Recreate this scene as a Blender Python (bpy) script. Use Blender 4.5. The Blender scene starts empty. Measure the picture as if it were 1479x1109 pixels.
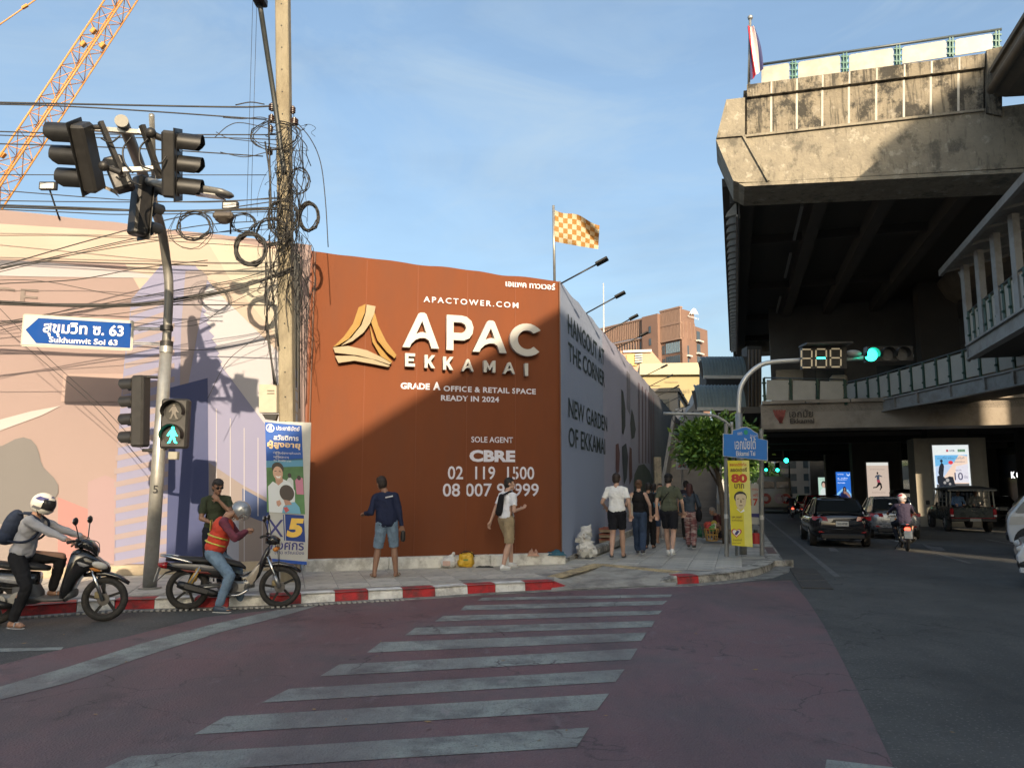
import bpy,bmesh,math,random
from mathutils import Vector,Matrix,Euler,Quaternion,noise
V=Vector
random.seed(7)
scene=bpy.context.scene
COL=scene.collection
F_PX,CX,CY,HOR,CAM_H=1111.0,739.5,554.5,698.0,1.75
TILT=math.atan((HOR-CY)/F_PX)
cam_d=bpy.data.cameras.new('camera')
cam_d.sensor_fit='HORIZONTAL';cam_d.sensor_width=36.0
cam_d.lens=F_PX/1479.0*36.0
cam_d.clip_start=0.05;cam_d.clip_end=6000
cam=bpy.data.objects.new('camera',cam_d);COL.objects.link(cam)
cam.location=(0,0,CAM_H);cam.rotation_euler=(math.radians(90)+TILT,0,0)
scene.camera=cam
SUN_DIR=V((-0.2,1.0,-0.365)).normalized()
sun_el=math.asin(-SUN_DIR.z)
sun_az=math.atan2(-SUN_DIR.x,-SUN_DIR.y)
world=bpy.data.worlds.new('World');scene.world=world;world.use_nodes=True
wn=world.node_tree.nodes;wl=world.node_tree.links;wn.clear()
w_out=wn.new('ShaderNodeOutputWorld');w_bg=wn.new('ShaderNodeBackground')
w_sky=wn.new('ShaderNodeTexSky');w_sky.sky_type='NISHITA';w_sky.sun_disc=False
w_sky.sun_elevation=sun_el;w_sky.sun_rotation=sun_az
w_sky.altitude=0;w_sky.air_density=1.0;w_sky.dust_density=5.0;w_sky.ozone_density=1.5
w_tc=wn.new('ShaderNodeTexCoord');w_map=wn.new('ShaderNodeMapping')
w_map.inputs['Scale'].default_value=(1.2,1.2,4.5);w_map.inputs['Rotation'].default_value=(0.2,0.5,0.4)
w_no=wn.new('ShaderNodeTexNoise');w_no.inputs['Scale'].default_value=1.6;w_no.inputs['Detail'].default_value=7;w_no.inputs['Roughness'].default_value=0.55
w_no.inputs['Distortion'].default_value=0.6
w_rmp=wn.new('ShaderNodeMapRange');w_rmp.inputs['From Min'].default_value=0.42;w_rmp.inputs['From Max'].default_value=0.85
w_rmp.inputs['To Min'].default_value=0.50;w_rmp.inputs["To Max"].default_value=0.7
w_mix=wn.new('ShaderNodeMixRGB');w_mix.inputs['Color2'].default_value=(0.36,0.60,1.12,1)
wl.new(w_tc.outputs['Generated'],w_map.inputs['Vector']);wl.new(w_map.outputs['Vector'],w_no.inputs['Vector'])
wl.new(w_no.outputs['Fac'],w_rmp.inputs['Value']);wl.new(w_rmp.outputs['Result'],w_mix.inputs['Fac'])
wl.new(w_sky.outputs['Color'],w_mix.inputs['Color1'])
w_gain=wn.new('ShaderNodeMixRGB');w_gain.blend_type='MULTIPLY';w_gain.inputs['Fac'].default_value=1
w_gain.inputs['Color2'].default_value=(1.03,1.03,0.93,1)
w_n2=wn.new('ShaderNodeTexNoise');w_n2.inputs['Scale'].default_value=2.2;w_n2.inputs['Detail'].default_value=9;w_n2.inputs['Roughness'].default_value=0.62;w_n2.inputs['Distortion'].default_value=0.9
w_m2=wn.new('ShaderNodeMapping');w_m2.inputs['Scale'].default_value=(1.0,.8,3.2);w_m2.inputs['Rotation'].default_value=(0.5,0.3,0.9)
w_r2=wn.new('ShaderNodeMapRange');w_r2.inputs['From Min'].default_value=0.44;w_r2.inputs['From Max'].default_value=0.72;w_r2.inputs['To Max'].default_value=0.5
w_x2=wn.new('ShaderNodeMixRGB');w_x2.inputs['Color2'].default_value=(1.35,1.65,2.05,1)
wl.new(w_tc.outputs['Generated'],w_m2.inputs['Vector']);wl.new(w_m2.outputs['Vector'],w_n2.inputs['Vector']);wl.new(w_n2.outputs['Fac'],w_r2.inputs['Value'])
wl.new(w_r2.outputs['Result'],w_x2.inputs['Fac']);wl.new(w_mix.outputs['Color'],w_x2.inputs['Color1'])
wl.new(w_x2.outputs['Color'],w_gain.inputs['Color1']);wl.new(w_gain.outputs['Color'],w_bg.inputs['Color'])
w_bg.inputs["Strength"].default_value=0.11
wl.new(w_bg.outputs['Background'],w_out.inputs['Surface'])
sun_d=bpy.data.lights.new('sun','SUN');sun_d.energy=2.0;sun_d.angle=math.radians(0.5)
sun_d.color=(1.0,0.80,0.56)
sun=bpy.data.objects.new('sun',sun_d);COL.objects.link(sun)
sun.rotation_euler=SUN_DIR.to_track_quat('-Z','Y').to_euler();sun.location=(0,-20,40)
vs=scene.view_settings
vs.view_transform='Standard';vs.look='None';vs.gamma=1;vs.exposure=1.98;vs.use_curve_mapping=False
scene.cycles.max_bounces=8
def ray(u,v):
 x=(u-CX)/F_PX;z=(CY-v)/F_PX
 return V((x,math.cos(TILT)-z*math.sin(TILT),math.sin(TILT)+z*math.cos(TILT)))
CAM=V((0,0,CAM_H))
def G(u,v,z=0.0):
 r=ray(u,v);return CAM+r*((z-CAM_H)/r.z)
def PY(u,v,Y):
 r=ray(u,v);return CAM+r*(Y/r.y)
def PP(u,v,p,n):
 r=ray(u,v);return CAM+r*((p-CAM).dot(n)/r.dot(n))
TH=math.atan((1063-CX)/F_PX*math.cos(TILT))
D=V((math.sin(TH),math.cos(TH),0));R=V((math.cos(TH),-math.sin(TH),0));UP=V((0,0,1))
def S(l,d,z=0.0):return R*l+D*d+UP*z
def slope(d):return-0.013*max(0.0,d-16.0)
def GR(u,v,off=0.0):
 0
 p=G(u,v,off)
 for _ in range(30):
  p=G(u,v,off+slope(min(p.dot(D),400)))
 return p
def gz(p):return slope(p.dot(D))
def AL(u,v,l):r=ray(u,v);return CAM+r*(l/r.dot(R))
def AD(u,v,d):r=ray(u,v);return CAM+r*(d/r.dot(D))
MATS={}
def mat(name,col,rough=0.6,metal=0.0,var=0.12,scale=6.0,bump=0.0,bscale=60.0,emit=None,estr=1.0,spec=0.5,dirt=None,dirt_amt=0.0,dirt_scale=1.5,coat=0.0,alpha=None,trans=0.0,stretch=None):
 if name in MATS:return MATS[name]
 m=bpy.data.materials.new(name);m.use_nodes=True
 nt=m.node_tree;N=nt.nodes;L=nt.links
 b=N['Principled BSDF']
 b.inputs['Roughness'].default_value=rough;b.inputs['Metallic'].default_value=metal
 b.inputs['Specular IOR Level'].default_value=spec
 if coat:b.inputs['Coat Weight'].default_value=coat;b.inputs['Coat Roughness'].default_value=0.05
 if trans:b.inputs['Transmission Weight'].default_value=trans
 if alpha is not None:b.inputs['Alpha'].default_value=alpha
 c4=(*col,1)
 b.inputs['Base Color'].default_value=c4
 tc=N.new('ShaderNodeTexCoord')
 src=tc.outputs['Object']
 if stretch:
  mp=N.new('ShaderNodeMapping');mp.inputs['Scale'].default_value=stretch
  L.new(src,mp.inputs['Vector']);src=mp.outputs['Vector']
 last=None
 if var>0:
  n=N.new('ShaderNodeTexNoise');n.inputs['Scale'].default_value=scale;n.inputs['Detail'].default_value=5
  n.inputs['Roughness'].default_value=0.6
  L.new(src,n.inputs['Vector'])
  r=N.new('ShaderNodeMapRange');r.inputs['From Min'].default_value=0.3;r.inputs['From Max'].default_value=0.7
  r.inputs['To Min'].default_value=1-var;r.inputs['To Max'].default_value=1+var
  L.new(n.outputs['Fac'],r.inputs['Value'])
  mx=N.new('ShaderNodeVectorMath');mx.operation='SCALE';mx.inputs[0].default_value=col
  L.new(r.outputs['Result'],mx.inputs['Scale']);last=mx.outputs['Vector']
  rr=N.new('ShaderNodeMapRange');rr.inputs['From Min'].default_value=0.3;rr.inputs['From Max'].default_value=0.7
  rr.inputs['To Min'].default_value=max(0.02,rough*0.85);rr.inputs['To Max'].default_value=min(1,rough*1.15)
  L.new(n.outputs['Fac'],rr.inputs['Value']);L.new(rr.outputs['Result'],b.inputs['Roughness'])
 if dirt is not None:
  n2=N.new('ShaderNodeTexNoise');n2.inputs['Scale'].default_value=dirt_scale;n2.inputs['Detail'].default_value=9
  n2.inputs['Roughness'].default_value=0.68
  L.new(src,n2.inputs['Vector'])
  r2=N.new('ShaderNodeMapRange');r2.inputs['From Min'].default_value=0.46;r2.inputs['From Max'].default_value=0.62
  r2.inputs['To Max'].default_value=dirt_amt
  L.new(n2.outputs['Fac'],r2.inputs['Value'])
  mm=N.new('ShaderNodeMixRGB');mm.inputs['Color2'].default_value=(*dirt,1);mm.inputs['Color1'].default_value=c4
  if last:L.new(last,mm.inputs['Color1'])
  L.new(r2.outputs['Result'],mm.inputs['Fac']);last=mm.outputs['Color']
 if last:L.new(last,b.inputs['Base Color'])
 if bump>0:
  n3=N.new('ShaderNodeTexNoise');n3.inputs['Scale'].default_value=bscale;n3.inputs['Detail'].default_value=4
  L.new(src,n3.inputs['Vector'])
  bp=N.new('ShaderNodeBump');bp.inputs['Strength'].default_value=bump;bp.inputs['Distance'].default_value=0.02
  L.new(n3.outputs['Fac'],bp.inputs['Height']);L.new(bp.outputs['Normal'],b.inputs['Normal'])
 if emit:
  b.inputs['Emission Color'].default_value=(*emit,1);b.inputs['Emission Strength'].default_value=estr
 MATS[name]=m
 return m
def road_wear(m,dark,amt=.6):
 nt=m.node_tree;N=nt.nodes;L=nt.links;b=N['Principled BSDF'];tc=N.new('ShaderNodeTexCoord');last=b.inputs['Base Color'].links[0].from_socket
 def rng(sock,a0,a1,t1):
  r=N.new('ShaderNodeMapRange');r.inputs['From Min'].default_value=a0;r.inputs['From Max'].default_value=a1;r.inputs['To Max'].default_value=t1;L.new(sock,r.inputs['Value']);return r.outputs['Result']
 def nz(s_,d=6,st=(1,1,1),rot=0.0,ro=.6):
  mp=N.new('ShaderNodeMapping');mp.inputs['Scale'].default_value=st;mp.inputs['Rotation'].default_value=(0,0,rot);L.new(tc.outputs['Object'],mp.inputs['Vector'])
  n=N.new('ShaderNodeTexNoise');n.inputs['Scale'].default_value=s_;n.inputs['Detail'].default_value=d;n.inputs['Roughness'].default_value=ro;L.new(mp.outputs['Vector'],n.inputs['Vector']);return n.outputs['Fac']
 def mix(fac,col):
  nonlocal last
  mx=N.new('ShaderNodeMixRGB');mx.inputs['Color2'].default_value=(*col,1);L.new(last,mx.inputs['Color1']);L.new(fac,mx.inputs['Fac']);last=mx.outputs['Color']
 mix(rng(nz(.55,8,(1,.28,1),.28),.47,.62,amt),dark)
 mix(rng(nz(1.3,10,ro=.7),.56,.66,amt*.8),tuple(c*.7 for c in dark))
 mix(rng(nz(6,6,(1,.35,1),-1.3),.62,.70,.5),tuple(min(1,c*2.1)for c in dark))
 v=N.new('ShaderNodeTexVoronoi');v.feature='DISTANCE_TO_EDGE';v.inputs['Scale'].default_value=.75
 ds_=N.new('ShaderNodeVectorMath');ds_.operation='ADD';nn=N.new('ShaderNodeTexNoise');nn.inputs['Scale'].default_value=2.2;nn.inputs['Detail'].default_value=6;L.new(tc.outputs['Object'],nn.inputs['Vector'])
 sc_=N.new('ShaderNodeVectorMath');sc_.operation='SCALE';sc_.inputs['Scale'].default_value=.7;L.new(nn.outputs['Color'],sc_.inputs[0]);L.new(tc.outputs['Object'],ds_.inputs[0]);L.new(sc_.outputs['Vector'],ds_.inputs[1]);L.new(ds_.outputs['Vector'],v.inputs['Vector'])
 cr_=N.new('ShaderNodeMapRange');cr_.inputs['From Min'].default_value=.004;cr_.inputs['From Max'].default_value=.010;cr_.inputs['To Min'].default_value=1;cr_.inputs['To Max'].default_value=0;L.new(v.outputs['Distance'],cr_.inputs['Value'])
 mu=N.new('ShaderNodeMath');mu.operation='MULTIPLY';L.new(cr_.outputs['Result'],mu.inputs[0]);L.new(rng(nz(.5,3),.50,.56,.7),mu.inputs[1]);mix(mu.outputs['Value'],tuple(c*.45 for c in dark))
 L.new(last,b.inputs['Base Color'])
def stained(name,base,dark,pale,sc=1.0,streak=1.0,amt=.9,lo=.50):
 m=mat(name,base,rough=.88,var=.2,scale=2.2*sc,bump=1.0,bscale=12)
 nt=m.node_tree;N=nt.nodes;L=nt.links;b=N['Principled BSDF'];tc=N.new('ShaderNodeTexCoord')
 last=b.inputs['Base Color'].links[0].from_socket
 for(col,s_,st,a0,a1,am)in((pale,2.6*sc,(1,1,1),.56,.62,.65),(dark,1.1*sc,(1,1,.8),lo+.02,lo+.10,amt),(dark,4.5*sc,(1.4,1.4,.16/streak),lo+.03,lo+.16,amt*.9),(tuple(c*.5 for c in dark),9*sc,(1,1,.6),.62,.68,.8),(pale,14*sc,(1,1,1),.63,.67,.7)):
  mp=N.new('ShaderNodeMapping');mp.inputs['Scale'].default_value=st;L.new(tc.outputs['Object'],mp.inputs['Vector'])
  n=N.new('ShaderNodeTexNoise');n.inputs['Scale'].default_value=s_;n.inputs['Detail'].default_value=12;n.inputs['Roughness'].default_value=.72;L.new(mp.outputs['Vector'],n.inputs['Vector'])
  r=N.new('ShaderNodeMapRange');r.inputs['From Min'].default_value=a0;r.inputs['From Max'].default_value=a1;r.inputs['To Max'].default_value=am;L.new(n.outputs['Fac'],r.inputs['Value'])
  mx=N.new('ShaderNodeMixRGB');mx.inputs['Color2'].default_value=(*col,1);L.new(last,mx.inputs['Color1']);L.new(r.outputs['Result'],mx.inputs['Fac']);last=mx.outputs['Color']
 L.new(last,b.inputs['Base Color']);return m
WM={}
def tag(o,label=None,cat=None,group=None,kind=None):
 if label:o['label']=label
 if cat:o['category']=cat
 if group:o['group']=group
 if kind:o['kind']=kind
 return o
def thing(name,label,cat,loc=(0,0,0),rz=0.0,group=None,scale=1.0):
 o=bpy.data.objects.new(name,None);COL.objects.link(o)
 o.empty_display_size=0.2
 o.location=loc;o.rotation_euler=(0,0,rz);o.scale=(scale,)*3
 WM[o.name]=Matrix.LocRotScale(V(loc),Euler((0,0,rz)),V((scale,)*3))
 return tag(o,label,cat,group)
def link_mesh(name,me,parent=None,kind=None,label=None):
 o=bpy.data.objects.new(name,me);COL.objects.link(o)
 if parent is not None:
  o.parent=parent;WM[o.name]=WM.get(parent.name,Matrix())
 if kind:o['kind']=kind
 if label:o['label']=label
 return o
def copy_tree(o,parent=None,loc=None,rz=None,label=None,scale=None):
 c=o.copy();COL.objects.link(c)
 if parent is not None:c.parent=parent
 if loc is not None:c.location=loc
 if rz is not None:c.rotation_euler=(0,0,rz)
 if scale is not None:c.scale=(scale,)*3
 if label:c['label']=label
 for ch in list(o.children):copy_tree(ch,c)
 return c
class MB:
 def __init__(s):s.v=[];s.f=[];s.m=[];s.sm=[];s.mi=0;s.smooth=False
 def add(s,vs_,fs,smooth=None):
  k=len(s.v);s.v.extend([V(p)for p in vs_])
  for f in fs:
   s.f.append([i+k for i in f]);s.m.append(s.mi);s.sm.append(s.smooth if smooth is None else smooth)
  return s
 def box(s,c,size,M=None,bev=0.0):
  hx,hy,hz=size[0]/2,size[1]/2,size[2]/2
  if bev<=0:
   vs_=[V((x,y,z))for x in(-hx,hx)for y in(-hy,hy)for z in(-hz,hz)]
   fs=[(0,1,3,2),(4,6,7,5),(0,4,5,1),(2,3,7,6),(0,2,6,4),(1,5,7,3)]
  else:
   b=min(bev,hx*.9,hy*.9,hz*.9)
   bm=bmesh.new();bmesh.ops.create_cube(bm,size=1)
   for q in bm.verts:q.co=V((q.co.x*2*hx,q.co.y*2*hy,q.co.z*2*hz))
   bmesh.ops.bevel(bm,geom=bm.edges[:],offset=b,segments=1,affect='EDGES')
   bm.verts.index_update();vs_=[q.co.copy()for q in bm.verts];fs=[[q.index for q in f.verts]for f in bm.faces];bm.free()
  c=V(c)
  if M is None:vs_=[p+c for p in vs_]
  else:vs_=[M@p+c for p in vs_]
  return s.add(vs_,fs)
 def obox(s,p0,p1,w,h,up=UP,bev=0.0):
  0
  p0=V(p0);p1=V(p1);d=p1-p0;L_=d.length
  if L_<1e-6:return s
  y=d/L_;x=y.cross(up)
  if x.length<1e-4:x=y.cross(V((1,0,0)))
  x.normalize();z=x.cross(y)
  return s.box((p0+p1)/2,(w,L_,h),Matrix((x,y,z)).transposed(),bev)
 def cyl(s,p0,p1,r0,r1=None,n=10,cap=True):
  p0=V(p0);p1=V(p1);r1=r0 if r1 is None else r1
  d=(p1-p0).normalized();a=d.cross(V((0,0,1))if abs(d.z)<.9 else V((1,0,0))).normalized();b=d.cross(a)
  vs_=[]
  for p,r in((p0,r0),(p1,r1)):
   for i in range(n):
    t=2*math.pi*i/n;vs_.append(p+(a*math.cos(t)+b*math.sin(t))*r)
  s.add(vs_,[(i,(i+1)%n,n+(i+1)%n,n+i)for i in range(n)],smooth=True)
  if cap:s.add(vs_[:n],[list(range(n))[::-1]],smooth=False);s.add(vs_[n:],[list(range(n))],smooth=False)
  return s
 def tube(s,pts,r,n=8,closed=False,cap=True):
  pts=[V(p)for p in pts];N_=len(pts)
  rs=r if isinstance(r,(list,tuple))else[r]*N_
  t0=(pts[1]-pts[0]).normalized()
  a=t0.cross(V((0,0,1))if abs(t0.z)<.9 else V((1,0,0))).normalized()
  vs_=[]
  for i,p in enumerate(pts):
   if closed:t=(pts[(i+1)%N_]-pts[i-1])
   else:t=pts[min(i+1,N_-1)]-pts[max(i-1,0)]
   t=t.normalized()if t.length>1e-9 else t0
   a=(a-t*a.dot(t));a=a.normalized()if a.length>1e-6 else t.orthogonal().normalized()
   b=t.cross(a)
   for k in range(n):
    q=2*math.pi*k/n;vs_.append(p+(a*math.cos(q)+b*math.sin(q))*rs[i])
  fs=[]
  for i in range(N_ if closed else N_-1):
   j=(i+1)%N_
   for k in range(n):fs.append((i*n+k,i*n+(k+1)%n,j*n+(k+1)%n,j*n+k))
  if not closed and cap:fs.append(list(range(n))[::-1]);fs.append([(N_-1)*n+k for k in range(n)])
  return s.add(vs_,fs,smooth=True)
 def sphere(s,c,r,M=None,nu=12,nv=8):
  rx,ry,rz=(r,r,r)if isinstance(r,(int,float))else r
  c=V(c);vs_=[V((0,0,rz))]
  for j in range(1,nv):
   p=math.pi*j/nv
   for i in range(nu):
    t=2*math.pi*i/nu;vs_.append(V((rx*math.sin(p)*math.cos(t),ry*math.sin(p)*math.sin(t),rz*math.cos(p))))
  vs_.append(V((0,0,-rz)));e=len(vs_)-1
  fs=[(0,1+i,1+(i+1)%nu)for i in range(nu)]
  for j in range(nv-2):
   for i in range(nu):fs.append((1+j*nu+i,1+(j+1)*nu+i,1+(j+1)*nu+(i+1)%nu,1+j*nu+(i+1)%nu))
  fs+=[(e,1+(nv-2)*nu+(i+1)%nu,1+(nv-2)*nu+i)for i in range(nu)]
  vs_=[(M@p if M else p)+c for p in vs_]
  return s.add(vs_,fs,smooth=True)
 def loft(s,rings,closed_ring=True,cap=True,smooth=True):
  n=len(rings[0]);vs_=[V(p)for r in rings for p in r];fs=[]
  for i in range(len(rings)-1):
   for k in range(n if closed_ring else n-1):
    fs.append((i*n+k,i*n+(k+1)%n,(i+1)*n+(k+1)%n,(i+1)*n+k))
  if cap:fs.append(list(range(n))[::-1]);fs.append([(len(rings)-1)*n+k for k in range(n)])
  return s.add(vs_,fs,smooth=smooth)
 def prism(s,pts,off):
  0
  pts=[V(p)for p in pts];n=len(pts);off=V(off)
  vs_=pts+[p+off for p in pts]
  return s.add(vs_,[list(range(n)),[n+i for i in range(n)][::-1]]+[(i,n+i,n+(i+1)%n,(i+1)%n)for i in range(n)])
 def face(s,pts):return s.add(pts,[list(range(len(pts)))])
 def mesh(s,name,mats,parent=None,local=False):
  me=bpy.data.meshes.new(name)
  vs_=s.v
  if parent is not None and not local:
   W=WM.get(parent.name)
   if W is not None:Wi=W.inverted();vs_=[Wi@p for p in vs_]
  me.from_pydata([tuple(p)for p in vs_],[],s.f)
  if not isinstance(mats,(list,tuple)):mats=[mats]
  for m in mats:me.materials.append(m)
  me.polygons.foreach_set('material_index',s.m);me.polygons.foreach_set('use_smooth',s.sm)
  bm=bmesh.new();bm.from_mesh(me);bmesh.ops.recalc_face_normals(bm,faces=bm.faces[:]);bm.to_mesh(me);bm.free()
  me.update();return me
 def build(s,name,mats,parent=None,local=False,kind=None,label=None,cat=None,group=None):
  o=link_mesh(name,s.mesh(name,mats,parent,local),parent,kind,label)
  if cat:o['category']=cat
  if group:o['group']=group
  return o
def bend_path(pts,n=8):
 0
 pts=[V(p)for p in pts];out=[]
 P=[pts[0]*2-pts[1]]+pts+[pts[-1]*2-pts[-2]]
 for i in range(1,len(P)-2):
  for k in range(n):
   t=k/n;a,b,c,d=P[i-1],P[i],P[i+1],P[i+2]
   out.append(0.5*((2*b)+(c-a)*t+(2*a-5*b+4*c-d)*t*t+(3*b-a-3*c+d)*t**3))
 out.append(pts[-1]);return out
class Frame:
 0
 def __init__(s,o,x,u=UP):
  s.o=V(o);s.x=V(x).normalized();s.u=V(u).normalized();s.n=s.x.cross(s.u).normalized()
  if s.n.dot(CAM-s.o)<0:s.n=-s.n
 def px(s,u,v,off=0.0):
  return PP(u,v,s.o+s.n*off,s.n)
 def at(s,a,b,off=0.0):return s.o+s.x*a+s.u*b+s.n*off
 def ab(s,u,v):
  p=s.px(u,v)-s.o;return p.dot(s.x),p.dot(s.u)
def text_data(txt,size=1.0,ext=0.0,bold=0.0,align='LEFT',shear=0.0,spacing=1.0,bevel=0.0):
 cu=bpy.data.curves.new('t','FONT');cu.body=txt;cu.size=size;cu.extrude=ext;cu.offset=bold
 cu.align_x=align;cu.shear=shear;cu.space_character=spacing;cu.resolution_u=3;cu.bevel_depth=bevel
 o=bpy.data.objects.new('t',cu);COL.objects.link(o)
 dg=bpy.context.evaluated_depsgraph_get()
 me=bpy.data.meshes.new_from_object(o.evaluated_get(dg))
 bpy.data.objects.remove(o);bpy.data.curves.remove(cu)
 return me
def text(fr,txt,p,w=None,h=None,m=None,parent=None,name='lettering',ext=0.0,bold=0.0,off=0.004,align='LEFT',label=None,shear=0.0,spacing=1.0,kind=None):
 0
 me=text_data(txt,1.0,ext,bold,'LEFT',shear,spacing)
 xs=[q.co.x for q in me.vertices];ys=[q.co.y for q in me.vertices]
 if not xs:return None
 x0,x1,y0,y1=min(xs),max(xs),min(ys),max(ys)
 sx=(w/(x1-x0))if w else None;sy=(h/(y1-y0))if h else None
 if sx is None:sx=sy
 if sy is None:sy=sx
 ax=p[0]-(0 if align=='LEFT' else(x1-x0)*sx/2)
 W=WM.get(parent.name).inverted()if parent is not None and parent.name in WM else Matrix()
 flip=fr.x.cross(fr.u).dot(fr.n)<0
 for q in me.vertices:
  c=q.co;q.co=W@(fr.at(ax+(c.x-x0)*sx,p[1]+(c.y-y0)*sy,off+ext+c.z))
 if flip:me.flip_normals()
 me.materials.clear();me.materials.append(m)
 return link_mesh(name,me,parent,kind,label)
def text_px(fr,txt,u0,v_top,u1,v_bot,m,parent,**k):
 a0,b0=fr.ab(u0,v_bot);a1,b1=fr.ab(u1,v_top)
 a0b,b0b=fr.ab(u0,v_top)
 return text(fr,txt,(min(a0,a1),b0),abs(a1-a0),b0b-b0,m,parent,**k)
def shape(fr,loops,m,parent=None,name='print',off=0.004,ext=0.0,px=False,label=None,**k):
 0
 cu=bpy.data.curves.new('s','CURVE');cu.dimensions='2D';cu.fill_mode='BOTH';cu.extrude=ext
 for lp in loops:
  sp=cu.splines.new('POLY');sp.points.add(len(lp)-1);sp.use_cyclic_u=True
  for i,q in enumerate(lp):
   a,b=fr.ab(*q)if px else q
   sp.points[i].co=(a,b,0,1)
 o=bpy.data.objects.new('s',cu);COL.objects.link(o)
 me=bpy.data.meshes.new_from_object(o.evaluated_get(bpy.context.evaluated_depsgraph_get()))
 bpy.data.objects.remove(o);bpy.data.curves.remove(cu)
 W=WM.get(parent.name).inverted()if parent is not None and parent.name in WM else Matrix()
 for q in me.vertices:q.co=W@fr.at(q.co.x,q.co.y,off+ext+q.co.z)
 bm=bmesh.new();bm.from_mesh(me);bmesh.ops.recalc_face_normals(bm,faces=bm.faces[:])
 bm.to_mesh(me);bm.free()
 me.materials.clear();me.materials.append(m)
 return link_mesh(name,me,parent,label=label)
def circ(a,b,r,n=20,ry=None,t0=0,t1=2*math.pi):
 return[(a+r*math.cos(t0+(t1-t0)*i/n),b+(ry or r)*math.sin(t0+(t1-t0)*i/n))for i in range(n)]
def rect(a0,b0,a1,b1):return[(a0,b0),(a1,b0),(a1,b1),(a0,b1)]
def slope(d):return-0.013*min(max(0.0,d-16.0),200.0)
M_ASPH=mat('asphalt',(0.080,0.082,0.078),rough=0.7,var=0.25,scale=0.55,bump=1.0,bscale=90,dirt=(0.13,0.128,0.12),dirt_amt=0.55,dirt_scale=0.9)
def add_speckle(m,amt=0.5,scale=180.0,col=(0.22,0.22,0.21),lo=0.60):
 nt=m.node_tree;N=nt.nodes;L=nt.links;b=N['Principled BSDF']
 old=b.inputs['Base Color'].links[0].from_socket
 tc=N.new('ShaderNodeTexCoord');n=N.new('ShaderNodeTexNoise');n.inputs['Scale'].default_value=scale;n.inputs['Detail'].default_value=2
 L.new(tc.outputs['Object'],n.inputs['Vector'])
 r=N.new('ShaderNodeMapRange');r.inputs['From Min'].default_value=lo;r.inputs['From Max'].default_value=lo+0.12;r.inputs['To Max'].default_value=amt
 L.new(n.outputs['Fac'],r.inputs['Value'])
 mx=N.new('ShaderNodeMixRGB');mx.inputs['Color2'].default_value=(*col,1)
 L.new(old,mx.inputs['Color1']);L.new(r.outputs['Result'],mx.inputs['Fac']);L.new(mx.outputs['Color'],b.inputs['Base Color'])
add_speckle(M_ASPH,0.55,38,(0.30,0.29,0.27),0.585)
road_wear(M_ASPH,(.050,.051,.050),.55)
ds=[-80,-40,-10,0,8,16,20,30,45,60,80,110,150,216,400,3000]
ls=[-1500,-200,-60,-20,-3.4,0,5,12,20,40,100,300,1500]
g=MB()
g.add([S(l,d,slope(d))for d in ds for l in ls],[(i*len(ls)+j,i*len(ls)+j+1,(i+1)*len(ls)+j+1,(i+1)*len(ls)+j)for i in range(len(ds)-1)for j in range(len(ls)-1)])
g.build('asphalt_road',M_ASPH,kind='structure')
M_MAROON=mat('maroon_paint',(0.185,0.104,0.110),rough=0.62,var=0.22,scale=0.7,bump=0.8,bscale=60,dirt=(0.135,0.112,0.115),dirt_amt=0.8,dirt_scale=0.7)
add_speckle(M_MAROON,0.40,45,(0.24,0.20,0.20),0.59)
M_STRIPE=mat('worn_white_paint',(0.31,0.335,0.305),rough=0.7,var=0.15,scale=2.0,bump=0.8,bscale=60,dirt=(0.15,0.155,0.15),dirt_amt=0.75,dirt_scale=2.2)
add_speckle(M_STRIPE,0.45,70,(0.05,0.05,0.055),0.55)
road_wear(M_MAROON,(.098,.078,.082),.75);road_wear(M_STRIPE,(.17,.15,.148),.75)
def flat(name,pts,m,z=0.004,kind='structure',parent=None,sloped=False):
 P3=[(GR(u,v,z)if sloped else G(u,v,z))for u,v in pts]
 b=MB();b.face(P3);return b.build(name,m,parent,kind=kind)
flat('maroon_road_surface',[(0,960),(90,937),(180,920),(295,891),(400,880),(452,875),(560,868),(640,863),(759,856.5),(827,853),(938,848),(1007,846),(1060,842),(1100,838.5),(1142,838),(1166,866),(1190,903),(1215,950),(1250,1020),(1292,1109),(1390,1300),(1480,1500),(-900,1500),(-900,1300),(-400,1060)],M_MAROON)
stripes=[[(697,862.5),(971,858),(968,862),(690,867)],[(672,874),(964,867),(957,873),(665,881)],[(640,889),(957,881),(951,887),(628,897)],[(600,906),(946,896),(941,905),(585,917)],[(550,927),(934,913),(926,925),(530,942)],[(490,959),(921,936),(911,952),(462,976)],[(418,994),(902,966),(889,984),(378,1014)],[(325,1034),(880,1001),(862,1025),(280,1060)],[(190,1091),(851,1050),(833,1078),(120,1122)],[(-60,1200),(790,1130),(760,1180),(-200,1275)]]
M_WPAINT2=M_STRIPE
for q in stripes:flat('crosswalk_stripe',q,M_STRIPE,0.008)
flat('crosswalk_stripe',[(1194,1096),(1296,1108),(1330,1180),(1180,1170)],M_STRIPE,0.008)
flat('worn_lane_line',[(460,874),(400,880.5),(300,903),(200,930),(100,962),(0,991),(-150,1035),(-150,1070),(0,1010),(100,985),(200,950),(320,912),(420,886)],M_STRIPE,0.008)
flat('worn_stop_line',[(-60,937),(92,934),(88,938),(-60,943)],M_STRIPE,0.004)
M_LINE=mat('lane_paint',(0.16,0.16,0.155),rough=0.6,var=0.25,scale=8,dirt=(0.05,0.05,0.055),dirt_amt=0.7,dirt_scale=4)
flat('lane_dash',[(1196,790),(1205,790),(1212,796),(1199,796)],M_LINE,0.004,sloped=True)
flat('lane_arrow',[(1331,784),(1345,789),(1360,790),(1366,795),(1349,796),(1338,790)],M_LINE,0.004,sloped=True)
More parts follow.
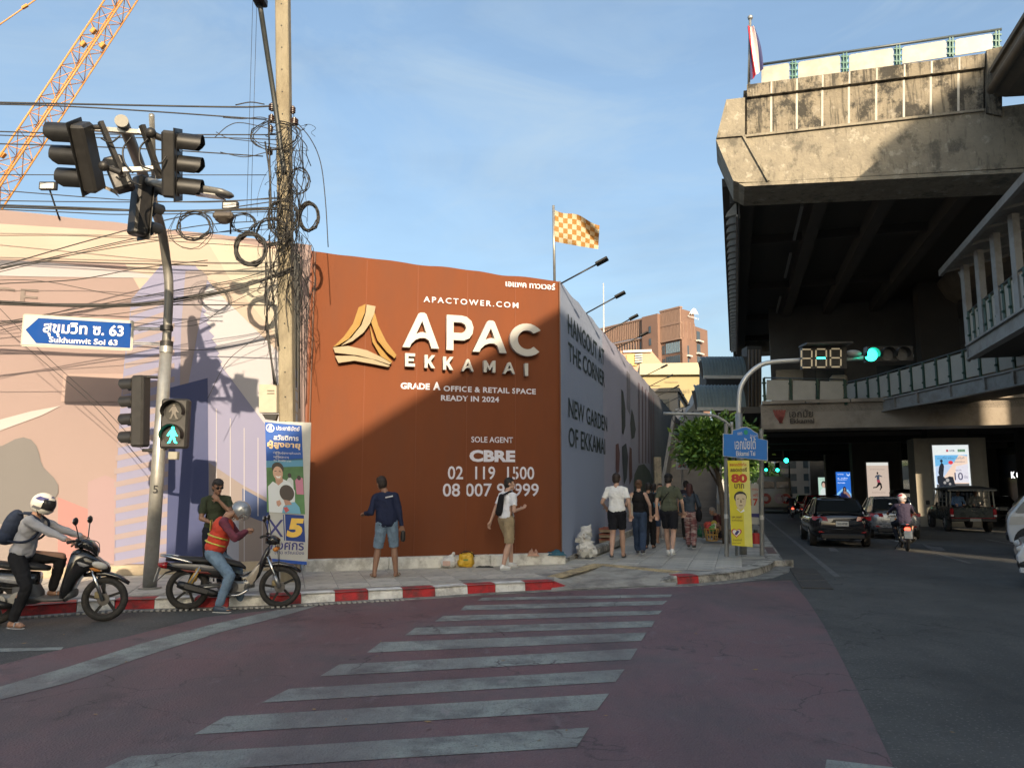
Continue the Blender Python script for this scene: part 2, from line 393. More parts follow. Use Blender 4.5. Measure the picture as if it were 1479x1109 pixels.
M_DGRATE=mat('worn_concrete_patch',(0.075,0.072,0.066),rough=0.8,var=0.3,scale=6,bump=0.6,bscale=40)
flat('road_repair_patch',[(1212,808),(1270,809),(1272,814),(1214,814)],M_DGRATE,0.004,sloped=True)
for i in range(3):
 o=0.15
 b=MB();b.box(S(1.25,14.6+i*1.05,0.012),(0.5,0.98,0.024),Matrix((R,D,UP)).transposed(),0.01)
 gr=b.build('drain_cover',mat('cast_iron',(0.06,0.055,0.05),rough=0.7,var=0.3,scale=20),None);tag(gr,['dark drain cover in the road nearest the corner kerb','dark drain cover in the road between two others beside the kerb','dark drain cover in the road farthest along the kerb'][i],'drain cover','drain covers beside the kerb')
b=MB()
for i in range(len(ds)-1):pass
dd=[16,20,30,45,60,90]
for a,c in zip(dd[:-1],dd[1:]):b.face([S(1.72,a,slope(a)+.004),S(1.84,a,slope(a)+.004),S(1.84,c,slope(c)+.004),S(1.72,c,slope(c)+.004)])
b.build('kerb_side_line',M_LINE,kind='structure')
for l in(5.0,8.3):
 for d0 in range(20,80,8):
  b=MB();b.face([S(l,d0,slope(d0)+.004),S(l+.12,d0,slope(d0)+.004),S(l+.12,d0+3,slope(d0+3)+.004),S(l,d0+3,slope(d0+3)+.004)]);b.build('lane_dash',M_LINE,kind='structure')
KERB_PX=[(-500,935),(-250,912),(0,893),(110,885),(165,881.5),(222,880),(280,878.5),(330,877),(389,875),(435,872.5),(484,869.5),(532,867),(582,864.5),(629,862),(676,858.5),(716,856),(759,854),(800,852),(827,850.5)]
RIGHT_PX=[(944,845.5),(979,844.5),(1010,843),(1060,838),(1092,832.5),(1112,825),(1121,817)]
kA=[G(u,v,0)for u,v in KERB_PX]
kB=[G(u,v,0)for u,v in RIGHT_PX]+[S(0.92,17.6),S(0.92,19.5)]
dk=[22,26,30,35,40,50,65,85,120]
kC=[S(0.92,d,slope(d))for d in dk]
PZ=0.15
def pz(p):return PZ+gz(p)
B_=G(812,813,PZ);A_=G(436,824.5,PZ)
wx=(B_-A_).normalized()
rFL=G(827,850.5,.02);rFR=G(944,845.5,.02);rR=G(986,826,PZ);rB=G(858,815,PZ);rL=G(800,833,PZ);rM=G(850,850,.02)
M_PAVE=mat('pavement_concrete',(0.33,0.315,0.285),rough=0.85,var=0.25,scale=2.2,bump=0.5,bscale=45,dirt=(0.09,0.085,0.08),dirt_amt=0.6,dirt_scale=1.4)
inner=kA[:-1]+[rL,rB,rR]+kB[1:]+kC
b=MB()
back=[S(-3.6,120,slope(120)),S(-3.6,60,slope(60)),S(-3.6,16,0),B_+V((0,1.0,-PZ)),A_+V((-2,1.5,-PZ)),G(-500,935,0)+V((0,9,0))]
import itertools
poly=[V((p.x,p.y,pz(p)-.006))for p in kA[:-1]+[rL,rB,rR]+kB[1:]+kC]+[V((p.x,p.y,p.z+PZ-.006))for p in back]
from mathutils.geometry import tessellate_polygon
tri=tessellate_polygon([[V((p.x,p.y,0))for p in poly]])
b.add(poly,[tuple(t)for t in tri])
pave=b.build('pavement',M_PAVE,kind='structure')
b=MB();b.face([rFL,rFR,rR,rB]);b.face([rFL,rB,rL]);b.face([G(796,853,.008),rFL,rL]);b.face([rFR,G(975,846,.01),rR])
b.build('pavement_ramp',mat('ramp_concrete',(0.38,0.36,0.31),rough=0.85,var=0.2,scale=2.5,bump=0.6,bscale=50,dirt=(0.13,0.12,0.11),dirt_amt=0.6,dirt_scale=2),kind='structure')
M_TACT=mat('tactile_yellow',(0.50,0.41,0.25),rough=0.8,var=0.25,scale=9,dirt=(0.2,0.17,0.13),dirt_amt=0.8,dirt_scale=4)
def tactile(p0,p1,w=0.3):
 L_=(p1-p0).length;x=(p1-p0).normalized();y=UP.cross(x);n=int(L_/w)
 for i in range(n):
  b=MB();c=p0+x*(i+.5)*w+y*w/2-UP*0.003
  b.box(c,(w-.01,w-.01,.012),Matrix((x,y,UP)).transposed())
  for a in range(-2,3):
   for q in range(-2,3):b.box(c+x*a*.055+y*q*.055+UP*.008,(.028,.028,.006),Matrix((x,y,UP)).transposed())
  b.build('tactile_tile',M_TACT,pave)
tactile(G(986,825,PZ),G(862,813,PZ));tactile(G(858,813.5,PZ),G(790,832,PZ))
M_KW=mat('kerb_white_paint',(0.78,0.78,0.74),rough=0.75,var=0.12,scale=6,bump=0.7,bscale=30,dirt=(0.30,0.28,0.25),dirt_amt=0.6,dirt_scale=4)
M_KR=mat('kerb_red_paint',(0.46,0.022,0.026),rough=0.6,var=0.2,scale=6,bump=0.7,bscale=30,dirt=(0.10,0.035,0.035),dirt_amt=0.8,dirt_scale=4)
M_KC=mat('kerb_bare_concrete',(0.45,0.43,0.38),rough=0.85,var=0.2,scale=5,bump=0.8,bscale=30,dirt=(0.07,0.068,0.06),dirt_amt=0.85,dirt_scale=3.5)
kerb_thing=None
def kerb_stone(p,q,m,h0=PZ,h1=PZ,w=0.24):
 x=(q-p).normalized();nrm=UP.cross(x)
 g_=.004
 p=p+x*g_;q=q-x*g_
 rings=[]
 for pt,h in((p,h0),(q,h1)):
  base=V((pt.x,pt.y,gz(pt)-.02))
  rings.append([base,base+nrm*.02+UP*(h-.01),base+nrm*.045+UP*(h+.02),base+nrm*w+UP*(h+.02),base+nrm*w])
 b=MB();b.loft(rings,smooth=False);return b.build('kerb_stone',m,pave)
cols={(165,222):1,(280,330):1,(389,435):1,(484,532):1,(582,629):1,(676,716):1,(759,800):1}
for i in range(len(kA)-1):
 u0,u1=KERB_PX[i][0],KERB_PX[i+1][0]
 m=M_KR if(u0,u1)in cols or u0==800 else M_KW
 if u0<-100:m=M_KW
 if u0==0:m=M_KR
 if u0==800:kerb_stone(kA[i],kA[i+1],m,PZ,0.02)
 else:kerb_stone(kA[i],kA[i+1],m)
for i in range(len(kB)-1):
 kerb_stone(kB[i],kB[i+1],M_KR if i==1 else M_KC,0.02 if i==0 else PZ,PZ,w=.3)
kk=[kB[-1]]+kC
for a,c in zip(kk[:-1],kk[1:]):
 n=max(1,int((c-a).length/1.6))if a.y<60 else 1
 for j in range(n):kerb_stone(a+(c-a)*j/n,a+(c-a)*(j+1)/n,mat('kerb_reddish',(0.17,0.11,0.10),rough=.8,var=.3,scale=5)if a.y<19 and j%2==0 else M_KC,w=.25)
M_GUT=mat('gutter_concrete',(0.24,0.235,0.215),rough=0.85,var=0.25,scale=5,bump=0.7,bscale=35,dirt=(0.08,0.075,0.07),dirt_amt=0.7,dirt_scale=3)
b=MB()
allk=kA[2:]+kB[:8]
rr=[]
for i,p in enumerate(allk):
 q=allk[min(i+1,len(allk)-1)]-allk[max(i-1,0)];nrm=q.normalized().cross(UP)
 w=0.14 if p.x<2.4 else(0.22 if p.x<4.5 else 0.35)
 rr.append([V((p.x,p.y,.012))-nrm*.02,V((p.x,p.y,.012))+nrm*w*.9,V((p.x,p.y,-.01))+nrm*w])
b.loft(rr,closed_ring=False,cap=False,smooth=False)
b.build('gutter',M_GUT,kind='structure')
b=MB();M_TOOTH=mat('drain_teeth',(0.36,0.35,0.32),rough=0.8,var=0.3,scale=20)
for a,c in zip(kA[2:12],kA[3:13]):
 L_=(c-a).length;x=(c-a).normalized();y=x.cross(UP)
 for j in range(int(L_/.075)):
  b.box(a+x*(j*.075+.03)+y*.17+UP*.012,(.04,.09,.02),Matrix((x+y*.35,y,UP)).transposed())
b.build('drain_teeth',M_TOOTH,kind='stuff')
def inside(p,poly):
 c=False;n=len(poly)
 for i in range(n):
  a,d_=poly[i],poly[(i+1)%n]
  if(a.y>p.y)!=(d_.y>p.y)and p.x<(d_.x-a.x)*(p.y-a.y)/(d_.y-a.y)+a.x:c=not c
 return c
slab_m=[mat('slab_a',(0.52,0.495,0.43),rough=0.8,var=0.22,scale=3,bump=0.4,bscale=50,dirt=(0.26,0.25,0.22),dirt_amt=0.6,dirt_scale=2.5),mat('slab_b',(0.45,0.43,0.38),rough=0.8,var=0.22,scale=3,bump=0.4,bscale=50,dirt=(0.23,0.22,0.2),dirt_amt=0.6,dirt_scale=2.5),mat('slab_c',(0.57,0.54,0.475),rough=0.8,var=0.22,scale=3,bump=0.4,bscale=50,dirt=(0.20,0.19,0.17),dirt_amt=0.6,dirt_scale=2.5)]
polyi=poly
inset=[p for p in polyi]
def make_slab_mesh(w,h,x,y,m):
 b=MB();b.box((0,0,0),(w,h,.03),Matrix((x,y,UP)).transposed(),.004);return b.mesh('paving_slab',m)
cands=[]
for(o_,x_,reg)in((A_,wx,'L'),(S(-3.44,15.6,PZ),R,'S')):
 y_=UP.cross(x_);w=.5
 ms=[make_slab_mesh(w-.012,w-.012,x_,y_,m)for m in slab_m]
 for i in range(-24,24):
  for j in range(-12,70):
   c=o_+x_*(i+.5)*w+y_*(j+.5)*w
   l_,d_=c.dot(R),c.dot(D)
   left=(c-B_).dot(wx)<0.0 or l_<-3.3
   if(reg=='L')!=left and not(reg=='L' and d_<0):continue
   cs=[c+x_*a+y_*e for a in(-.26,.26)for e in(-.26,.26)]
   if reg=='S' and l_>0.55:continue
   if not all(inside(q,polyi)for q in cs):continue
   if min((q-k).length for q in cs for k in(rL,rB,rR))<0.0:continue
   near=False
   for a_,b2 in zip((kA+kB)[:-1],(kA+kB)[1:]):
    t=max(0,min(1,(c-a_).dot(b2-a_)/(b2-a_).length_squared))
    dd_=(V((c.x,c.y,0))-(a_+(b2-a_)*t));dd_.z=0
    if dd_.length<.5:near=True;break
   if near:continue
   cands.append((c.y+abs(c.x)*.2,c,ms))
cands.sort(key=lambda q:q[0])
for k,(_,c,ms)in enumerate(cands[:290]):
 o=bpy.data.objects.new('paving_slab',random.choice(ms));COL.objects.link(o);o.parent=pave
 o.location=(c.x,c.y,pz(c)-.013+random.uniform(-.0015,.0015))
if len(cands)>290:
 b=MB()
 for _,c,ms in cands[290:700]:b.box((c.x,c.y,pz(c)-.014),(.488,.488,.03),Matrix((R,D,UP)).transposed())
 b.build('paving_slabs_far',slab_m[1],pave,kind='stuff')
print('slabs',len(cands))
def fabric(name,fr,a0,a1,zb,ztop,m,parent,nx=40,nz=10,wav=0.012,edge=0.03,seed=0):
 0
 vs_=[];fs=[]
 for j in range(nz+1):
  for i in range(nx+1):
   a=a0+(a1-a0)*i/nx;t=j/nz
   zt=ztop(i/nx)+edge*(noise.noise(V((a*1.7,seed,3)))-.3*abs(math.sin(a*2.1)))
   z=zb+(zt-zb)*t
   o=wav*noise.noise(V((a*1.1,z*.5,seed)))*.25+.010*noise.noise(V((a*5.0,seed,z*.8)))*max(0,t-.86)/.14+.008*noise.noise(V((a*6.0,seed+4,z)))*max(0,.1-t)/.1
   vs_.append(fr.at(a,z-fr.o.z,o-0.004))
 for j in range(nz):
  for i in range(nx):fs.append((j*(nx+1)+i,j*(nx+1)+i+1,(j+1)*(nx+1)+i+1,(j+1)*(nx+1)+i))
 b=MB();b.smooth=True;b.add(vs_,fs)
 b.add([v-fr.n*.03 for v in vs_],fs)
 return b.build(name,m,parent)
def backframe(fr,a0,a1,z0,z1,parent,m,step=1.5):
 b=MB();n=max(1,int((a1-a0)/step))
 for i in range(n+1):
  a=a0+.05+(a1-a0-.1)*i/n
  b.obox(fr.at(a,z0-fr.o.z,-.09),fr.at(a,z1-.12-fr.o.z,-.09),.06,.06)
  b.obox(fr.at(a,z1-.6-fr.o.z,-.12),fr.at(a,z0-fr.o.z,-1.6),.06,.06)
 for z in(z0+.1,(z0+z1)/2,z1-.2):b.obox(fr.at(a0+.04,z-fr.o.z,-.14),fr.at(a1-.04,z-fr.o.z,-.14),.05,.05)
 return b.build('steel_frame',m,parent)
M_STEEL=mat('galvanised_steel',(0.42,0.42,0.41),rough=0.45,metal=0.7,var=0.15,scale=12)
M_ORANGE=mat('orange_brown_print',(0.165,0.055,0.025),rough=0.75,var=0.07,scale=1.3,bump=0.5,bscale=2.2,spec=0.1,dirt=(0.14,0.054,0.03),dirt_amt=.5,dirt_scale=.8,stretch=(1.6,1.6,.5))
frO=Frame(A_,B_-A_)
wO=(B_-A_).length
hO=thing('advertising_hoarding','tall orange brown hoarding with raised gold triangle mark and big white lettering','hoarding',tuple(A_))
pT0=frO.ab(436,361.5)[1]+PZ;pT1=frO.ab(808,406)[1]+PZ
fabric('printed_fabric',frO,0.0,wO,.36,lambda t:pT0+(pT1-pT0)*t,M_ORANGE,hO,seed=1)
backframe(frO,0,wO,.15,pT1,hO,M_STEEL)
M_BASEW=mat('whitewashed_concrete',(0.70,0.69,0.64),rough=0.85,var=0.15,scale=4,bump=0.6,bscale=25,dirt=(0.27,0.25,0.22),dirt_amt=0.7,dirt_scale=3)
cuts=[frO.ab(u,815)[0]for u in(440,560,705,813)]
for k in range(1,5):
 a=wO*k/5+.03;b=MB();b.obox(frO.at(a,.24,.0035),frO.at(a,pT0+(pT1-pT0)*k/5-PZ-.05,.0035),.016,.004,up=frO.n);b.build('sheet_seam',mat('seam_orange',(.175,.052,.020),rough=.8),hO)
for a,c in zip(cuts[:-1],cuts[1:]):
 b=MB();b.box(frO.at((a+c)/2,.105,.06),(c-a-.008,.24,.22),Matrix((frO.x,frO.n,UP)).transposed(),.012);b.build('base_block',M_BASEW,hO)
b=MB();b.obox(frO.at(wO-.02,.1,.03),frO.at(wO-.02,pT1-PZ-.02,.03),.05,.02);b.build('edge_batten',mat('dark_batten',(.12,.06,.04),rough=.6),hO)
b=MB();b.obox(frO.at(.05,.1,.03),frO.at(.05,pT0-PZ-.02,.03),.05,.02);b.build('edge_batten',mat('dark_batten',(.12,.06,.04)),hO)
M_WL=mat('sign_white',(0.44,0.435,0.41),rough=0.4,var=0.03,scale=3)
M_WPRINT=mat('print_white',(0.62,0.62,0.70),rough=0.55,var=0.04)
def c4(x,y):return(440+x/3.6975,360+y/3.6975)
def c5(x,y):return(440+x/3.6975,600+y/3.6975)
def tO(txt,x0,yt,x1,yb,cf=c4,m=M_WPRINT,right=None,**k):
 u0,v0=cf(x0,yt);u1,v1=cf(x1,yb)
 fr=frO;a0,b1=fr.ab(u0,v0);a0b,b0=fr.ab(u0,v1);a1,_=fr.ab(u1,v1)
 return text(fr,txt,(a0,b0),a1-a0,b1-b0,m,hO,**k)
tO('เอแพค ทาวเวอร์',1072,165,1336,200,bold=.02,off=.02)
tO('APACTOWER.COM',635,252,1140,283,spacing=1.35,bold=.012,off=.02)
def A_loops(x0,x1,y0,y1):
 w=x1-x0
 def P(fx,fy):return c4(x0+w*fx,y1+(y0-y1)*fy+0)
 sk=0
 outer=[P(.0,.10),P(.02,.04),P(.44,.98),P(.50,1.0),P(.60,1.0),P(.66,.96),P(1.0,.0),P(.80,.0),P(.72,.23),P(.62,.29),P(.48,.28),P(.36,.23),P(.24,.13),P(.16,.07)]
 inner=[P(.38,.40),P(.48,.44),P(.56,.45),P(.66,.43),P(.55,.74)]
 return[outer,inner]
def ext_letter(loops,nm='letter',ext=.055,m=M_WL):return shape(frO,loops,m,hO,nm,off=.03,ext=ext,px=True)
def A_local(ax0,ax1,ay0,ay1):return A_loops(ax0,ax1,ay0,ay1)
def letter_at(fn,x0,ytl,x1,ybl,**k):
 0
 u0,v0=c4(x0,ytl);_,v1=c4(x0,ybl);u1,_=c4(x1,ytl)
 a0,b1=frO.ab(u0,v0);_,b0=frO.ab(u0,v1);a1=frO.ab(u1,(v0+v1)/2)[0]
 L_=[[(a0+(a1-a0)*x,b0+(b1-b0)*y)for x,y in lp]for lp in fn]
 return shape(frO,L_,M_WL,hO,'letter',off=.04,ext=.05,px=False)
uA=[[(0,0),(.42,.96),(.48,1.0),(.58,1.0),(.64,.96),(1.0,0),(.79,0),(.72,.22),(.62,.285),(.48,.28),(.35,.22),(.24,.10),(.20,0)],[(.37,.39),(.48,.44),(.56,.45),(.65,.42),(.53,.76)]]
uP=[[(0,0),(0,1),(.55,1),(.75,.97),(.92,.86),(1,.68),(.97,.5),(.85,.36),(.65,.29),(.26,.29),(.26,0)],[(.26,.5),(.55,.5),(.68,.55),(.73,.65),(.68,.75),(.55,.80),(.26,.80)]]
uC=[[(.5+.5*math.cos(t),.5+.5*math.sin(t))for t in[math.radians(38+i*13.2)for i in range(22)]]+[(.5+.27*math.cos(t),.5+.29*math.sin(t))for t in[math.radians(315-i*12.9)for i in range(22)]]]
letter_at(uA,520,340,712,528);letter_at(uP,752,357,893,543);letter_at(uA,890,382,1070,552);letter_at(uC,1086,398,1268,572)
uE=[[(0,0),(0,1),(1,1),(1,.77),(.32,.77),(.32,.61),(.88,.61),(.88,.4),(.32,.4),(.32,.23),(1,.23),(1,0)]]
uK=[[(0,0),(0,1),(.3,1),(.3,.6),(.66,1),(1.0,1),(.58,.54),(1,0),(.66,0),(.36,.38),(.3,.32),(.3,0)]]
uM=[[(0,0),(0,1),(.22,1),(.5,.5),(.78,1),(1,1),(1,0),(.74,0),(.74,.52),(.5,.14),(.26,.52),(.26,0)]]
uI=[[(0,0),(0,1),(1,1),(1,0)]]
for fn,x0,yt,x1,yb in((uE,532,560,584,630),(uK,635,569,690,638),(uK,733,578,787,648),(uA,830,590,895,655),(uM,948,598,1010,660),(uA,1050,607,1114,668),(uI,1166,614,1183,680)):
 letter_at(fn,x0,yt,x1,yb)
tO('GRADE',513,711,668,745,bold=.035);tO('A',686,708,725,751,bold=.045);tO('OFFICE & RETAIL SPACE',742,728,1234,758,bold=.03,spacing=1.08)
tO('READY IN 2024',728,778,1038,808,bold=.03,spacing=1.05)
tO('SOLE AGENT',890,112,1112,143,c5,bold=.012)
tO('CBRE',880,183,1125,247,c5,bold=.05);tO('02  119  1500',765,270,1226,341,c5,bold=.012);tO('08 007 99999',738,362,1250,433,c5,bold=.012)
M_GOLD=mat('brushed_gold',(0.20,0.115,0.02),rough=0.5,spec=.3,metal=0.2,var=0.15,scale=5);M_SILV=mat('brushed_champagne',(0.22,0.18,0.115),rough=0.5,spec=.3,metal=0.2,var=0.12,scale=5)
bands=[([(285,318),(322,300),(318,345),(290,415),(232,485),(178,518),(150,527),(205,475),(255,405)],M_GOLD),([(328,303),(375,312),(368,350),(346,402),(312,450),(252,497),(190,522),(247,478),(300,412),(322,350)],M_SILV),([(352,398),(370,345),(390,415),(432,500),(486,570),(476,588),(436,555),(385,492)],M_GOLD),([(344,412),(374,500),(424,560),(462,605),(460,612),(402,576),(358,500)],M_GOLD),([(150,530),(230,522),(330,545),(400,578),(458,613),(448,620),(380,597),(280,572),(160,558)],M_SILV),([(160,574),(262,575),(362,594),(452,627),(440,633),(360,617),(262,600),(178,612)],M_SILV)]
for lp,m in bands:shape(frO,[[c4(*p)for p in lp]],m,hO,'emblem_band',off=.04,ext=.045,px=True)
C_=G(434,822,PZ);L0=G(-140,842,PZ)
frP=Frame(L0,C_-L0);wP=(C_-L0).length
hP=thing('advertising_hoarding','long pale pink hoarding printed with a striped tower, clouds and small houses','hoarding',tuple(L0))
M_PINK=mat('pink_print',(0.26,0.20,0.192),rough=0.7,var=0.05,scale=0.6,bump=0.25,bscale=3.0,spec=0.15)
tP=lambda t:6.56-.13*t
fabric('printed_fabric',frP,0,wP,.33,tP,M_PINK,hP,nx=90,wav=.012,seed=5)
backframe(frP,0,wP,.15,6.45,hP,M_STEEL)
b=MB();b.box(frP.at(wP/2,.09,.02),(wP,.12,.18),Matrix((frP.x,frP.n,UP)).transposed(),.01);b.build('base_block',mat('tan_concrete',(.36,.30,.22),rough=.85,var=.25,scale=3,bump=.5),hP)
def pr(name,pts,col,off=.006,fr=frP,par=hP,vary=.04):
 col=tuple((c*.85+.07)*.52 for c in col)
 m=mat('print_%02x%02x%02x'%tuple(int(c*255)for c in col),col,rough=.6,var=vary,scale=1.0,bump=.2,bscale=3,spec=.3)
 return shape(fr,[pts],m,par,name,off=off,px=True)
pr('printed_sky',[(-120,316),(300,342),(433,366),(433,700),(330,640),(180,380),(-120,370)],(0.74,0.58,0.47),.003)
pr('printed_sky',[(300,350),(433,368),(433,560),(395,480),(330,400)],(0.78,0.70,0.55),.006)
pr('printed_cloud',[(-120,372),(60,378),(190,392),(235,402),(60,400),(-120,396)],(0.68,0.62,0.66),.007)
pr('printed_tower',[(165,814),(168,700),(173,600),(180,520),(190,432),(232,384),(282,384),(330,440),(372,500),(402,552),(428,600),(430,814)],(0.34,0.35,0.60),.010)
for k in range(20):
 y=440+k*19.0;xl=189-min(k,12)*2.0;xr=252 if k>1 else 246
 if y+8>812:break
 pr('printed_storey',[(xl,y+9),(xr,y-12+k*.25),(xr,y-4+k*.25),(xl,y+17)],(0.46,0.36,0.38),.0135)
for k in range(15):
 x0=300+k*4;y0=408+k*12
 pts=[(x0-14,y0+22),(x0+4,y0+4),(min(430,x0+130),y0+128+k*4),(min(430,x0+130),y0+140+k*4)]
 if y0+150+k*4<700:pr('printed_storey',pts,(0.74,0.72,0.80),.014+.0004*k)
pr('printed_facade',[(246,560),(300,546),(302,814),(240,814)],(0.0,0.03,0.22),.018)
pr('printed_facade',[(258,632),(300,400),(290,390),(268,392),(262,470)],(0.40,0.33,0.36),.016)
pr('printed_facade',[(302,668),(350,700),(428,742),(428,814),(302,814)],(0.36,0.30,0.30),.018)
pr('printed_facade',[(350,705),(428,748),(428,772),(350,742)],(0.0,0.06,0.28),.022)
pr('printed_facade',[(302,750),(345,752),(345,814),(302,814)],(0.42,0.46,0.62),.022)
for k in range(6):pr('printed_mullion',[(312+k*20,590+k*14),(313.2+k*20,590+k*14),(313.2+k*20,745),(312+k*20,745)],(0.72,0.70,0.76),.024)
for k in range(3):pr('printed_mullion',[(352+k*26,752),(353.5+k*26,752),(353.5+k*26,812),(352+k*26,812)],(0.6,0.6,0.68),.024)
pr('printed_house',[(127,696),(152,686),(168,693),(167,814),(127,814)],(0.50,0.33,0.36),.010)
pr('printed_house',[(84,718),(127,735),(127,814),(84,814)],(0.62,0.25,0.24),.012)
pr('painted_sign_shadow',[(92,540),(185,540),(230,542),(230,579),(180,580),(88,580)],(0.60,0.42,0.38),.008)  # The street sign's cast shadow, painted on the pink print as a flat patch
sw=[(-60,622),(0,606),(45,594),(88,586),(60,600),(0,622),(-60,640)]
pr('printed_swoosh',sw,(0.74,0.68,0.68),.012)
cl=[]
for k in range(40):
 t=math.pi*2*k/40;r=62+8*math.sin(5*t+1);cl.append((12+r*1.05*math.cos(t),700+r*1.05*math.sin(t)))
pr('printed_tree',cl,(0.20,0.19,0.195),.014)
cl=[]
for k in range(40):
 t=math.pi*2*k/40;r=52+6*math.sin(6*t);cl.append((-12+r*math.cos(t),792+min(20,r*.8*math.sin(t))))
pr('printed_tree',cl,(0.36,0.30,0.29),.018)
cu_=text_px(frP,'ICE',-36,412,57,436,mat('print_grey',(.13,.10,.09)),hP,bold=.0,off=.012)
text_px(frP,'เอกมัย',322,346,352,362,mat('print_pale_brown',(.5,.36,.28)),hP,off=.012)
text_px(frP,'ARI',388,352,416,366,mat('print_pale_brown',(.5,.36,.28)),hP,off=.012)
b=MB();b.obox((C_+V((.03,.0,.2))),(C_+V((.03,.0,6.15))),.10,.06);b.build('corner_post',mat('brown_return',(.20,.07,.04),rough=.6),hO)
gl=B_.dot(R)+.0
frG=Frame(S(gl,B_.dot(D)+.03,PZ),D)
frG.n=R.copy()
hG=thing('advertising_hoarding','long grey blue hoarding with dark lettering running back along the avenue pavement','hoarding',tuple(frG.o))
LG=36.0
M_GREY=mat('greyblue_print',(0.29,0.345,0.47),rough=0.6,var=0.05,scale=.5,bump=.25,bscale=3,spec=.35)
segs=[(0,5.4,M_GREY),(5.4,11.0,mat('mauve_print',(0.35,0.36,0.47),rough=.55,var=.06,scale=.6,bump=.25,bscale=3)),(11.0,17.5,mat('mauve_print2',(0.31,0.32,0.41),rough=.55,var=.06,scale=.6)),(17.5,LG,mat('slate_print',(0.13,0.135,0.16),rough=.55,var=.08,scale=.6,bump=.25,bscale=3))]
for k,(a,c,m)in enumerate(segs):
 ztop=6.04-.0*a
 def zf(t,a=a,c=c):
  dd_=frG.o.dot(D)+a+(c-a)*t;return 6.03+slope(dd_)*0.3
 b=MB();vs_=[];fs=[];nx=int((c-a)*3);nz=8
 for j in range(nz+1):
  for i in range(nx+1):
   aa=a+(c-a)*i/nx;z0=.22+slope(frG.o.dot(D)+aa);zt=zf(i/nx)-.05*abs(math.sin(aa*1.6))+.02*noise.noise(V((aa,0,0)))
   z=z0+(zt-z0)*j/nz;vs_.append(frG.at(aa,z-PZ,-.004+.004*noise.noise(V((aa,z,2)))))
 for j in range(nz):
  for i in range(nx):fs.append((j*(nx+1)+i,j*(nx+1)+i+1,(j+1)*(nx+1)+i+1,(j+1)*(nx+1)+i))
 b.smooth=True;b.add(vs_,fs);b.add([v-frG.n*.03 for v in vs_],fs);b.build('printed_fabric',m,hG)
backframe(frG,0,LG,.15,5.9,hG,M_STEEL,2.0)
b=MB();b.box(frG.at(LG/2,-.2,.0),(LG,.12,.55),Matrix((D,R,UP)).transposed());b.build('base_block',M_KC,hG)
M_DT=mat('print_dark_green_grey',(0.035,0.055,0.06),rough=.6,var=.05)
def c6(x,y):return(780+x/5.688,440+y/5.688)
def tG(txt,p0,yt0,p1,**k):
 0
 u0,vb=p0;fr=frG
 a0,b0=fr.ab(u0,vb);_,b1=fr.ab(u0,yt0);a1=fr.ab(p1[0],p1[1])[0]
 return text(fr,txt,(a0,b0),a1-a0,b1-b0,M_DT,hG,off=.008,bold=.012,**k)
tG('HANGOUT AT',(820,482),453,(872.5,520));tG('THE CORNER',(820.3,521),493,(873.2,556))
tG('NEW GARDEN',(821,602),574,(876.7,622));tG('OF EKKAMAI',(821,645),616,(873.8,656))
def prG(name,pts,col,off=.008):return pr(name,pts,col,off,frG,hG)
prG('printed_tree',[(897,562),(900,566),(903,590),(903,615),(900,628),(898,625),(897.5,600)],(.075,.10,.10))
prG('printed_tree',[(912,590),(915,600),(918,620),(916,632),(912,634),(910,612)],(.075,.10,.10))
prG('printed_figure',[(889,642),(893,640),(895,655),(894,680),(890,690),(889,668)],(.30,.12,.12))
prG('printed_figure',[(898,645),(904,640),(907,660),(905,690),(901,700),(899,670)],(.06,.09,.11))
prG('printed_figure',[(909,645),(912,648),(913,690),(909,700),(908,670)],(.25,.11,.09))
prG('printed_shrub',[(915,700),(916,685),(922,672),(930,670),(938,680),(945,700),(945,728),(918,738)],(.10,.15,.12))
prG('printed_shrub',[(945,712),(949,702),(953,712),(953,728),(946,730)],(.22,.10,.20))
for x in(922,927,931.5,936,939.5,943):prG('printed_column',[(x,552+(x-922)*1.0),(x+1.6,554+(x-922)*1.0),(x+1.6,670),(x,668)],(.30,.20,.27))
prG('printed_column',[(905,535),(910,541),(910,600),(905,590)],(.40,.40,.50))
M_CONC=stained('stained_concrete',(.255,.228,.175),(.075,.070,.058),(.42,.39,.32),1.0,.6,.72,.515)
M_CONC2=stained('panel_concrete',(.23,.20,.148),(.035,.033,.028),(.34,.31,.25),1.2,1.6,.95,.47)
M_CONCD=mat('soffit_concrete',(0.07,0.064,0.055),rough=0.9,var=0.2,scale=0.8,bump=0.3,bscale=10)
M_JOINT=mat('pale_joint',(0.50,0.48,0.42),rough=0.8,var=0.2,scale=3)
ED=25.0
st=thing('elevated_station','weathered concrete end wall of a raised train station over the avenue','train station',tuple(S(3,ED,0)))
def E3(u,v,d=ED):return AD(u,v,d)
sil=[(1049,144),(1034,202),(1059,261),(1067,263.5),(1110,262.5),(1467,243),(1475,150),(1424,110),(1422,157),(1076,196),(1076,141)]
b=MB()
front=[E3(*p)for p in sil[:5]]+[E3(1480,242),E3(1480,150),E3(1422,157),E3(1076,196),E3(1076,141)]
b.prism(front,D*1.9);b.build('crossbeam',M_CONC,st)
z0=E3(1110,262)[2]
b=MB();b.prism([E3(1067,265),E3(1480,243.5),E3(1480,243.5)+V((0,0,-.12)),E3(1075,265)+V((0,0,-.10))],D*1.85+V((0,0,0)));b.build('beam_lip',M_CONC,st)
b=MB()
for p,q in(((1073,196),(1110,262)),((1036,199),(1072,196)),((1074,198),(1420,160))):
 b.obox(E3(*p)-D*.03,E3(*q)-D*.03,.07,.09,up=D)
b.build('raised_seam',M_CONC,st)
xs=[1078,1114,1151,1188,1226.5,1266,1306,1345,1385,1422]
def tyx(x,y0,y1):return y0+(y1-y0)*(x-1078)/(1422-1078)
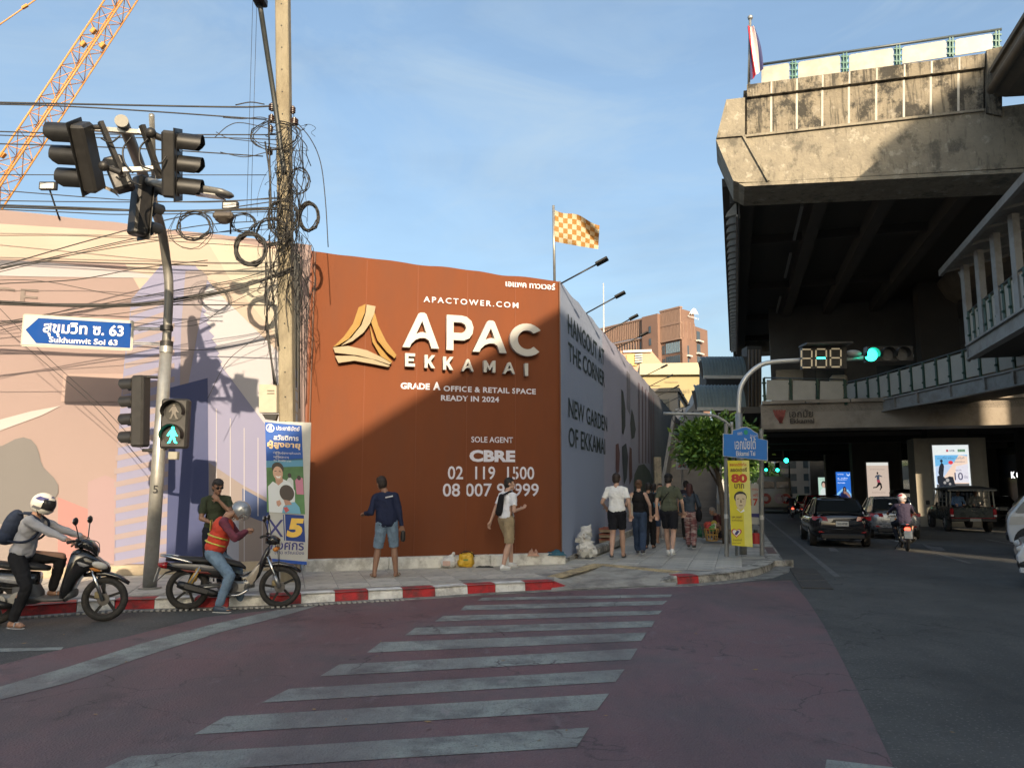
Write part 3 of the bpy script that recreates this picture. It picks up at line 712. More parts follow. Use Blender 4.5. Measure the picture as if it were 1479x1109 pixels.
for i in range(9):
 x0,x1=xs[i]+.8,xs[i+1]-.8
 q=[E3(x0,tyx(x0,196,158)),E3(x1,tyx(x1,196,158)),E3(x1,tyx(x1,141,98)),E3(x0,tyx(x0,141,98))]
 b=MB();b.prism([p+D*.06 for p in q],D*.14);b.build('parapet_panel',M_CONC2,st)
 q=[E3(x0,tyx(x0,141.5,98.5)),E3(x1,tyx(x1,141.5,98.5)),E3(x1,tyx(x1,124,79)),E3(x0,tyx(x0,124,79))]
 b=MB();b.prism([p-D*.06 for p in q],D*.3);b.build('coping_stone',M_CONC2,st)
b=MB();b.prism([E3(1070,197)+D*.2,E3(1424,158)+D*.2,E3(1424,84)+D*.2,E3(1074,127)+D*.2],D*1.4);b.build('parapet_core',M_CONC2,st)
b=MB()
for x in xs[1:-1]:b.obox(E3(x,tyx(x,196,157))+D*.062,E3(x,tyx(x,142,99))+D*.062,.06,.02,up=D);b.obox(E3(x,tyx(x,141,98))-D*.056,E3(x,tyx(x,125,80))-D*.056,.05,.02,up=D)
b.build('joint_strips',M_JOINT,st,kind='stuff')
b=MB();b.prism([E3(1424,75)-D*.1,E3(1446,70)-D*.1,E3(1446,170)-D*.1,E3(1424,165)-D*.1],D*1.6);b.build('end_pilaster',M_CONC2,st)
M_GLASSW=mat('frosted_panel',(0.34,0.325,0.28),rough=0.35,var=0.08,scale=2,dirt=(0.5,0.46,0.38),dirt_amt=.5,dirt_scale=2)
M_POSTG=mat('green_post',(0.05,0.16,0.13),rough=0.45,var=0.1)
M_POSTB=mat('blue_glass_post',(0.20,0.42,0.52),rough=0.2,var=0.05)
rail=thing('glass_railing','railing of pale panels and teal posts on top of the station end wall','railing',tuple(E3(1085,120)))
px_posts=[1087,1147,1221,1298,1375,1442]
def rb(x):return 119-(x-1100)*.158
def rt(x):return 93-(x-1087)*.144
for i in range(len(px_posts)-1):
 x0,x1=px_posts[i]+6.5,px_posts[i+1]-6.5
 if i==0:x0=1100
 b=MB();q=[E3(x0,rb(x0)+3),E3(x1,rb(x1)+3),E3(x1,rt(x1)+5),E3(x1-3,rt(x1)+3.2),E3(x0+3,rt(x0)+3.2),E3(x0,rt(x0)+5)]
 b.prism([p+D*.12 for p in q],D*.03);b.build('railing_panel',M_GLASSW,rail)
for i,x in enumerate(px_posts):
 if i==0:continue
 b=MB()
 for dx in(-2.2,2.2):b.obox(E3(x+dx,rb(x)+4)+D*.1,E3(x+dx,rt(x))+D*.1,.035,.06,up=D)
 for k in range(3):
  y=rt(x)+6+k*9;b.obox(E3(x-6,y)+D*.1,E3(x+6,y)+D*.1,.04,.05,up=D)
 b.build('railing_post',M_POSTG,rail)
 b=MB();b.prism([E3(x-5,rb(x)+3)+D*.17,E3(x+5,rb(x)+3)+D*.17,E3(x+5,rt(x)+2)+D*.17,E3(x-5,rt(x)+2)+D*.17],D*.01);b.build('glass_infill',M_POSTB,rail)
b=MB();b.tube([E3(1095,rt(1095))+D*.1,E3(1448,rt(1448)-1)+D*.1],.045);b.build('top_rail',mat('dark_rail',(.07,.09,.10),rough=.4),rail)
zS=12.0;dF=62.0
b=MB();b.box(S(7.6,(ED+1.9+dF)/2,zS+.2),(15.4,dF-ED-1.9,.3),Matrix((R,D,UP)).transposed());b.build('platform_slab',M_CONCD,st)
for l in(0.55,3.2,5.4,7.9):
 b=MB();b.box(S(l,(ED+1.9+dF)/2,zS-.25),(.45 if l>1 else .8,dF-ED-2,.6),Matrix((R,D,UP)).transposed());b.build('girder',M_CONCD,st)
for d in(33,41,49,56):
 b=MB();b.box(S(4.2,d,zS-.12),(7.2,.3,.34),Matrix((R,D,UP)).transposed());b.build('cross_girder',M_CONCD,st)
b=MB()
for d0 in(28,34,42,50):b.obox(S(2.6,d0,zS-.5),S(2.6,d0+4,zS-.5),.1,.1)
b.build('cable_tray',mat('tray_grey',(.2,.2,.19),rough=.6),st)
K2=58.0
far=[(1072,445),(1062,468),(1075,505),(1098,508),(1230,500),(1230,440)]
b=MB();b.prism([AD(u,v,K2)for u,v in far],D*2.2);b.build('crossbeam',mat('pale_concrete',(.34,.31,.25),rough=.85,var=.2,scale=.6,dirt=(.12,.11,.09),dirt_amt=.7),st)
M_LOUV=mat('louvre_grey',(0.24,0.24,0.22),rough=0.6,var=0.2,scale=6)
lv=thing('louvre_screen','tall screen of small grey louvre fins hanging on the station side','louvre screen',tuple(S(.3,27,11)))
for k in range(34):
 d=27.0+k*.88;z=12.3
 b=MB();b.prism([S(.36,d,11.05),S(-.02,d,10.98),S(.02,d,11.12),S(.36,d,11.5)],D*.22);b.build('louvre_fin',M_LOUV,lv)
b=MB()
for z in(11.0,12.2,13.4):b.obox(S(.36,27,z),S(.36,57,z),.07,.07)
b.build('louvre_rail',mat('rail_grey',(.3,.28,.26)),lv)
b=MB();b.prism([S(.42,27,10.9),S(.42,57,10.9),S(.42,57,14),S(.42,27,14)],R*.05);b.build('backing_panel',M_CONCD,lv)
M_VIA=mat('viaduct_concrete',(0.17,0.15,0.12),rough=0.85,var=0.2,scale=.6,bump=.4,bscale=8,dirt=(0.10,0.09,0.075),dirt_amt=.7,dirt_scale=.5)
via=thing('railway_viaduct','huge concrete railway viaduct passing overhead at the upper right','viaduct',tuple(S(11,0,0)))
LV=7.8;ZB=13.0;ZT=14.15
b=MB()
sec=[(LV,ZT),(LV,ZB+.25),(LV+.3,ZB+.15),(LV+2.2,ZB),(14.3-.9,ZB),(14.3,ZB+.6),(15.6,ZB+.8),(15.6,ZT),(15.3,ZT),(15.3,ZT-.5),(LV+.3,ZT-.5),(LV+.3,ZT)]
for a,c in((-70,-34),(-33.9,-4),(-3.9,ED-.15)):
 bb=MB();bb.loft([[S(l,a,z)for l,z in sec],[S(l,c,z)for l,z in sec]],smooth=False);bb.build('deck_segment',M_VIA,via)
bb=MB();sec2=[(10.2,zS-.1),(10.6,ZB-1.9),(11.0,ZB-2.2),(13.4,ZB-2.2),(14.0,ZB-1.9),(14.6,zS-.1)]
bb.loft([[S(l,ED+.5,z)for l,z in sec2],[S(l,130,z)for l,z in sec2]],smooth=False);bb.build('deck_segment',M_VIA,via)
b=MB();b.tube([S(LV-.12,-60,ZB+.3),S(LV-.12,ED-.4,ZB+.3)],.13,10);b.build('drain_pipe',M_VIA,via)
b=MB();b.obox(S(LV-.05,-60,ZT-.2),S(LV-.05,ED-.3,ZT-.2),.1,.12);b.build('ledge',M_VIA,via)
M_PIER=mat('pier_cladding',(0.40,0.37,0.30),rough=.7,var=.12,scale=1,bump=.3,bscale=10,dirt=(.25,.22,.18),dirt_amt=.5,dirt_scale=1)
def pier(Y,u0,u1,label,poster_fn,pu0,pu1,ptop,pbot,htop=None,mcol=None):
 p=PY((u0+u1)/2,700,Y);d=p.dot(D);l=p.dot(R);w=(u1-u0)/F_PX*Y*1.0
 zb=slope(d);t=thing('viaduct_pier',label,'pier',tuple(S(l,d,zb)))
 zt=htop if htop else 12
 ring=[(-w/2,0),(w/2-.25,0),(w/2-.07,.07),(w/2,.25),(w/2,1.6),(w/2-.25,1.85),(-w/2+.25,1.85),(-w/2,1.6)]
 b=MB();b.loft([[S(l+a,d+e,zb)for a,e in ring],[S(l+a,d+e,zt)for a,e in ring]],smooth=False);b.build('cladding',mcol or M_PIER,t)
 b=MB();b.box(S(l,d+1.0,(zt+12)/2),(w*.55,1.1,12.0-zt+.02)if zt<12 else(.1,.1,.1),Matrix((R,D,UP)).transposed());b.build('column',M_CONCD,t)
 fr=Frame(S(l,d-.09,0),R);a0,b1=fr.ab(pu0,ptop);a1,b0=fr.ab(pu1,pbot)
 b0=fr.ab(pu0,pbot)[1]
 b=MB();c=fr.at((a0+a1)/2,(b0+b1)/2,-.03)
 b.box(c,(a1-a0+.16,.1,b1-b0+.16),Matrix((R,D,UP)).transposed(),.02);bx=b.build('advert_frame',mat('advert_frame',(.42,.42,.40),rough=.4),t)
 poster_fn(fr,a0,b0,a1,b1,t,bx);return t
def pm(c,e=.35):
 return mat('lit_%02x%02x%02x_%d'%(*[int(x*255)for x in c],int(e*100)),c,rough=.3,var=.03,emit=c,estr=e)
def Pr(fr,m,a0,b0,w,h,pts,par,off,nm='printed_shape'):
 return shape(fr,[[(a0+x*w,b0+y*h)for x,y in pts]],m,par,nm,off=off)
def poster1(fr,a0,b0,a1,b1,t,bx):
 w,h=a1-a0,b1-b0
 q=lambda m,pts,off,nm='printed_shape':Pr(fr,m,a0,b0,w,h,pts,t,off,nm)
 q(pm((.66,.70,.70),.30),[(0,0),(1,0),(1,1),(0,1)],.024,'poster_sheet')
 q(pm((.14,.40,.66),.3),[(.05,.22),(.95,.22),(.95,.84),(.05,.84)],.028,'poster_sky')
 q(pm((.42,.52,.68),.3),[(.05,.22),(.95,.22),(.95,.74),(.05,.66)],.032,'poster_sky')
 q(pm((.72,.55,.44),.3),[(.2,.30),(.95,.30),(.95,.82),(.72,.84),(.35,.55),(.2,.44)],.036,'poster_glow')
 q(pm((.62,.60,.66),.3),[(.55,.40),(.95,.40),(.95,.70),(.62,.66)],.040,'poster_glow')
 q(pm((.17,.17,.18),.15),[(.05,.22),(.95,.22),(.95,.385),(.4,.385),(.05,.37)],.044,'poster_road')
 dk=pm((.035,.045,.07),.1)
 q(dk,[(.19,.48),(.25,.50),(.29,.66),(.27,.70),(.22,.72),(.15,.65),(.12,.56),(.13,.53)],.048,'printed_rider')
 q(dk,circ(.225,.745,.038,12,.026),.048,'printed_rider_head')
 q(dk,[(.08,.50),(.2,.53),(.3,.47),(.42,.50),(.52,.49),(.55,.40),(.60,.30),(.64,.25),(.60,.25),(.53,.33),(.42,.34),(.30,.30),(.18,.32),(.08,.40)],.048,'printed_motorcycle')
 q(dk,circ(.17,.30,.085,16,.055),.052,'printed_wheel');q(pm((.4,.4,.4),.2),circ(.17,.30,.045,12,.03),.056,'printed_hub')
 for dx,dy,r in((.36,.44,.05),(.28,.40,.04),(.42,.38,.035)):q(pm((.45,.43,.42),.2),circ(a:=dx,dy,r,10,r*.6),.052,'printed_engine')
 q(pm((.65,.04,.05),.3),circ(.48,.72,.065,14,.03),.048,'printed_badge')
 text(fr,'10',(a0+w*.56,b0+h*.44),w*.23,h*.12,pm((.10,.09,.22),.1),t,off=.048,bold=.01)
 text(fr,'ผ่อน 0%',(a0+w*.60,b0+h*.585),w*.16,h*.03,pm((.10,.09,.22),.1),t,off=.048)
 text(fr,'เดือน',(a0+w*.82,b0+h*.47),w*.10,h*.05,pm((.10,.09,.22),.1),t,off=.048)
 text(fr,'แบบที่ใช่ พร้อม รับทันที',(a0+w*.12,b0+h*.775),w*.74,h*.04,pm((.08,.16,.34),.1),t,off=.048)
 text(fr,'ผ่อนสบายสบาย',(a0+w*.58,b0+h*.72),w*.28,h*.03,pm((.10,.09,.22),.1),t,off=.048)
 text(fr,'UOB',(a0+w*.47,b0+h*.895),w*.14,h*.03,pm((.05,.09,.22),.1),t,off=.028,bold=.02)
 q(pm((.5,.06,.1),.2),[(.38,.893),(.44,.893),(.44,.927),(.38,.927)],.028,'printed_mark')
 q(pm((.08,.26,.14),.2),[(.70,.89),(.90,.89),(.90,.93),(.70,.93)],.028,'printed_mark');text(fr,'KTC',(a0+w*.73,b0+h*.897),w*.14,h*.025,pm((.6,.65,.5),.2),t,off=.032)
 text(fr,'เงื่อนไขเป็นไปตามที่กำหนด',(a0+w*.08,b0+h*.15),w*.6,h*.03,pm((.10,.09,.12),.1),t,off=.028)
def poster2(fr,a0,b0,a1,b1,t,bx):
 w,h=a1-a0,b1-b0
 q=lambda m,pts,off,nm='printed_shape':Pr(fr,m,a0,b0,w,h,pts,t,off,nm)
 q(pm((.50,.40,.33),.30),[(0,0),(1,0),(1,1),(0,1)],.03,'poster_sheet')
 q(pm((.62,.62,.58),.3),[(0,.93),(1,.93),(1,1),(0,1)],.036,'poster_header')
 dk=pm((.02,.02,.03),.05)
 q(dk,[(.44,.60),(.47,.49),(.40,.42),(.25,.41),(.25,.385),(.42,.395),(.52,.44),(.58,.47),(.60,.40),(.54,.34),(.57,.335),(.67,.40),(.65,.49),(.56,.55),(.55,.60)],.036,'printed_runner')
 q(pm((.16,.20,.28),.1),[(.36,.66),(.38,.63),(.44,.66),(.45,.58),(.56,.58),(.57,.67),(.70,.65),(.70,.67),(.55,.71),(.44,.70)],.04,'printed_runner_top')
 q(pm((.42,.06,.1),.2),[(.44,.585),(.57,.585),(.60,.52),(.46,.52)],.044,'printed_shorts')
 q(dk,circ(.49,.745,.04,10,.03),.04,'printed_runner_head')
 text(fr,'ทุกก้าวของคุณ',(a0+w*.16,b0+h*.82),w*.66,h*.03,pm((.18,.10,.1),.1),t,off=.036)
 text(fr,'READY FOR MORE',(a0+w*.2,b0+h*.27),w*.6,h*.02,pm((.25,.16,.14),.1),t,off=.036)
 text(fr,'11',(a0+w*.78,b0+h*.05),w*.16,h*.09,pm((.08,.07,.06),.1),t,off=.036)
def poster3(fr,a0,b0,a1,b1,t,bx):
 w,h=a1-a0,b1-b0
 q=lambda m,pts,off,nm='printed_shape':Pr(fr,m,a0,b0,w,h,pts,t,off,nm)
 q(pm((.02,.11,.42),.4),[(0,0),(1,0),(1,1),(0,1)],.03,'poster_sheet')
 q(pm((.22,.48,.72),.3),[(0,.28),(.4,.46),(.75,.42),(1,.24),(1,.0),(0,0)],.036,'poster_arc')
 q(pm((.03,.10,.36),.3),[(0,.18),(.4,.38),(.75,.34),(1,.14),(1,.0),(0,0)],.042,'poster_arc')
 q(pm((.04,.03,.05),.05),[(.40,.30),(.42,.46),(.5,.52),(.6,.50),(.66,.40),(.66,.32),(.55,.28)],.048,'printed_hair')
 q(pm((.42,.24,.18),.2),circ(.53,.43,.055,12,.045),.054,'printed_face')
 q(pm((.40,.22,.17),.2),[(.45,.38),(.62,.36),(.88,.24),(.95,.12),(.9,.1),(.62,.26),(.46,.28)],.052,'printed_shoulder')
 q(pm((.03,.04,.16),.1),[(.20,.10),(.30,.34),(.40,.30),(.50,.28),(.62,.27),(.74,.16),(.76,0),(.34,0)],.058,'printed_dress')
 for k,(y,x1)in enumerate(((.90,.5),(.78,.78),(.73,.7),(.62,.6))):text(fr,['SAMITIVEJ','5 ครั้ง','บัตรเดียว','POWER'][k],(a0+w*.1,b0+h*y),w*(x1-.1),h*.035,pm((.7,.75,.8),.4),t,off=.036)
 q(pm((.5,.6,.7),.3),[(.72,.90),(.93,.90),(.93,.97),(.82,.86),(.72,.97)],.036,'printed_mark')
def poster4(fr,a0,b0,a1,b1,t,bx):
 w,h=a1-a0,b1-b0
 q=lambda m,pts,off,nm='printed_shape':Pr(fr,m,a0,b0,w,h,pts,t,off,nm)
 q(pm((.34,.48,.40),.35),[(0,0),(1,0),(1,1),(0,1)],.03,'poster_sheet')
 q(pm((.05,.04,.04),.05),circ(.6,.70,.27,14,.15),.036,'printed_hair')
 q(pm((.50,.34,.27),.3),circ(.58,.66,.17,14,.12),.042,'printed_face')
 q(pm((.55,.60,.58),.3),[(.12,.16),(.2,.42),(.5,.54),(.85,.50),(1,.38),(1,.16)],.040,'printed_blouse')
 text(fr,'LOREAL',(a0+w*.2,b0+h*.90),w*.6,h*.04,pm((.12,.2,.15),.1),t,off=.036)
pier(38,1329,1424,'nearest viaduct pier, wide pale box with a motorcycle advert',poster1,1346,1405,643,733,htop=3.98)
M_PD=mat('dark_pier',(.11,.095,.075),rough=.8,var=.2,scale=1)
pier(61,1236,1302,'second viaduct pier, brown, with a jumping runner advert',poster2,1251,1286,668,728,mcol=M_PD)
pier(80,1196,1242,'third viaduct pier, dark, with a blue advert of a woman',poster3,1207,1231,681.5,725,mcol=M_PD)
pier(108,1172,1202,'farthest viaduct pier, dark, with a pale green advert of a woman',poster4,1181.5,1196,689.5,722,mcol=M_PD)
M_BEAM=mat('concourse_concrete',(0.36,0.315,0.26),rough=.85,var=.18,scale=.7,bump=.4,bscale=9,dirt=(.13,.11,.09),dirt_amt=.6,dirt_scale=.7)
dB=37.5
con=thing('station_concourse','raised concourse beam over the road carrying the station name','concourse',tuple(S(10,dB,0)))
q=[AD(1099,620,dB),AD(1740,612,dB),AD(1740,560,dB),AD(1099,585,dB)]
zb_,zt_=AD(1099,620,dB).z,AD(1099,584,dB).z
l0=AD(1099,600,dB).dot(R)
b=MB();b.prism([S(l0,dB,zb_),S(22,dB,zb_),S(22,dB,zt_),S(l0,dB,zt_)],D*2.0);b.build('beam',M_BEAM,con)
b=MB()
for k in range(6):b.box(S(l0+1.0+k*1.9,dB-.06,zt_+.06),(1.86,.3,.16),Matrix((R,D,UP)).transposed(),.01)
b.build('coping',M_BEAM,con)
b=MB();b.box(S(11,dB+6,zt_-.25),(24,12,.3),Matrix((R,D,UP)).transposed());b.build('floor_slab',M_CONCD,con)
frB=Frame(S(l0,dB-.03,0),R)
M_EM=mat('dark_raised',(.07,.06,.05),rough=.7,var=.2)
text_px(frB,'เอกมัย',1140,592,1174,603,M_EM,con,ext=.02,bold=.01,off=.01)
text_px(frB,'Ekkamai',1141,604.5,1176,611.5,M_EM,con,ext=.02,bold=.02,off=.01)
M_LOGO=mat('faded_red',(.30,.075,.06),rough=.7,var=.3,scale=8)
for k in range(5):
 shape(frB,[[(1116+k*4,592-0*k),(1119+k*4,592),(1123+k*2.6,600),(1131-k*.4,611),(1127-k*.6,611),(1119+k*2.4,601)]],M_LOGO,con,'emblem_stroke',off=.01,ext=.01,px=True)
M_RAILP=mat('railing_grey_panel',(0.40,0.38,0.33),rough=.5,var=.1,scale=2)
M_RPOST=mat('dark_green_post',(0.018,0.06,0.042),rough=.5,var=.1)
M_SG=mat('painted_steel_grey',(0.27,0.27,0.26),rough=.5,var=.12,scale=3,dirt=(.14,.12,.10),dirt_amt=.5,dirt_scale=2)
def railing(label,pts,h=1.05,step=1.3,name='walkway_railing'):
 t=thing(name,label,'railing',tuple(pts[0]))
 L_=[0]
 for a,c in zip(pts[:-1],pts[1:]):L_.append(L_[-1]+(c-a).length)
 def at(s_):
  for i in range(len(pts)-1):
   if s_<=L_[i+1]:return pts[i].lerp(pts[i+1],(s_-L_[i])/(L_[i+1]-L_[i]))
  return pts[-1]
 n=max(1,round(L_[-1]/step));st_=L_[-1]/n
 for i in range(n):
  a,c=at(i*st_+.09),at((i+1)*st_-.09)
  b=MB();b.obox(a+UP*(.5*h),c+UP*(.5*h),.03,h-.14,bev=.01);b.build('railing_panel',M_RAILP,t)
 for i in range(n+1):
  p=at(min(i*st_,L_[-1]-1e-3));b=MB();b.box(p+UP*h/2,(.10,.10,h+.04));
  for z in(.25,.8):b.box(p+UP*h*z,(.2,.06,.07))
  b.build('railing_post',M_RPOST,t)
 b=MB();b.tube([p+UP*(h+.03)for p in pts],.035,6);b.build('top_rail',mat('dark_rail',(.07,.09,.10),rough=.4),t)
 return t
railing('straight railing of dull panels above the station name',[S(l0+.2,dB,zt_+.12),AD(1222,584,dB-.1)*1.0],1.1,1.35)
zW=5.5
wpts=[G(1222,586,zW),G(1262,579,zW),G(1305,569.5,zW),G(1350,559.5,zW),G(1400,548,zW),G(1450,537,zW),G(1520,520,zW)]
railing('curved railing of narrow panels sweeping right along the walkway',wpts,1.1,.95)
wk=thing('steel_walkway','curved grey steel walkway hanging above the road at right','walkway',tuple(wpts[0]-UP*5.5))
for a,c in zip(wpts[:-1],wpts[1:]):
 b=MB();b.obox(a-UP*.28,c-UP*.28,.05,.5);b.obox(a-UP*.04-(c-a).normalized()*.0,c-UP*.04,.22,.06);b.obox(a-UP*.55,c-UP*.55,.22,.05)
 b.build('edge_girder',M_SG,wk)
 n=max(1,int((c-a).length/1.2))
 b=MB()
 for i in range(n):b.box(a.lerp(c,(i+.5)/n)-UP*.28+(c-a).normalized().cross(UP)*.06,(.10,.10,.44))
 b.build('stiffener',M_SG,wk)
 q=[a-UP*.3,c-UP*.3,c-UP*.3+R*3.0+D*1.0,a-UP*.3+R*3.0+D*1.0]
 b=MB();b.prism(q,UP*.12);b.build('deck_plate',M_CONCD,wk)
zU=6.3
ua,uc=G(1400,500,zU),G(1480,449,zU)
ax=(uc-ua).normalized();pe=uc+ax*9
uw=thing('covered_walkway','covered steel walkway with grey columns and sloping roof at the right edge','walkway',tuple(ua-UP*6.3))
b=MB();b.obox(ua-UP*.2,pe-UP*.2,.06,.42);b.obox(ua+UP*.02,pe+UP*.02,.26,.06);b.obox(ua-UP*.44,pe-UP*.44,.26,.05);b.build('edge_girder',M_SG,uw)
q=[ua-UP*.42,pe-UP*.42,pe-UP*.42+R*3.2,ua-UP*.42+R*3.2]
b=MB();b.prism(q,UP*.2);b.build('deck_plate',M_CONCD,uw)
for k in range(6):
 p=ua+ax*(.15+k*1.72);b=MB();b.obox(p,p+UP*2.75,.2,.2);b.build('column',M_SG,uw)
 p2=p+R*3.0;b=MB();b.obox(p2,p2+UP*2.75,.18,.18);b.build('column',M_SG,uw)
e0=ua-ax*.9+UP*2.78-R*.5;e1=pe+UP*2.78-R*.5
b=MB();b.prism([e0,e1,e1+R*4.2+UP*.9,e0+R*4.2+UP*.9],UP*.08);b.build('roof_sheet',M_SG,uw)
b=MB();b.obox(e0,e1,.12,.22);b.build('eave_gutter',M_SG,uw)
b=MB()
for k in range(8):p=e0+ax*(.3+k*1.6);b.obox(p+UP*-.02,p+R*4.1+UP*.86,.08,.12)
b.build('rafters',M_SG,uw)
b=MB();b.tube([ua+UP*2.6-ax*.1-R*.1,ua+UP*2.3-ax*.15,ua+UP*.1-ax*.15,ua-UP*.5-ax*.15],.05,8);b.build('down_pipe',M_SG,uw)
railing('railing of grey panels between the covered walkway columns',[ua+UP*.05+ax*.3,pe+UP*.05],1.05,.62)
for k,(l,d)in enumerate(((7.9,14.0),(10.9,14.0),(15.5,30.0))):
 b=MB();b.cyl(S(l,d,-.1),S(l,d,5.85 if k<2 else 5.0),.28,n=16);o=b.build('walkway_support',M_SG);tag(o,['round steel post holding the covered walkway, road side','round steel post holding the covered walkway, far side','round steel post under the curved walkway'][k],'support post')
M_CORR=mat('corrugated_bluegrey',(0.125,0.175,0.20),rough=.45,var=.12,scale=2)
def curved_roof(label,u0,u1,vtop,vbot,Y0,name='stair_canopy'):
 p0,p1=PY(u0,vbot,Y0),PY(u1,vbot,Y0);zt=PY(u0,vtop,Y0).z
 t=thing(name,label,'stair canopy',tuple(p0))
 n=14;x=(p1-p0);xd=x.normalized();yd=V((-xd.y,xd.x,0))
 H_=zt-p0.z;b=MB()
 for i in range(n):
  a,c=p0+x*(i/n),p0+x*((i+1)/n)
  rings=[]
  for k in range(9):
   an=math.radians(8+72*k/8);off=yd*(H_*.7*(1-math.cos(an)))+UP*(H_*1.16*math.sin(an)-H_*.16)
   rings.append([a+off,a.lerp(c,.18)+off,a.lerp(c,.2)+off-yd*.05+UP*.03,a.lerp(c,.36)+off-yd*.05+UP*.03,a.lerp(c,.38)+off,c+off])
  b.loft(rings,closed_ring=False,cap=False,smooth=False)
 b.build('corrugated_sheet',M_CORR,t)
 b=MB();b.obox(p0-UP*.02,p1-UP*.02,.12,.16);b.build('gutter_edge',mat('pale_gutter',(.36,.38,.38),rough=.5),t)
 b=MB();b.prism([p0+yd*.3,p1+yd*.3,p1+yd*1.0+UP*H_*.8,p0+yd*1.0+UP*H_*.8],yd*.05);b.build('back_sheet',M_CONCD,t)
 return t
curved_roof('upper blue grey corrugated canopy over the station stairs',1016,1079,512,544,38)
curved_roof('lower blue grey corrugated canopy over the station stairs',1007,1078,553,590,36)
b=MB();b.prism([PY(1020,590,40),PY(1080,590,40),PY(1080,515,40),PY(1020,515,40)],V((0,1.5,0)));t=thing('stair_tower','grey enclosure behind the corrugated stair canopies','stair tower',tuple(PY(1050,735,40)));b.build('wall',mat('tower_wall',(.07,.07,.066),rough=.8),t)
b=MB();b.prism([PY(1079,640,42),PY(1100,640,42),PY(1100,500,42),PY(1079,500,42)],V((0,1,0)));b.build('wall',mat('tower_wall',(.16,.16,.15)),t)
for k in range(4):
 b=MB();p=PY(1082+k*5,640,41.5);b.obox(p,PY(1082+k*5,505,41.5),.09,.09);b.build('downpipe',mat('pipe_rust',(.17,.14,.11),rough=.7),t)
M_STEP=mat('stair_grey',(0.16,0.15,0.14),rough=.8,var=.2,scale=2)
stz=thing('station_stairs','grey concrete stairs climbing from the pavement under the tree','staircase',tuple(S(-1.3,25,slope(25))))
for k in range(22):
 b=MB();b.box(S(-1.55,26+k*.32,slope(26)+.15+.17*k),(1.75,.34,.17),Matrix((R,D,UP)).transposed());b.build('step',M_STEP,stz)
for l in(-2.5,-.62):
 b=MB();b.prism([S(l,25.8,-.1),S(l,33.4,3.5),S(l,33.4,4.7),S(l,25.8,1.1)],R*.12);b.build('side_wall',mat('stair_side',(.20,.19,.17),rough=.8,var=.2),stz)
b=MB();b.obox(S(-2.45,25.6,-.1),S(-2.45,25.6,2.6),.22,.22);b.build('post',M_CONC,stz)
M_BLK=mat('black_plastic',(0.012,0.012,0.012),rough=.45,var=.15,scale=8)
M_DK=mat('dark_grey_housing',(0.022,0.021,0.020),rough=.5,var=.2,scale=10)
M_GALV=mat('galvanised_pole',(0.36,0.36,0.34),rough=.38,metal=.55,var=.15,scale=5,dirt=(.25,.24,.2),dirt_amt=.5,dirt_scale=3)
M_LENS=mat('unlit_lens',(0.10,0.095,0.085),rough=.15,var=.2,scale=30)
M_GREENL=mat('lit_green',(0.02,0.5,0.35),rough=.3,var=0,emit=(0.02,0.95,0.60),estr=2.2)
M_BLUE=mat('sign_blue',(0.006,0.055,0.25),rough=.75,var=.04,spec=.15)
M_SWHITE=mat('sign_face_white',(0.46,0.46,0.43),rough=.7,var=.05,spec=.2)
def basis(f,up):
 f=V(f).normalized();s_=V(up).cross(f).normalized();u=f.cross(s_).normalized()
 return s_,u,f
def half_tube(b,c,s_,u,f,r,L_,a0,a1,n=12,flare=0.0):
 rings=[]
 for k,(t,rr)in enumerate(((0,r),(L_,r+flare))):
  ring=[]
  for i in range(n+1):
   a=math.radians(a0+(a1-a0)*i/n)
   cut=(1-.45*max(0,-math.sin(a)))if k else 1
   ring.append(c+(s_*math.cos(a)+u*math.sin(a))*rr+f*t*(cut if k else 1))
  rings.append(ring)
 inner=[[p-((p-c)-f*(p-c).dot(f)).normalized()*.012 for p in r_]for r_ in rings]
 b.loft(rings,closed_ring=False,cap=False);b.loft(inner,closed_ring=False,cap=False)
def signal_head(par,c,f,up,n=3,w=.34,pitch=.34,dep=.2,vis=.26,lit=None,plate=True,r=.13):
 s_,u,f=basis(f,up);Mx=Matrix((s_,f,u)).transposed();h=pitch*n
 b=MB();b.box(c,(w,dep,h),Mx,.03);b.build('housing',M_DK,par)
 if plate:
  b=MB();b.box(c+f*dep*.42,(w+.07,.015,h+.07),Mx,.004);b.build('backplate',M_BLK,par)
 for i in range(n):
  cc=c+u*(h/2-pitch*(i+.5))+f*(dep/2+.005)
  b=MB();b.cyl(cc-f*.01,cc+f*.012,r,n=18);b.build('lens',M_GREENL if lit==i else M_LENS,par)
  b=MB();half_tube(b,cc,s_,u,f,r+.02,vis,-35,215);b.build('visor',M_BLK,par)
 return s_,u,f
mast=thing('traffic_signal','tall grey signal mast leaning over the kerb with black heads and a green walking man','traffic light',tuple(G(216,850,PZ)))
YP=G(216,850,PZ).y
base=G(216,850,PZ);neck=PY(240,505,YP);topP=PY(244,440,YP)
b=MB();b.tube([base,base.lerp(neck,.5),neck],[.105,.098,.09],16);b.cyl(base,base+UP*.03,.17,n=16);b.cyl(neck-UP*.05,neck+UP*.05,.1,n=16);b.build('lower_pole',M_GALV,mast)
path=bend_path([neck,PY(244,420,YP),PY(240,375,YP-.1),PY(233,331,YP-.5),PY(221,294,YP-1.2),PY(203,243,YP-2.2),PY(189,206,YP-3.0),PY(176,176,YP-3.6)],6)
b=MB();b.tube(path,[.07]*len(path),14);b.build('curved_arm',mat('weathered_arm',(.16,.155,.14),rough=.5,metal=.3,var=.2),mast)
b=MB();b.cyl(path[-1],path[-1]+(path[-1]-path[-2]).normalized()*.03,.075,n=16);b.build('arm_cap',mat('cap_grey',(.25,.245,.22),rough=.7),mast)
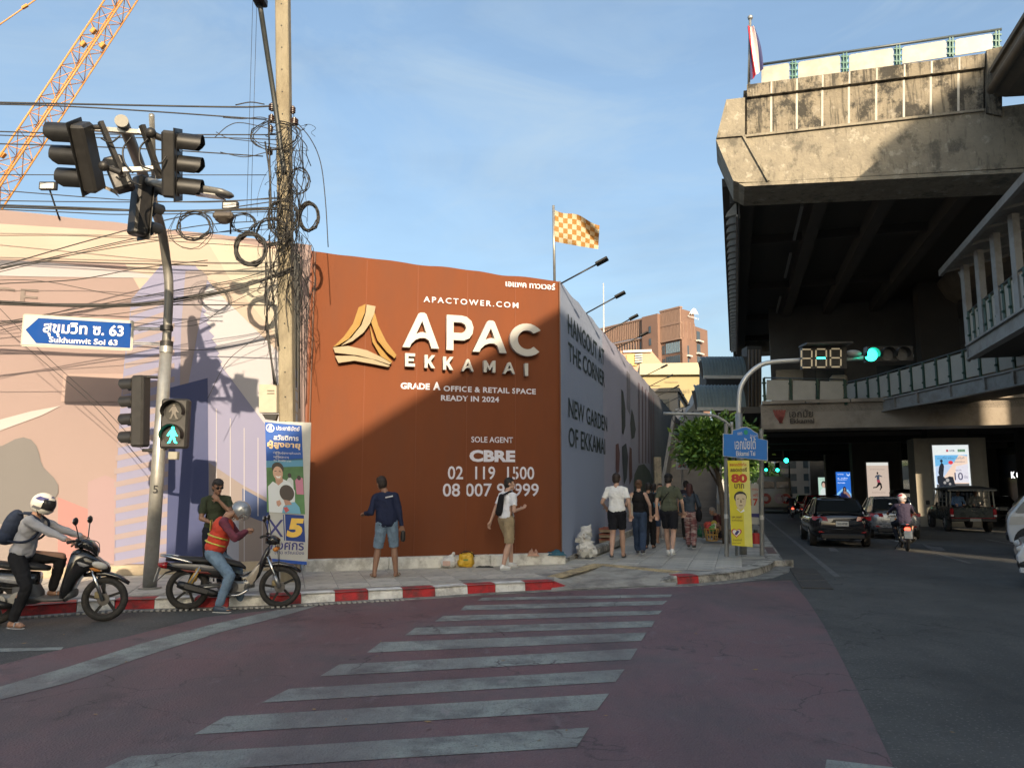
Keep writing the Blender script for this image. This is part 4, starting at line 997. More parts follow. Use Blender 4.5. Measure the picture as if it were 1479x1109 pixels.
signal_head(mast,PY(127,228,8.6),V((-1,-.02,.05)),PY(106,180,8.3)-PY(148,275,8.75),3,w=.27,dep=.17,pitch=.26,r=.105,vis=.30)
signal_head(mast,PY(248,238,8.7),V((1,.16,-.05)),PY(236,190,8.5)-PY(258,285,8.8),3,w=.27,dep=.17,pitch=.255,r=.10,vis=.26)
signal_head(mast,PY(203,298,9.6),V((.55,.83,.0)),PY(196,255,9.3)-PY(210,342,9.5),3,w=.22,pitch=.26,r=.085,vis=.18)
signal_head(mast,PY(172,252,9.2),V((-.3,.95,.0)),PY(160,225,9.2)-PY(180,275,9.2),2,w=.24,pitch=.22,r=.085,vis=.14,plate=False)
for p,q,w in(((145,176),(179,256),.07),((205,181),(232,258),.07)):
 b=MB();b.obox(PY(*p,8.5),PY(*q,8.7),w,.05);b.build('head_rail',M_DK,mast)
for p,q in(((118,185),(212,192)),((178,246),(222,244)),((200,190),(238,202))):
 b=MB();b.obox(PY(*p,8.55),PY(*q,8.6),.05,.05);b.build('cross_bracket',M_GALV,mast)
for p,q in(((120,186),(146,184)),((218,192),(238,202)),((150,240),(176,250))):
 b=MB();b.cyl(PY(*p,8.55),PY(*q,8.55),.035,n=10);b.sphere(PY(*p,8.5),.06);b.build('clamp_joint',M_DK,mast)
for pts in(((146,200),(160,206),(174,196)),((190,198),(178,215),(180,235),(192,250)),((214,200),(202,215),(204,238),(222,246)),((222,232),(232,236),(240,226)),((184,250),(190,262),(204,268))):
 b=MB();b.tube(bend_path([PY(*p,8.5)for p in pts],6),.011,5);b.build('lead_wire',M_BLK,mast)
b=MB();b.tube([PY(219,166,9.4),PY(224,300,10.8)],.035,8);b.build('side_pipe',M_GALV,mast)
b=MB();b.tube([PY(214,262,9.5),PY(246,270,9.3)],.05,10);b.build('lamp_bracket',M_GALV,mast)
a_,c_=PY(246,269,9.2),PY(332,281,8.9);sd=(c_-a_).normalized();ss,su,sf=basis(sd,UP)
b=MB();rg=[]
for t,w,h in((0,.05,.05),(.12,.10,.06),(.3,.14,.07),(.9,.14,.05),(1,.08,.03)):
 p=a_.lerp(c_,t);rg.append([p+ss*(math.cos(k*math.pi/5)*w)+su*(math.sin(k*math.pi/5)*h)for k in range(10)])
b.loft(rg);b.build('street_lamp_body',mat('lamp_grey',(.15,.15,.145),rough=.4,metal=.3),mast)
b=MB();b.box(a_.lerp(c_,.62)-su*.05,(.2,.45,.015),Matrix((ss,sf,su)).transposed());b.build('lamp_glass',mat('lamp_glass',(.45,.45,.43),rough=.2),mast)
b=MB();cl_=[PY(134,262,8.9),PY(150,268,8.9),PY(164,273,8.9),PY(172,285,8.95),PY(166,280,8.95),PY(152,273,8.9),PY(136,268,8.9)]
b.prism(cl_,V((0,.02,0)));b.build('torn_tape',mat('tape',(.25,.22,.18)),mast)
ts=PY(203,594,YP-.05)
signal_head(mast,ts,V((-.99,.05,-.05)),PY(206,543,YP)-PY(200,647,YP),4,w=.26,pitch=.28,dep=.2,r=.1,vis=.2,plate=False)
for v in(544,650):
 b=MB();b.cyl(PY(206,v,YP),PY(232,v+1,YP),.025,n=8);b.build('head_clamp',M_DK,mast)
pc=PY(253.5,612,YP-.32)
f_=V((.10,-1,-.0));s_,u_,f_=basis(f_,UP);Mx=Matrix((s_,f_,u_)).transposed()
b=MB();b.box(pc,(.40,.18,.76),Mx,.03);b.build('housing',M_DK,mast)
frW=Frame(pc+f_*.1,-s_ if(-s_).x>0 else s_)
for k,vv in enumerate((.18,-.18)):
 cc=pc+u_*vv+f_*.095
 b=MB();b.cyl(cc-f_*.01,cc+f_*.01,.145,n=24);b.build('lens',mat('ped_lens_dark',(.03,.03,.03),rough=.2),mast)
 b=MB();half_tube(b,cc,s_,u_,f_,.165,.14,-20,200);b.build('visor',M_BLK,mast)
def man(fr,cx,cy,s,m,par,off=.012,walk=True):
 P=lambda x,y:(cx+x*s,cy+y*s)
 shape(fr,[circ(cx,cy+.40*s,.08*s,10)],m,par,'lit_figure_head',off=off)
 shape(fr,[[P(-.10,.30),P(.10,.30),P(.22,.05),P(.30,-.02),P(.26,-.07),P(.14,.0),P(.12,-.1),P(.22,-.38),P(.28,-.42),P(.26,-.46),P(.14,-.44),P(.0,-.14),P(-.12,-.44),P(-.26,-.46),P(-.24,-.41),P(-.18,-.38),P(-.10,-.1),P(-.13,.08),P(-.24,-.06),P(-.30,-.02),P(-.24,.1)]],m,par,'lit_figure',off=off)
man(frW,0,-.18,.27,M_GREENL,mast);man(frW,0,.18,.25,mat('unlit_figure',(.13,.12,.11),rough=.3),mast)
b=MB();b.box(PY(251,658,YP-.3),(.14,.1,.12),None,.01);b.build('push_box',mat('box_grey',(.25,.24,.2),rough=.5),mast)
b=MB();b.cyl(PY(240,648,YP-.15),PY(236,648,YP),.02);b.cyl(PY(240,580,YP-.15),PY(236,580,YP),.02);b.build('head_clamp',M_DK,mast)
frp=Frame(PY(224,712,YP-.105),V((1,0,0)))
text(frp,'5',(-.035,0),.075,.12,mat('stencil_black',(.02,.02,.02)),mast,off=.004,bold=.01)
sg=thing('street_sign','blue and white arrow shaped street name board reading Sukhumvit Soi 63','street sign',tuple(PY(190,505,12.0)))
R1=PY(190,504.5,12.0);R0=PY(32,497,11.54);xs_=(R1-R0);xs_.z=0
frS=Frame(R0,xs_)
cS=lambda x,y:(x/2.958,375+y/2.958)
b=MB();b.prism([frS.px(*cS(*p),-.02)for p in((107,238),(567,266),(560,384),(95,364))],frS.n*.03);b.build('board',M_SWHITE,sg)
shape(frS,[[cS(*p)for p in((110,300),(166,250),(562,273),(556,378),(155,357))]],M_BLUE,sg,'arrow_panel',off=.014,px=True)
bm_=mat('sign_edge',(.35,.33,.28),rough=.5)
pp=[cS(*p)for p in((104,236),(569,265),(562,386),(93,366))]
for i in range(4):
 b=MB();b.obox(frS.px(*pp[i],-.005),frS.px(*pp[(i+1)%4],-.005),.03,.014,up=frS.n);b.build('edge_trim',bm_,sg)
def tS(fr,cf,txt,x0,yt,x1,yb,m,par,**k):
 u0,v0=cf(x0,yt);u1,v1=cf(x1,yb);a0,b1=fr.ab(u0,v0);_,b0=fr.ab(u0,v1);a1=fr.ab(u1,v1)[0]
 return text(fr,txt,(a0,b0),a1-a0,b1-b0,m,par,**k)
M_LW=mat('reflective_white',(.62,.62,.62),rough=.4,var=.02)
tS(frS,cS,'สุขุมวิท ซ. 63',188,264,528,328,M_LW,sg,off=.022,bold=.025);tS(frS,cS,'Sukhumvit Soi 63',212,329,503,354,M_LW,sg,off=.022,bold=.02)
for y0,y1 in((293,298),(357,362)):
 for dy in(-4,4):
  b=MB();p=cS(560,y0+dy);q=cS(735,y1+dy);b.cyl(PY(*p,12.03),PY(*q,YP),.012,n=6);b.build('bracket_rod',M_STEEL,sg)
for y in(293,360):
 b=MB();p=PY(*cS(712,y),YP);b.cyl(p-UP*.04,p+UP*.04,.1,n=14);b.build('clamp',M_DK,sg)
YU=13.0
up0=PY(418,830,YU);up0.z=PZ-.05;up1=PY(407.5,-110,YU)
M_UP=mat('utility_concrete',(0.26,0.228,0.16),rough=.85,var=.18,scale=2.5,bump=.6,bscale=30,dirt=(.15,.125,.085),dirt_amt=.7,dirt_scale=2,stretch=(1,1,.35))
upo=thing('utility_pole','tall square concrete utility pole tangled with black cables between the hoardings','utility pole',tuple(up0))
b=MB();b.obox(up0,up1,.235,.21,up=V((0,-1,0)),bev=.02);b.build('shaft',M_UP,upo)
b=MB()
ax_=(up1-up0).normalized()
for k in range(30):
 p=up0+ax_*(1.0+k*.42)+V((.0,-.106,0));b.cyl(p,p-V((0,.004,0)),.014,n=8)
b.build('bolt_holes',mat('hole_dark',(.02,.02,.018)),upo,kind='stuff')
b=MB();pth=[PY(375,4,YU-.9),PY(387,84,YU-.5),PY(397,149,YU-.25),PY(406,216,YU-.15),PY(411,250,YU-.14)]
b.tube(bend_path(pth,5),.045,10);b.build('lamp_arm',mat('lamp_arm_black',(.03,.035,.035),rough=.5),upo)
b=MB();b.box(PY(374,-2,YU-.95),(.2,.35,.14),None,.02);b.build('lamp_head',M_BLK,upo)
jb=thing('junction_box','cream metal junction box strapped to the concrete pole','junction box',tuple(PY(392,598,YU-.2)))
b=MB();b.prism([PY(379,557,YU-.05),PY(404,557,YU-.05),PY(404,597,YU-.05),PY(379,597,YU-.05)],V((0,-.18,0)));b.build('case',mat('cream_metal',(.38,.35,.27),rough=.5,var=.08),jb)
for y in(564,568):
 b=MB();b.box(PY(391,y,YU-.24),(.12,.004,.012));b.build('vent_slot',mat('slot',(.12,.1,.08)),jb)
b=MB();b.prism([PY(381,598.5,YU-.1),PY(403,598.5,YU-.1),PY(400,608,YU-.1),PY(386,606,YU-.1)],V((0,-.1,0)));b.build('cable_gland',M_BLK,jb)
M_CAB=mat('black_cable',(0.012,0.0115,0.011),rough=.55,var=.2,scale=8)
rnd=random.Random(3);CABLES=[]
def cable(pts,r=.010,Y0=11.6,Y1=12.9,lab=None,sag=0):
 P3=[]
 for i,(u,v)in enumerate(pts):P3.append(PY(u,v,Y0+(Y1-Y0)*max(0,min(1,(u+80)/490))))
 b=MB();b.tube(bend_path(P3,7),r*.78,5)
 o=b.build('overhead_cable',M_CAB);CABLES.append((o,pts,lab));return tag(o,lab or 'x','cable','overhead cables left of the pole')
L1='thick black cable highest of the ones running left from the pole'
cable([(-80,147),(0,148.5),(150,151.5),(340,155),(402,153)],.020,lab=L1)
cable([(-80,150),(60,152.5),(200,160),(385,173)],.016,lab='black cable sloping down to the pole just under the highest one')
for pts,r in([[(-80,188),(150,194),(400,195)],.014],[[(-80,193),(120,199),(300,199),(400,202)],.012],[[(-80,206),(100,211),(240,217),(380,226)],.014],[[(-80,252),(120,253),(385,253)],.010],[[(-80,268),(60,280),(200,290),(310,292),(405,285)],.011],[[(-80,289),(150,292),(300,291),(405,287)],.011],[[(-80,294),(100,300),(250,305),(400,300)],.022],[[(-80,297),(120,303),(260,305),(400,303)],.018],[[(-80,299),(100,307),(190,310),(400,306)],.012],[[(-80,341),(120,341),(300,352),(400,358)],.008],[[(-80,400),(0,384),(120,350),(240,318),(330,301),(404,290)],.013],[[(-80,408),(40,380),(180,348),(290,326),(404,318)],.011],[[(-80,400),(60,376),(200,352),(300,338),(404,322)],.010],[[(-80,412),(80,374),(220,344),(404,330)],.009],[[(-80,432),(0,436),(110,441),(210,438),(300,425),(360,411),(424,386)],.028],[[(-80,436),(40,441),(160,443),(240,438),(330,421),(424,391)],.018],[[(-80,440),(60,439),(220,440),(400,441)],.014],[[(-80,418),(0,410),(110,404),(200,388),(300,376)],.011],[[(-80,388),(0,387),(60,378),(150,380),(300,384)],.014],[[(-80,476),(0,466),(110,446),(250,420),(350,402),(410,380)],.010],[[(-80,478),(20,465),(140,446),(260,430),(400,398)],.011],[[(-80,484),(0,468),(180,452),(300,430),(404,410)],.007],[[(-80,410),(50,405),(190,428),(300,415),(400,392)],.007],[[(-40,410),(0,446),(60,508),(150,590),(208,652)],.006],[[(0,470),(60,520),(140,590),(205,668)],.006],[[(190,466),(280,470),(330,440),(400,405)],.007],[[(200,478),(300,458),(404,425)],.006],[[(300,575),(330,520),(380,480),(410,440)],.006],[[(-80,500),(60,499),(180,500),(300,505),(400,488)],.008],[[(310,199),(330,182),(352,178),(404,190)],.010],[[(312,191),(330,200),(360,204),(404,210)],.009],[[(318,220),(352,227),(378,222),(404,214)],.010],[[(340,152),(362,148),(382,151)],.014],[[(322,170),(350,172),(380,170),(404,182)],.010]):
 cable(pts,r)
ORD='first second third fourth fifth sixth seventh eighth ninth tenth eleventh twelfth thirteenth fourteenth fifteenth sixteenth seventeenth eighteenth nineteenth twentieth twenty-first twenty-second twenty-third twenty-fourth twenty-fifth twenty-sixth twenty-seventh twenty-eighth twenty-ninth thirtieth'.split()
def vat0(p):
 for a,c in zip(p[:-1],p[1:]):
  if a[0]<=0<=c[0]:return a[1]+(c[1]-a[1])*(0-a[0])/(c[0]-a[0]+1e-9)
 return None
lft=sorted([(vat0(p),id(o),o,l)for o,p,l in CABLES if vat0(p)is not None],key=lambda q:q[0])
for k,(_,_,o,l)in enumerate(lft):
 if not l:o['label']='black overhead cable, '+ORD[min(k,29)]+' from the top where cables leave the left edge'
for k,(o,p,l)in enumerate([c for c in CABLES if vat0(c[1])is None]):
 if not l:o['label']=['thin wire from the signal mast at the street sign to the concrete pole','thin wire from below the street sign up to the concrete pole','loose wire curling down towards the walking man signal','short wire loop left of the uppermost insulators','short wire just under the uppermost loop left of the pole','short sagging wire left of the pole beside its white insulators','short thick wire at the level of the highest insulator','short wire meeting the pole under its highest insulator'][k%8]
def coil(u,v,rx,ry,Y,n=5,r=.012,lab='',tilt=0.0,seed=0):
 rr=random.Random(seed);c=PY(u,v,Y);k=Y/F_PX;pts=[]
 for j in range(n*16+1):
  t=2*math.pi*j/16;q=1+.10*math.sin(t*.37+seed)+rr.uniform(-.03,.03)
  x=math.cos(t)*rx*k*q;z=math.sin(t)*ry*k*q
  pts.append(c+V((x*math.cos(tilt)-z*math.sin(tilt),rr.uniform(-.05,.05),x*math.sin(tilt)+z*math.cos(tilt))))
 b=MB();b.tube(pts,r*.82,5);o=b.build('cable_coil',M_CAB);return tag(o,lab,'cable coil','coils of spare cable on the pole')
coil(281,327,25,21,12.2,5,.011,'loose round coil of black cable hanging left of the pole under the lamp shadow',seed=1)
coil(276,333,34,29,12.3,2,.006,'wide thin loop of wire around the loose coil',seed=2)
coil(362,360,22,24,12.6,9,.020,'thick tight coil of black cable hanging at the left of the concrete pole',seed=3,tilt=.3)
coil(392,335,24,20,12.7,6,.012,'messy coil of cable touching the left side of the concrete pole',seed=4)
coil(446,313,14,21,12.8,7,.014,'narrow coil of black cable hanging right of the concrete pole',seed=5)
coil(352,322,17,14,12.6,4,.010,'small coil of cable between the loose coil and the pole',seed=6)
coil(398,196,36,22,12.8,4,.009,'open loops of wire round the pole near its upper insulators',seed=7)
coil(432,262,15,20,12.9,4,.010,'thin loops of wire at the right side of the pole halfway up',seed=8)
coil(409,315,22,28,12.7,6,.010,'dense loops of wire wrapped over the face of the pole',seed=9)
b=MB()
for k in range(125):
 u,v=rnd.gauss(417,11),rnd.uniform(170,410);pts=[]
 n=rnd.randint(4,8);du,dv=rnd.uniform(-12,12),rnd.uniform(2,26)
 for j in range(n):
  pts.append(PY(u,v,YU-.14-rnd.random()*.3));u+=du+rnd.uniform(-9,9);v+=dv+rnd.uniform(-6,6);du*=.6
  u=min(max(u,372),456)
  if v>520:break
 if len(pts)>2:b.tube(bend_path(pts,4),rnd.choice((.004,.004,.006,.008)),4)
for k in range(26):
 u0,v0=rnd.uniform(422,446),rnd.uniform(330,470);b.tube([PY(u0,v0,13.2),PY(u0+rnd.uniform(-14,16),v0+rnd.uniform(12,50),13.3)],.004,4)
b.tube(bend_path([PY(*p,12.9)for p in((424,172),(448,200),(463,235),(470,290),(474,357))],5),.008,4)
b.tube(bend_path([PY(*p,12.9)for p in((424,165),(432,215),(440,258))],5),.006,4)
for du in(0,6):b.tube([PY(366+du,-30,12.6),PY(356+du,320,12.8)],.004,4)
for w_ in((432,380,433,590),(428,300,428,560),(436,340,436,520)):b.tube([PY(w_[0],w_[1],13.1),PY(w_[2],w_[3],13.1)],.010,5)
for pts in(((388,175),(392,300),(396,330)),((383,205),(390,260),(388,330)),((384,380),(386,460),(396,555)),((389,340),(392,400),(402,500)),((384,470),(392,520),(399,556))):
 b.tube(bend_path([PY(*p,12.75)for p in pts],5),.016,5)
o=b.build('wire_tangle',M_CAB,kind='stuff');tag(o,'wild tangle of thin black wires clinging to the concrete pole','wires')
for(u,v,s)in((393,155,.10),(423,159,.08),(392,171,.09),(425,176,.12),(391,186,.07),(390,219,.08)):
 b=MB();p=PY(u,v,YU-.12)
 for k in range(3):b.cyl(p+UP*(k*.035-.05),p+UP*(k*.035-.03),s*.6,n=10)
 b.cyl(p-UP*.07,p+UP*.07,s*.3,n=8);b.build('insulator',mat('insulator_brown',(.05,.03,.025),rough=.25),upo)
b=MB();b.box(PY(323,312,12.4),(.34,.16,.13),None,.04);b.cyl(PY(323,318,12.4),PY(323,322,12.4),.14,.08);o=b.build('splice_case',mat('splice_dark',(.07,.06,.05),rough=.6,var=.3));tag(o,'dark splice case hanging on the cables left of the pole','splice case')
for u,v,uu,vv,lab in((70,269,86,317,'small flood lamp on a thin arm above the pink hoarding at far left'),(333,297,333,338,'small flood lamp on a stem above the pink hoarding near the cable coils')):
 t=thing('flood_lamp',lab,'flood lamp',tuple(frP.px(uu,vv)),group='flood lamps on the pink hoarding')
 p=frP.px(u,v,.35);q=frP.px(uu,vv,.02)
 b=MB();b.tube([q,p],.016,6);b.build('arm',M_BLK,t)
 b=MB();b.box(p,(.3,.08,.14),None,.01);b.build('lamp_case',M_DK,t)
 b=MB();b.box(p-V((0,.045,.01)),(.24,.006,.10));b.build('lamp_glass',mat('flood_glass',(.5,.5,.48),rough=.2),t)
for k,((u,v),sc)in enumerate(zip(((810,406),(847,445),(872,473),(891,496),(927,538),(938,552),(950,565),(960,577),(971,588),(979,600)),(1,.95,.95,.95,1,1,1,1,1,1))):
 p=AL(u,v,gl);p.z=min(p.z,6.03);base_=S(gl,p.dot(D),5.98+slope(p.dot(D))*.3)
 where=['nearest, at the orange corner','second from the orange corner','third from the orange corner','fourth from the orange corner','fifth from the orange corner','sixth from the orange corner','seventh from the orange corner','eighth from the orange corner','second from the far end','farthest of the row'][k]
 t=thing('flood_lamp','slim black flood lamp leaning out over the grey hoarding, '+where,'flood lamp',tuple(base_),group='flood lamps along the avenue hoarding')
 e=base_+R*.78*sc+UP*.36
 b=MB();b.tube([base_-R*.1-UP*.05,e],.018,6);b.build('arm',M_BLK,t)
 b=MB();fd=(R*.9+UP*.42).normalized();s1,u1,f1=basis(fd,UP);b.box(e+fd*.12,(.22,.28,.05),Matrix((s1,f1,u1)).transposed(),.01);b.build('lamp_case',M_BLK,t)
def flag_sheet(par,fn,nx,ny,mfn,name):
 for key in sorted({mfn(i,j)[0]for i in range(nx)for j in range(ny)}):
  b=MB();mm=None;b.smooth=True
  for i in range(nx):
   for j in range(ny):
    k_,m_=mfn(i,j)
    if k_!=key:continue
    mm=m_;S_=3
    for a in range(S_):
     for c in range(S_):
      q=[fn((i+(a+x)/S_)/nx,(j+(c+y)/S_)/ny)for x,y in((0,0),(1,0),(1,1),(0,1))]
      b.add(q,[(0,1,2,3)])
  o=b.build(name,mm,par,kind='stuff' if nx>6 else None)
fl=thing('flag','orange and white chequered flag flying on a thin pole at the hoarding corner','flag',tuple(PY(801,406,16.2)))
b=MB();b.tube([PY(801,408,16.2),PY(799.3,297,16.2)],.028,8);b.build('flagpole',M_GALV,fl)
def ff(s,t):
 top=(800+66*s,303+13*s+9*s*s+2*math.sin(s*9));bot=(801+63*s,349+13*s-2*s*s)
 u=top[0]+(bot[0]-top[0])*(1-t);v=top[1]+(bot[1]-top[1])*(1-t)
 return PY(u,v,16.2+.10*math.sin(s*8+t*4)*(s+.15)-.06*math.sin(t*5+s*3))
M_FO=mat('flag_orange',(.27,.135,.03),rough=.8,var=.06);M_FW=mat('flag_cream',(.40,.35,.25),rough=.8,var=.06)
flag_sheet(fl,ff,10,6,lambda i,j:((i+j)%2,(M_FO,M_FW)[(i+j)%2]),'cloth_squares')
tf=thing('flag','red, white and navy striped flag hanging limp at the left end of the station wall','flag',tuple(E3(1082,122)))
b=MB();b.tube([E3(1081.5,125),E3(1083.5,27)],.045,8);b.sphere(E3(1083.5,26),.09,nu=8,nv=6);b.build('flagpole',M_GALV,tf)
M_FR=mat('flag_red',(.60,.03,.05),rough=.75,var=.08);M_FN=mat('flag_navy',(.03,.035,.12),rough=.75,var=.08);M_FWh=mat('flag_white',(.66,.64,.62),rough=.75,var=.05)
def tfn(s,t):
 u0=1079.5+14*s*(1.15-.5*t)+(1-t)*4+1.5*math.sin(6*s+3*t);v0=114-(114-42)*t-16*(s-.35)*(1-t)*.9
 if s>.5:u0+=(s-.5)*16*(1-t)*(t+.4)
 p=E3(u0,v0);return p+D*(.05*math.sin(s*11+t*2)-.15)
seq=[M_FN,M_FR,M_FR,M_FWh,M_FWh,M_FN]
flag_sheet(tf,tfn,6,6,lambda i,j:(i,(seq if j<4 else[M_FWh,M_FN,M_FR,M_FR,M_FWh,M_FR])[i])if False else({id(M_FN):0,id(M_FR):1,id(M_FWh):2}[id(seq[i])],seq[i]),'cloth_stripe')
YS=17.2
M_POST=mat('sign_post_grey',(.24,.24,.23),rough=.5,metal=.3,var=.15)
es=thing('street_name_sign','blue crested street name board reading Ekkamai Tai on two grey posts','street sign',tuple(G(1050,803,PZ)))
for x,v0,v1 in((1049.5,803,612),(1100.5,802,620)):
 p=G(x,v0,PZ);q=PY(x-.8,v1,p.y);b=MB();b.cyl(p,q,.05,n=12);b.build('post',M_POST,es)
 b=MB();m_=p.lerp(q,.28);b.cyl(m_,m_+UP*.1,.052,n=12);b.build('post_sticker',mat('sticker',(.5,.5,.48)),es)
yS=G(1050,803,PZ).y-.08
frE=Frame(PY(1044,660,yS),PY(1108.7,660,yS-.38)-PY(1044,660,yS))
frE.x.z=0;frE.x.normalize()
cE=lambda x,y:(960+x/5.28,480+y/5.28)
outl=[(445,770),(516,775),(520,742),(560,735),(590,722),(620,718),(650,728),(680,752),(714,772),(716,808),(787,822),(787,980),(445,945)]
b=MB();b.prism([frE.px(*cE(*p),-.02)for p in outl],frE.n*.03);b.build('board',M_SWHITE,es)
ctr=(618,855);inn=[(ctr[0]+(x-ctr[0])*.972,ctr[1]+(y-ctr[1])*.955)for x,y in outl]
shape(frE,[[cE(*p)for p in inn]],mat('sign_blue_bright',(.012,.16,.50),rough=.35,var=.03),es,'blue_panel',off=.013,px=True)
tS(frE,cE,'เอกมัยใต้',533,800,697,893,M_LW,es,off=.02,bold=.01);tS(frE,cE,'Ekkamai Tai',545,905,692,942,M_LW,es,off=.02,bold=.02)
shape(frE,[[cE(620+16*math.cos(t*.52),762+19*math.sin(t*.52))for t in range(12)]],mat('seal_green',(.02,.28,.16)),es,'round_seal',off=.02,px=True)
tS(frE,cE,'เขต',557,762,592,782,M_LW,es,off=.02);tS(frE,cE,'วัฒนา',650,778,706,798,M_LW,es,off=.02)
bn=thing('banner','tall yellow campaign banner with a portrait and a big red 80','banner',tuple(PY(1070,790,yS-.06)))
M_YEL=mat('banner_yellow',(.68,.58,.03),rough=.6,var=.05,scale=2,bump=.2,bscale=5)
cB=lambda x,y:(800+x/4.35,600+y/4.35)
frN=Frame(PY(1054,788,yS-.12),frE.x)
ring=[(1091,283),(1226,281),(1250,826),(1118,814)]
b=MB();b.prism([frN.px(*cB(*p),-.005)for p in ring],frN.n*.012);b.build('sheet',M_YEL,bn)
b=MB();b.prism([frN.px(*cB(*p),.008)for p in((1180,283),(1226,282),(1249,824),(1200,820))],frN.n*.002);b.build('sheet_fold',mat('banner_yellow_pale',(.72,.66,.16),rough=.6,var=.05),bn)
M_BRED=mat('banner_red',(.50,.05,.02),rough=.6);M_BBR=mat('banner_brown',(.12,.06,.02),rough=.6)
tS(frN,cB,'สลากดิจิทัล',1104,298,1210,318,M_BRED,bn,off=.014,bold=.01);tS(frN,cB,'ลอตเตอรี่',1108,326,1214,353,M_BBR,bn,off=.014,bold=.03)
tS(frN,cB,'80',1113,366,1216,422,M_BRED,bn,off=.014,bold=.05);tS(frN,cB,'บาท',1134,428,1196,458,M_BBR,bn,off=.014,bold=.02)
hair=mat('print_hair',(.04,.035,.03));skin_p=mat('print_skin',(.62,.50,.30));
shape(frN,[[cB(1172+40*math.cos(t*.3),512+37*math.sin(t*.3))for t in range(21)]],hair,bn,'printed_hair',off=.014,px=True)
shape(frN,[[cB(*p)for p in((1142,515),(1146,498),(1165,492),(1190,492),(1206,502),(1209,530),(1205,560),(1192,583),(1172,592),(1154,580),(1144,555))]],skin_p,bn,'printed_face',off=.018,px=True)
for q in([(1152,522),(1164,519),(1164,523),(1152,526)],[(1184,519),(1197,522),(1197,526),(1184,523)],[(1163,562),(1188,562),(1184,567),(1168,567)],[(1173,528),(1178,528),(1181,547),(1172,547)]):
 shape(frN,[[cB(*p)for p in q]],M_BBR,bn,'printed_feature',off=.022,px=True)
shape(frN,[[cB(*p)for p in((1146,584),(1160,588),(1174,604),(1194,585),(1198,600),(1176,610))]],mat('print_collar',(.8,.8,.75)),bn,'printed_collar',off=.016,px=True)
tS(frN,cB,'นพ.วรงค์',1118,628,1180,643,M_BBR,bn,off=.014,bold=.02);tS(frN,cB,'เดชกิจวิกรม',1120,650,1186,662,M_BBR,bn,off=.014)
def heart(cx,cy,s):
 out=[]
 for k in range(28):
  t=2*math.pi*k/28;out.append(cB(cx+s*16*math.sin(t)**3/16,cy-s*(13*math.cos(t)-5*math.cos(2*t)-2*math.cos(3*t)-math.cos(4*t))/16))
 return out
shape(frN,[heart(1148,735,32)],mat('heart_red',(.5,.04,.05)),bn,'printed_heart',off=.014,px=True);shape(frN,[heart(1148,735,25)],mat('heart_white',(.75,.72,.6)),bn,'printed_heart',off=.018,px=True)
shape(frN,[[cB(*p)for p in((1136,742),(1152,720),(1168,726),(1152,748),(1146,752))]],mat('heart_navy',(.05,.04,.15)),bn,'printed_heart_stripe',off=.022,px=True)
tS(frN,cB,'ไทยภักดี',1124,772,1182,786,M_BBR,bn,off=.014);tS(frN,cB,'พรรคไทยภักดี',1122,794,1176,804,M_BBR,bn,off=.014)
b2=thing('poster_board','narrow white poster with a red 17 half hidden behind the yellow banner','poster',tuple(PY(1090,757,yS+.5)))
frM=Frame(PY(1080,757,yS+.5),frE.x)
b=MB();b.prism([frM.px(*p,-.01)for p in((1076,698),(1096,699),(1097,757),(1077,756))],frM.n*.015);b.build('sheet',M_SWHITE,b2)
text_px(frM,'17',1083.5,720,1094.5,730,M_BRED,b2,off=.01,bold=.03);text_px(frM,'ทุกคน',1086,705,1095,710,M_BRED,b2,off=.01);text_px(frM,'ฟรี',1088,712,1095,717,M_BRED,b2,off=.01)
shape(frM,[[(1077,741),(1096.5,741.5),(1096.6,747),(1077,746)]],mat('navy',(.04,.04,.18)),b2,'printed_band',off=.01,px=True)
gy=17.8
gp=thing('traffic_signal','silver curved arm signal over the avenue with a digit countdown and a lit green light','traffic light',tuple(V((PY(1067.5,700,gy).x,gy,PZ))))
b=MB();bp=V((PY(1067.5,640,gy).x,gy,PZ));b.tube([bp,PY(1067,597,gy)],.085,12);b.build('lower_pole',M_GALV,gp)
pts=[PY(1067,597,gy),PY(1067,586,gy),PY(1069,563,gy),PY(1077,546,gy),PY(1092.6,531,gy),PY(1111.5,523.6,gy),PY(1155,520.5,gy),PY(1250,517,gy),PY(1318,514,gy)]
b=MB();b.tube(bend_path(pts,6),.055,12);b.build('curved_arm',mat('silver_arm',(.58,.58,.55),rough=.35,metal=.4,var=.05),gp)
fg=Frame(PY(1155,534,gy-.18),V((1,0,0)))
b=MB();b.prism([fg.px(*p,-.1)for p in((1155,503),(1218,502.5),(1218.5,534),(1156,534))],fg.n*.18);b.build('countdown_box',M_BLK,gp)
b=MB();b.prism([fg.px(*p,-.1)for p in((1153.5,500),(1219,498.5),(1219,501),(1153.5,502.5))],fg.n*.5);b.build('box_hood',M_DK,gp)
M_SEG=mat('segment_cream',(.26,.22,.15),rough=.5,emit=(.30,.24,.15),estr=.25);M_SEGG=mat('segment_green',(.02,.5,.4),emit=(.05,.9,.75),estr=1.6)
for k,x in enumerate((1165,1186,1207)):
 for j,(dx0,dy0,dx1,dy1)in enumerate(((-6,-13,6,-13),(-6,13,6,13),(-7.5,-11.5,-7.5,-1.5),(7.5,-11.5,7.5,-1.5),(-7.5,1.5,-7.5,11.5),(7.5,1.5,7.5,11.5),(-6,0,6,0))):
  b=MB();yc=517.6-(x-1165)*.02
  b.obox(fg.px(x+dx0,yc+dy0,.09),fg.px(x+dx1,yc+dy1,.09),.034 if(k==1 and j==6)else .03,.01,up=fg.n)
  b.build('digit_segment',M_SEGG if(k==1 and j==6)else M_SEG,gp)
b=MB();b.sphere(PY(1232,511,gy-.1),(.20,.14,.09));b.build('camera_dome',mat('cam_grey',(.30,.30,.28),rough=.4),gp)
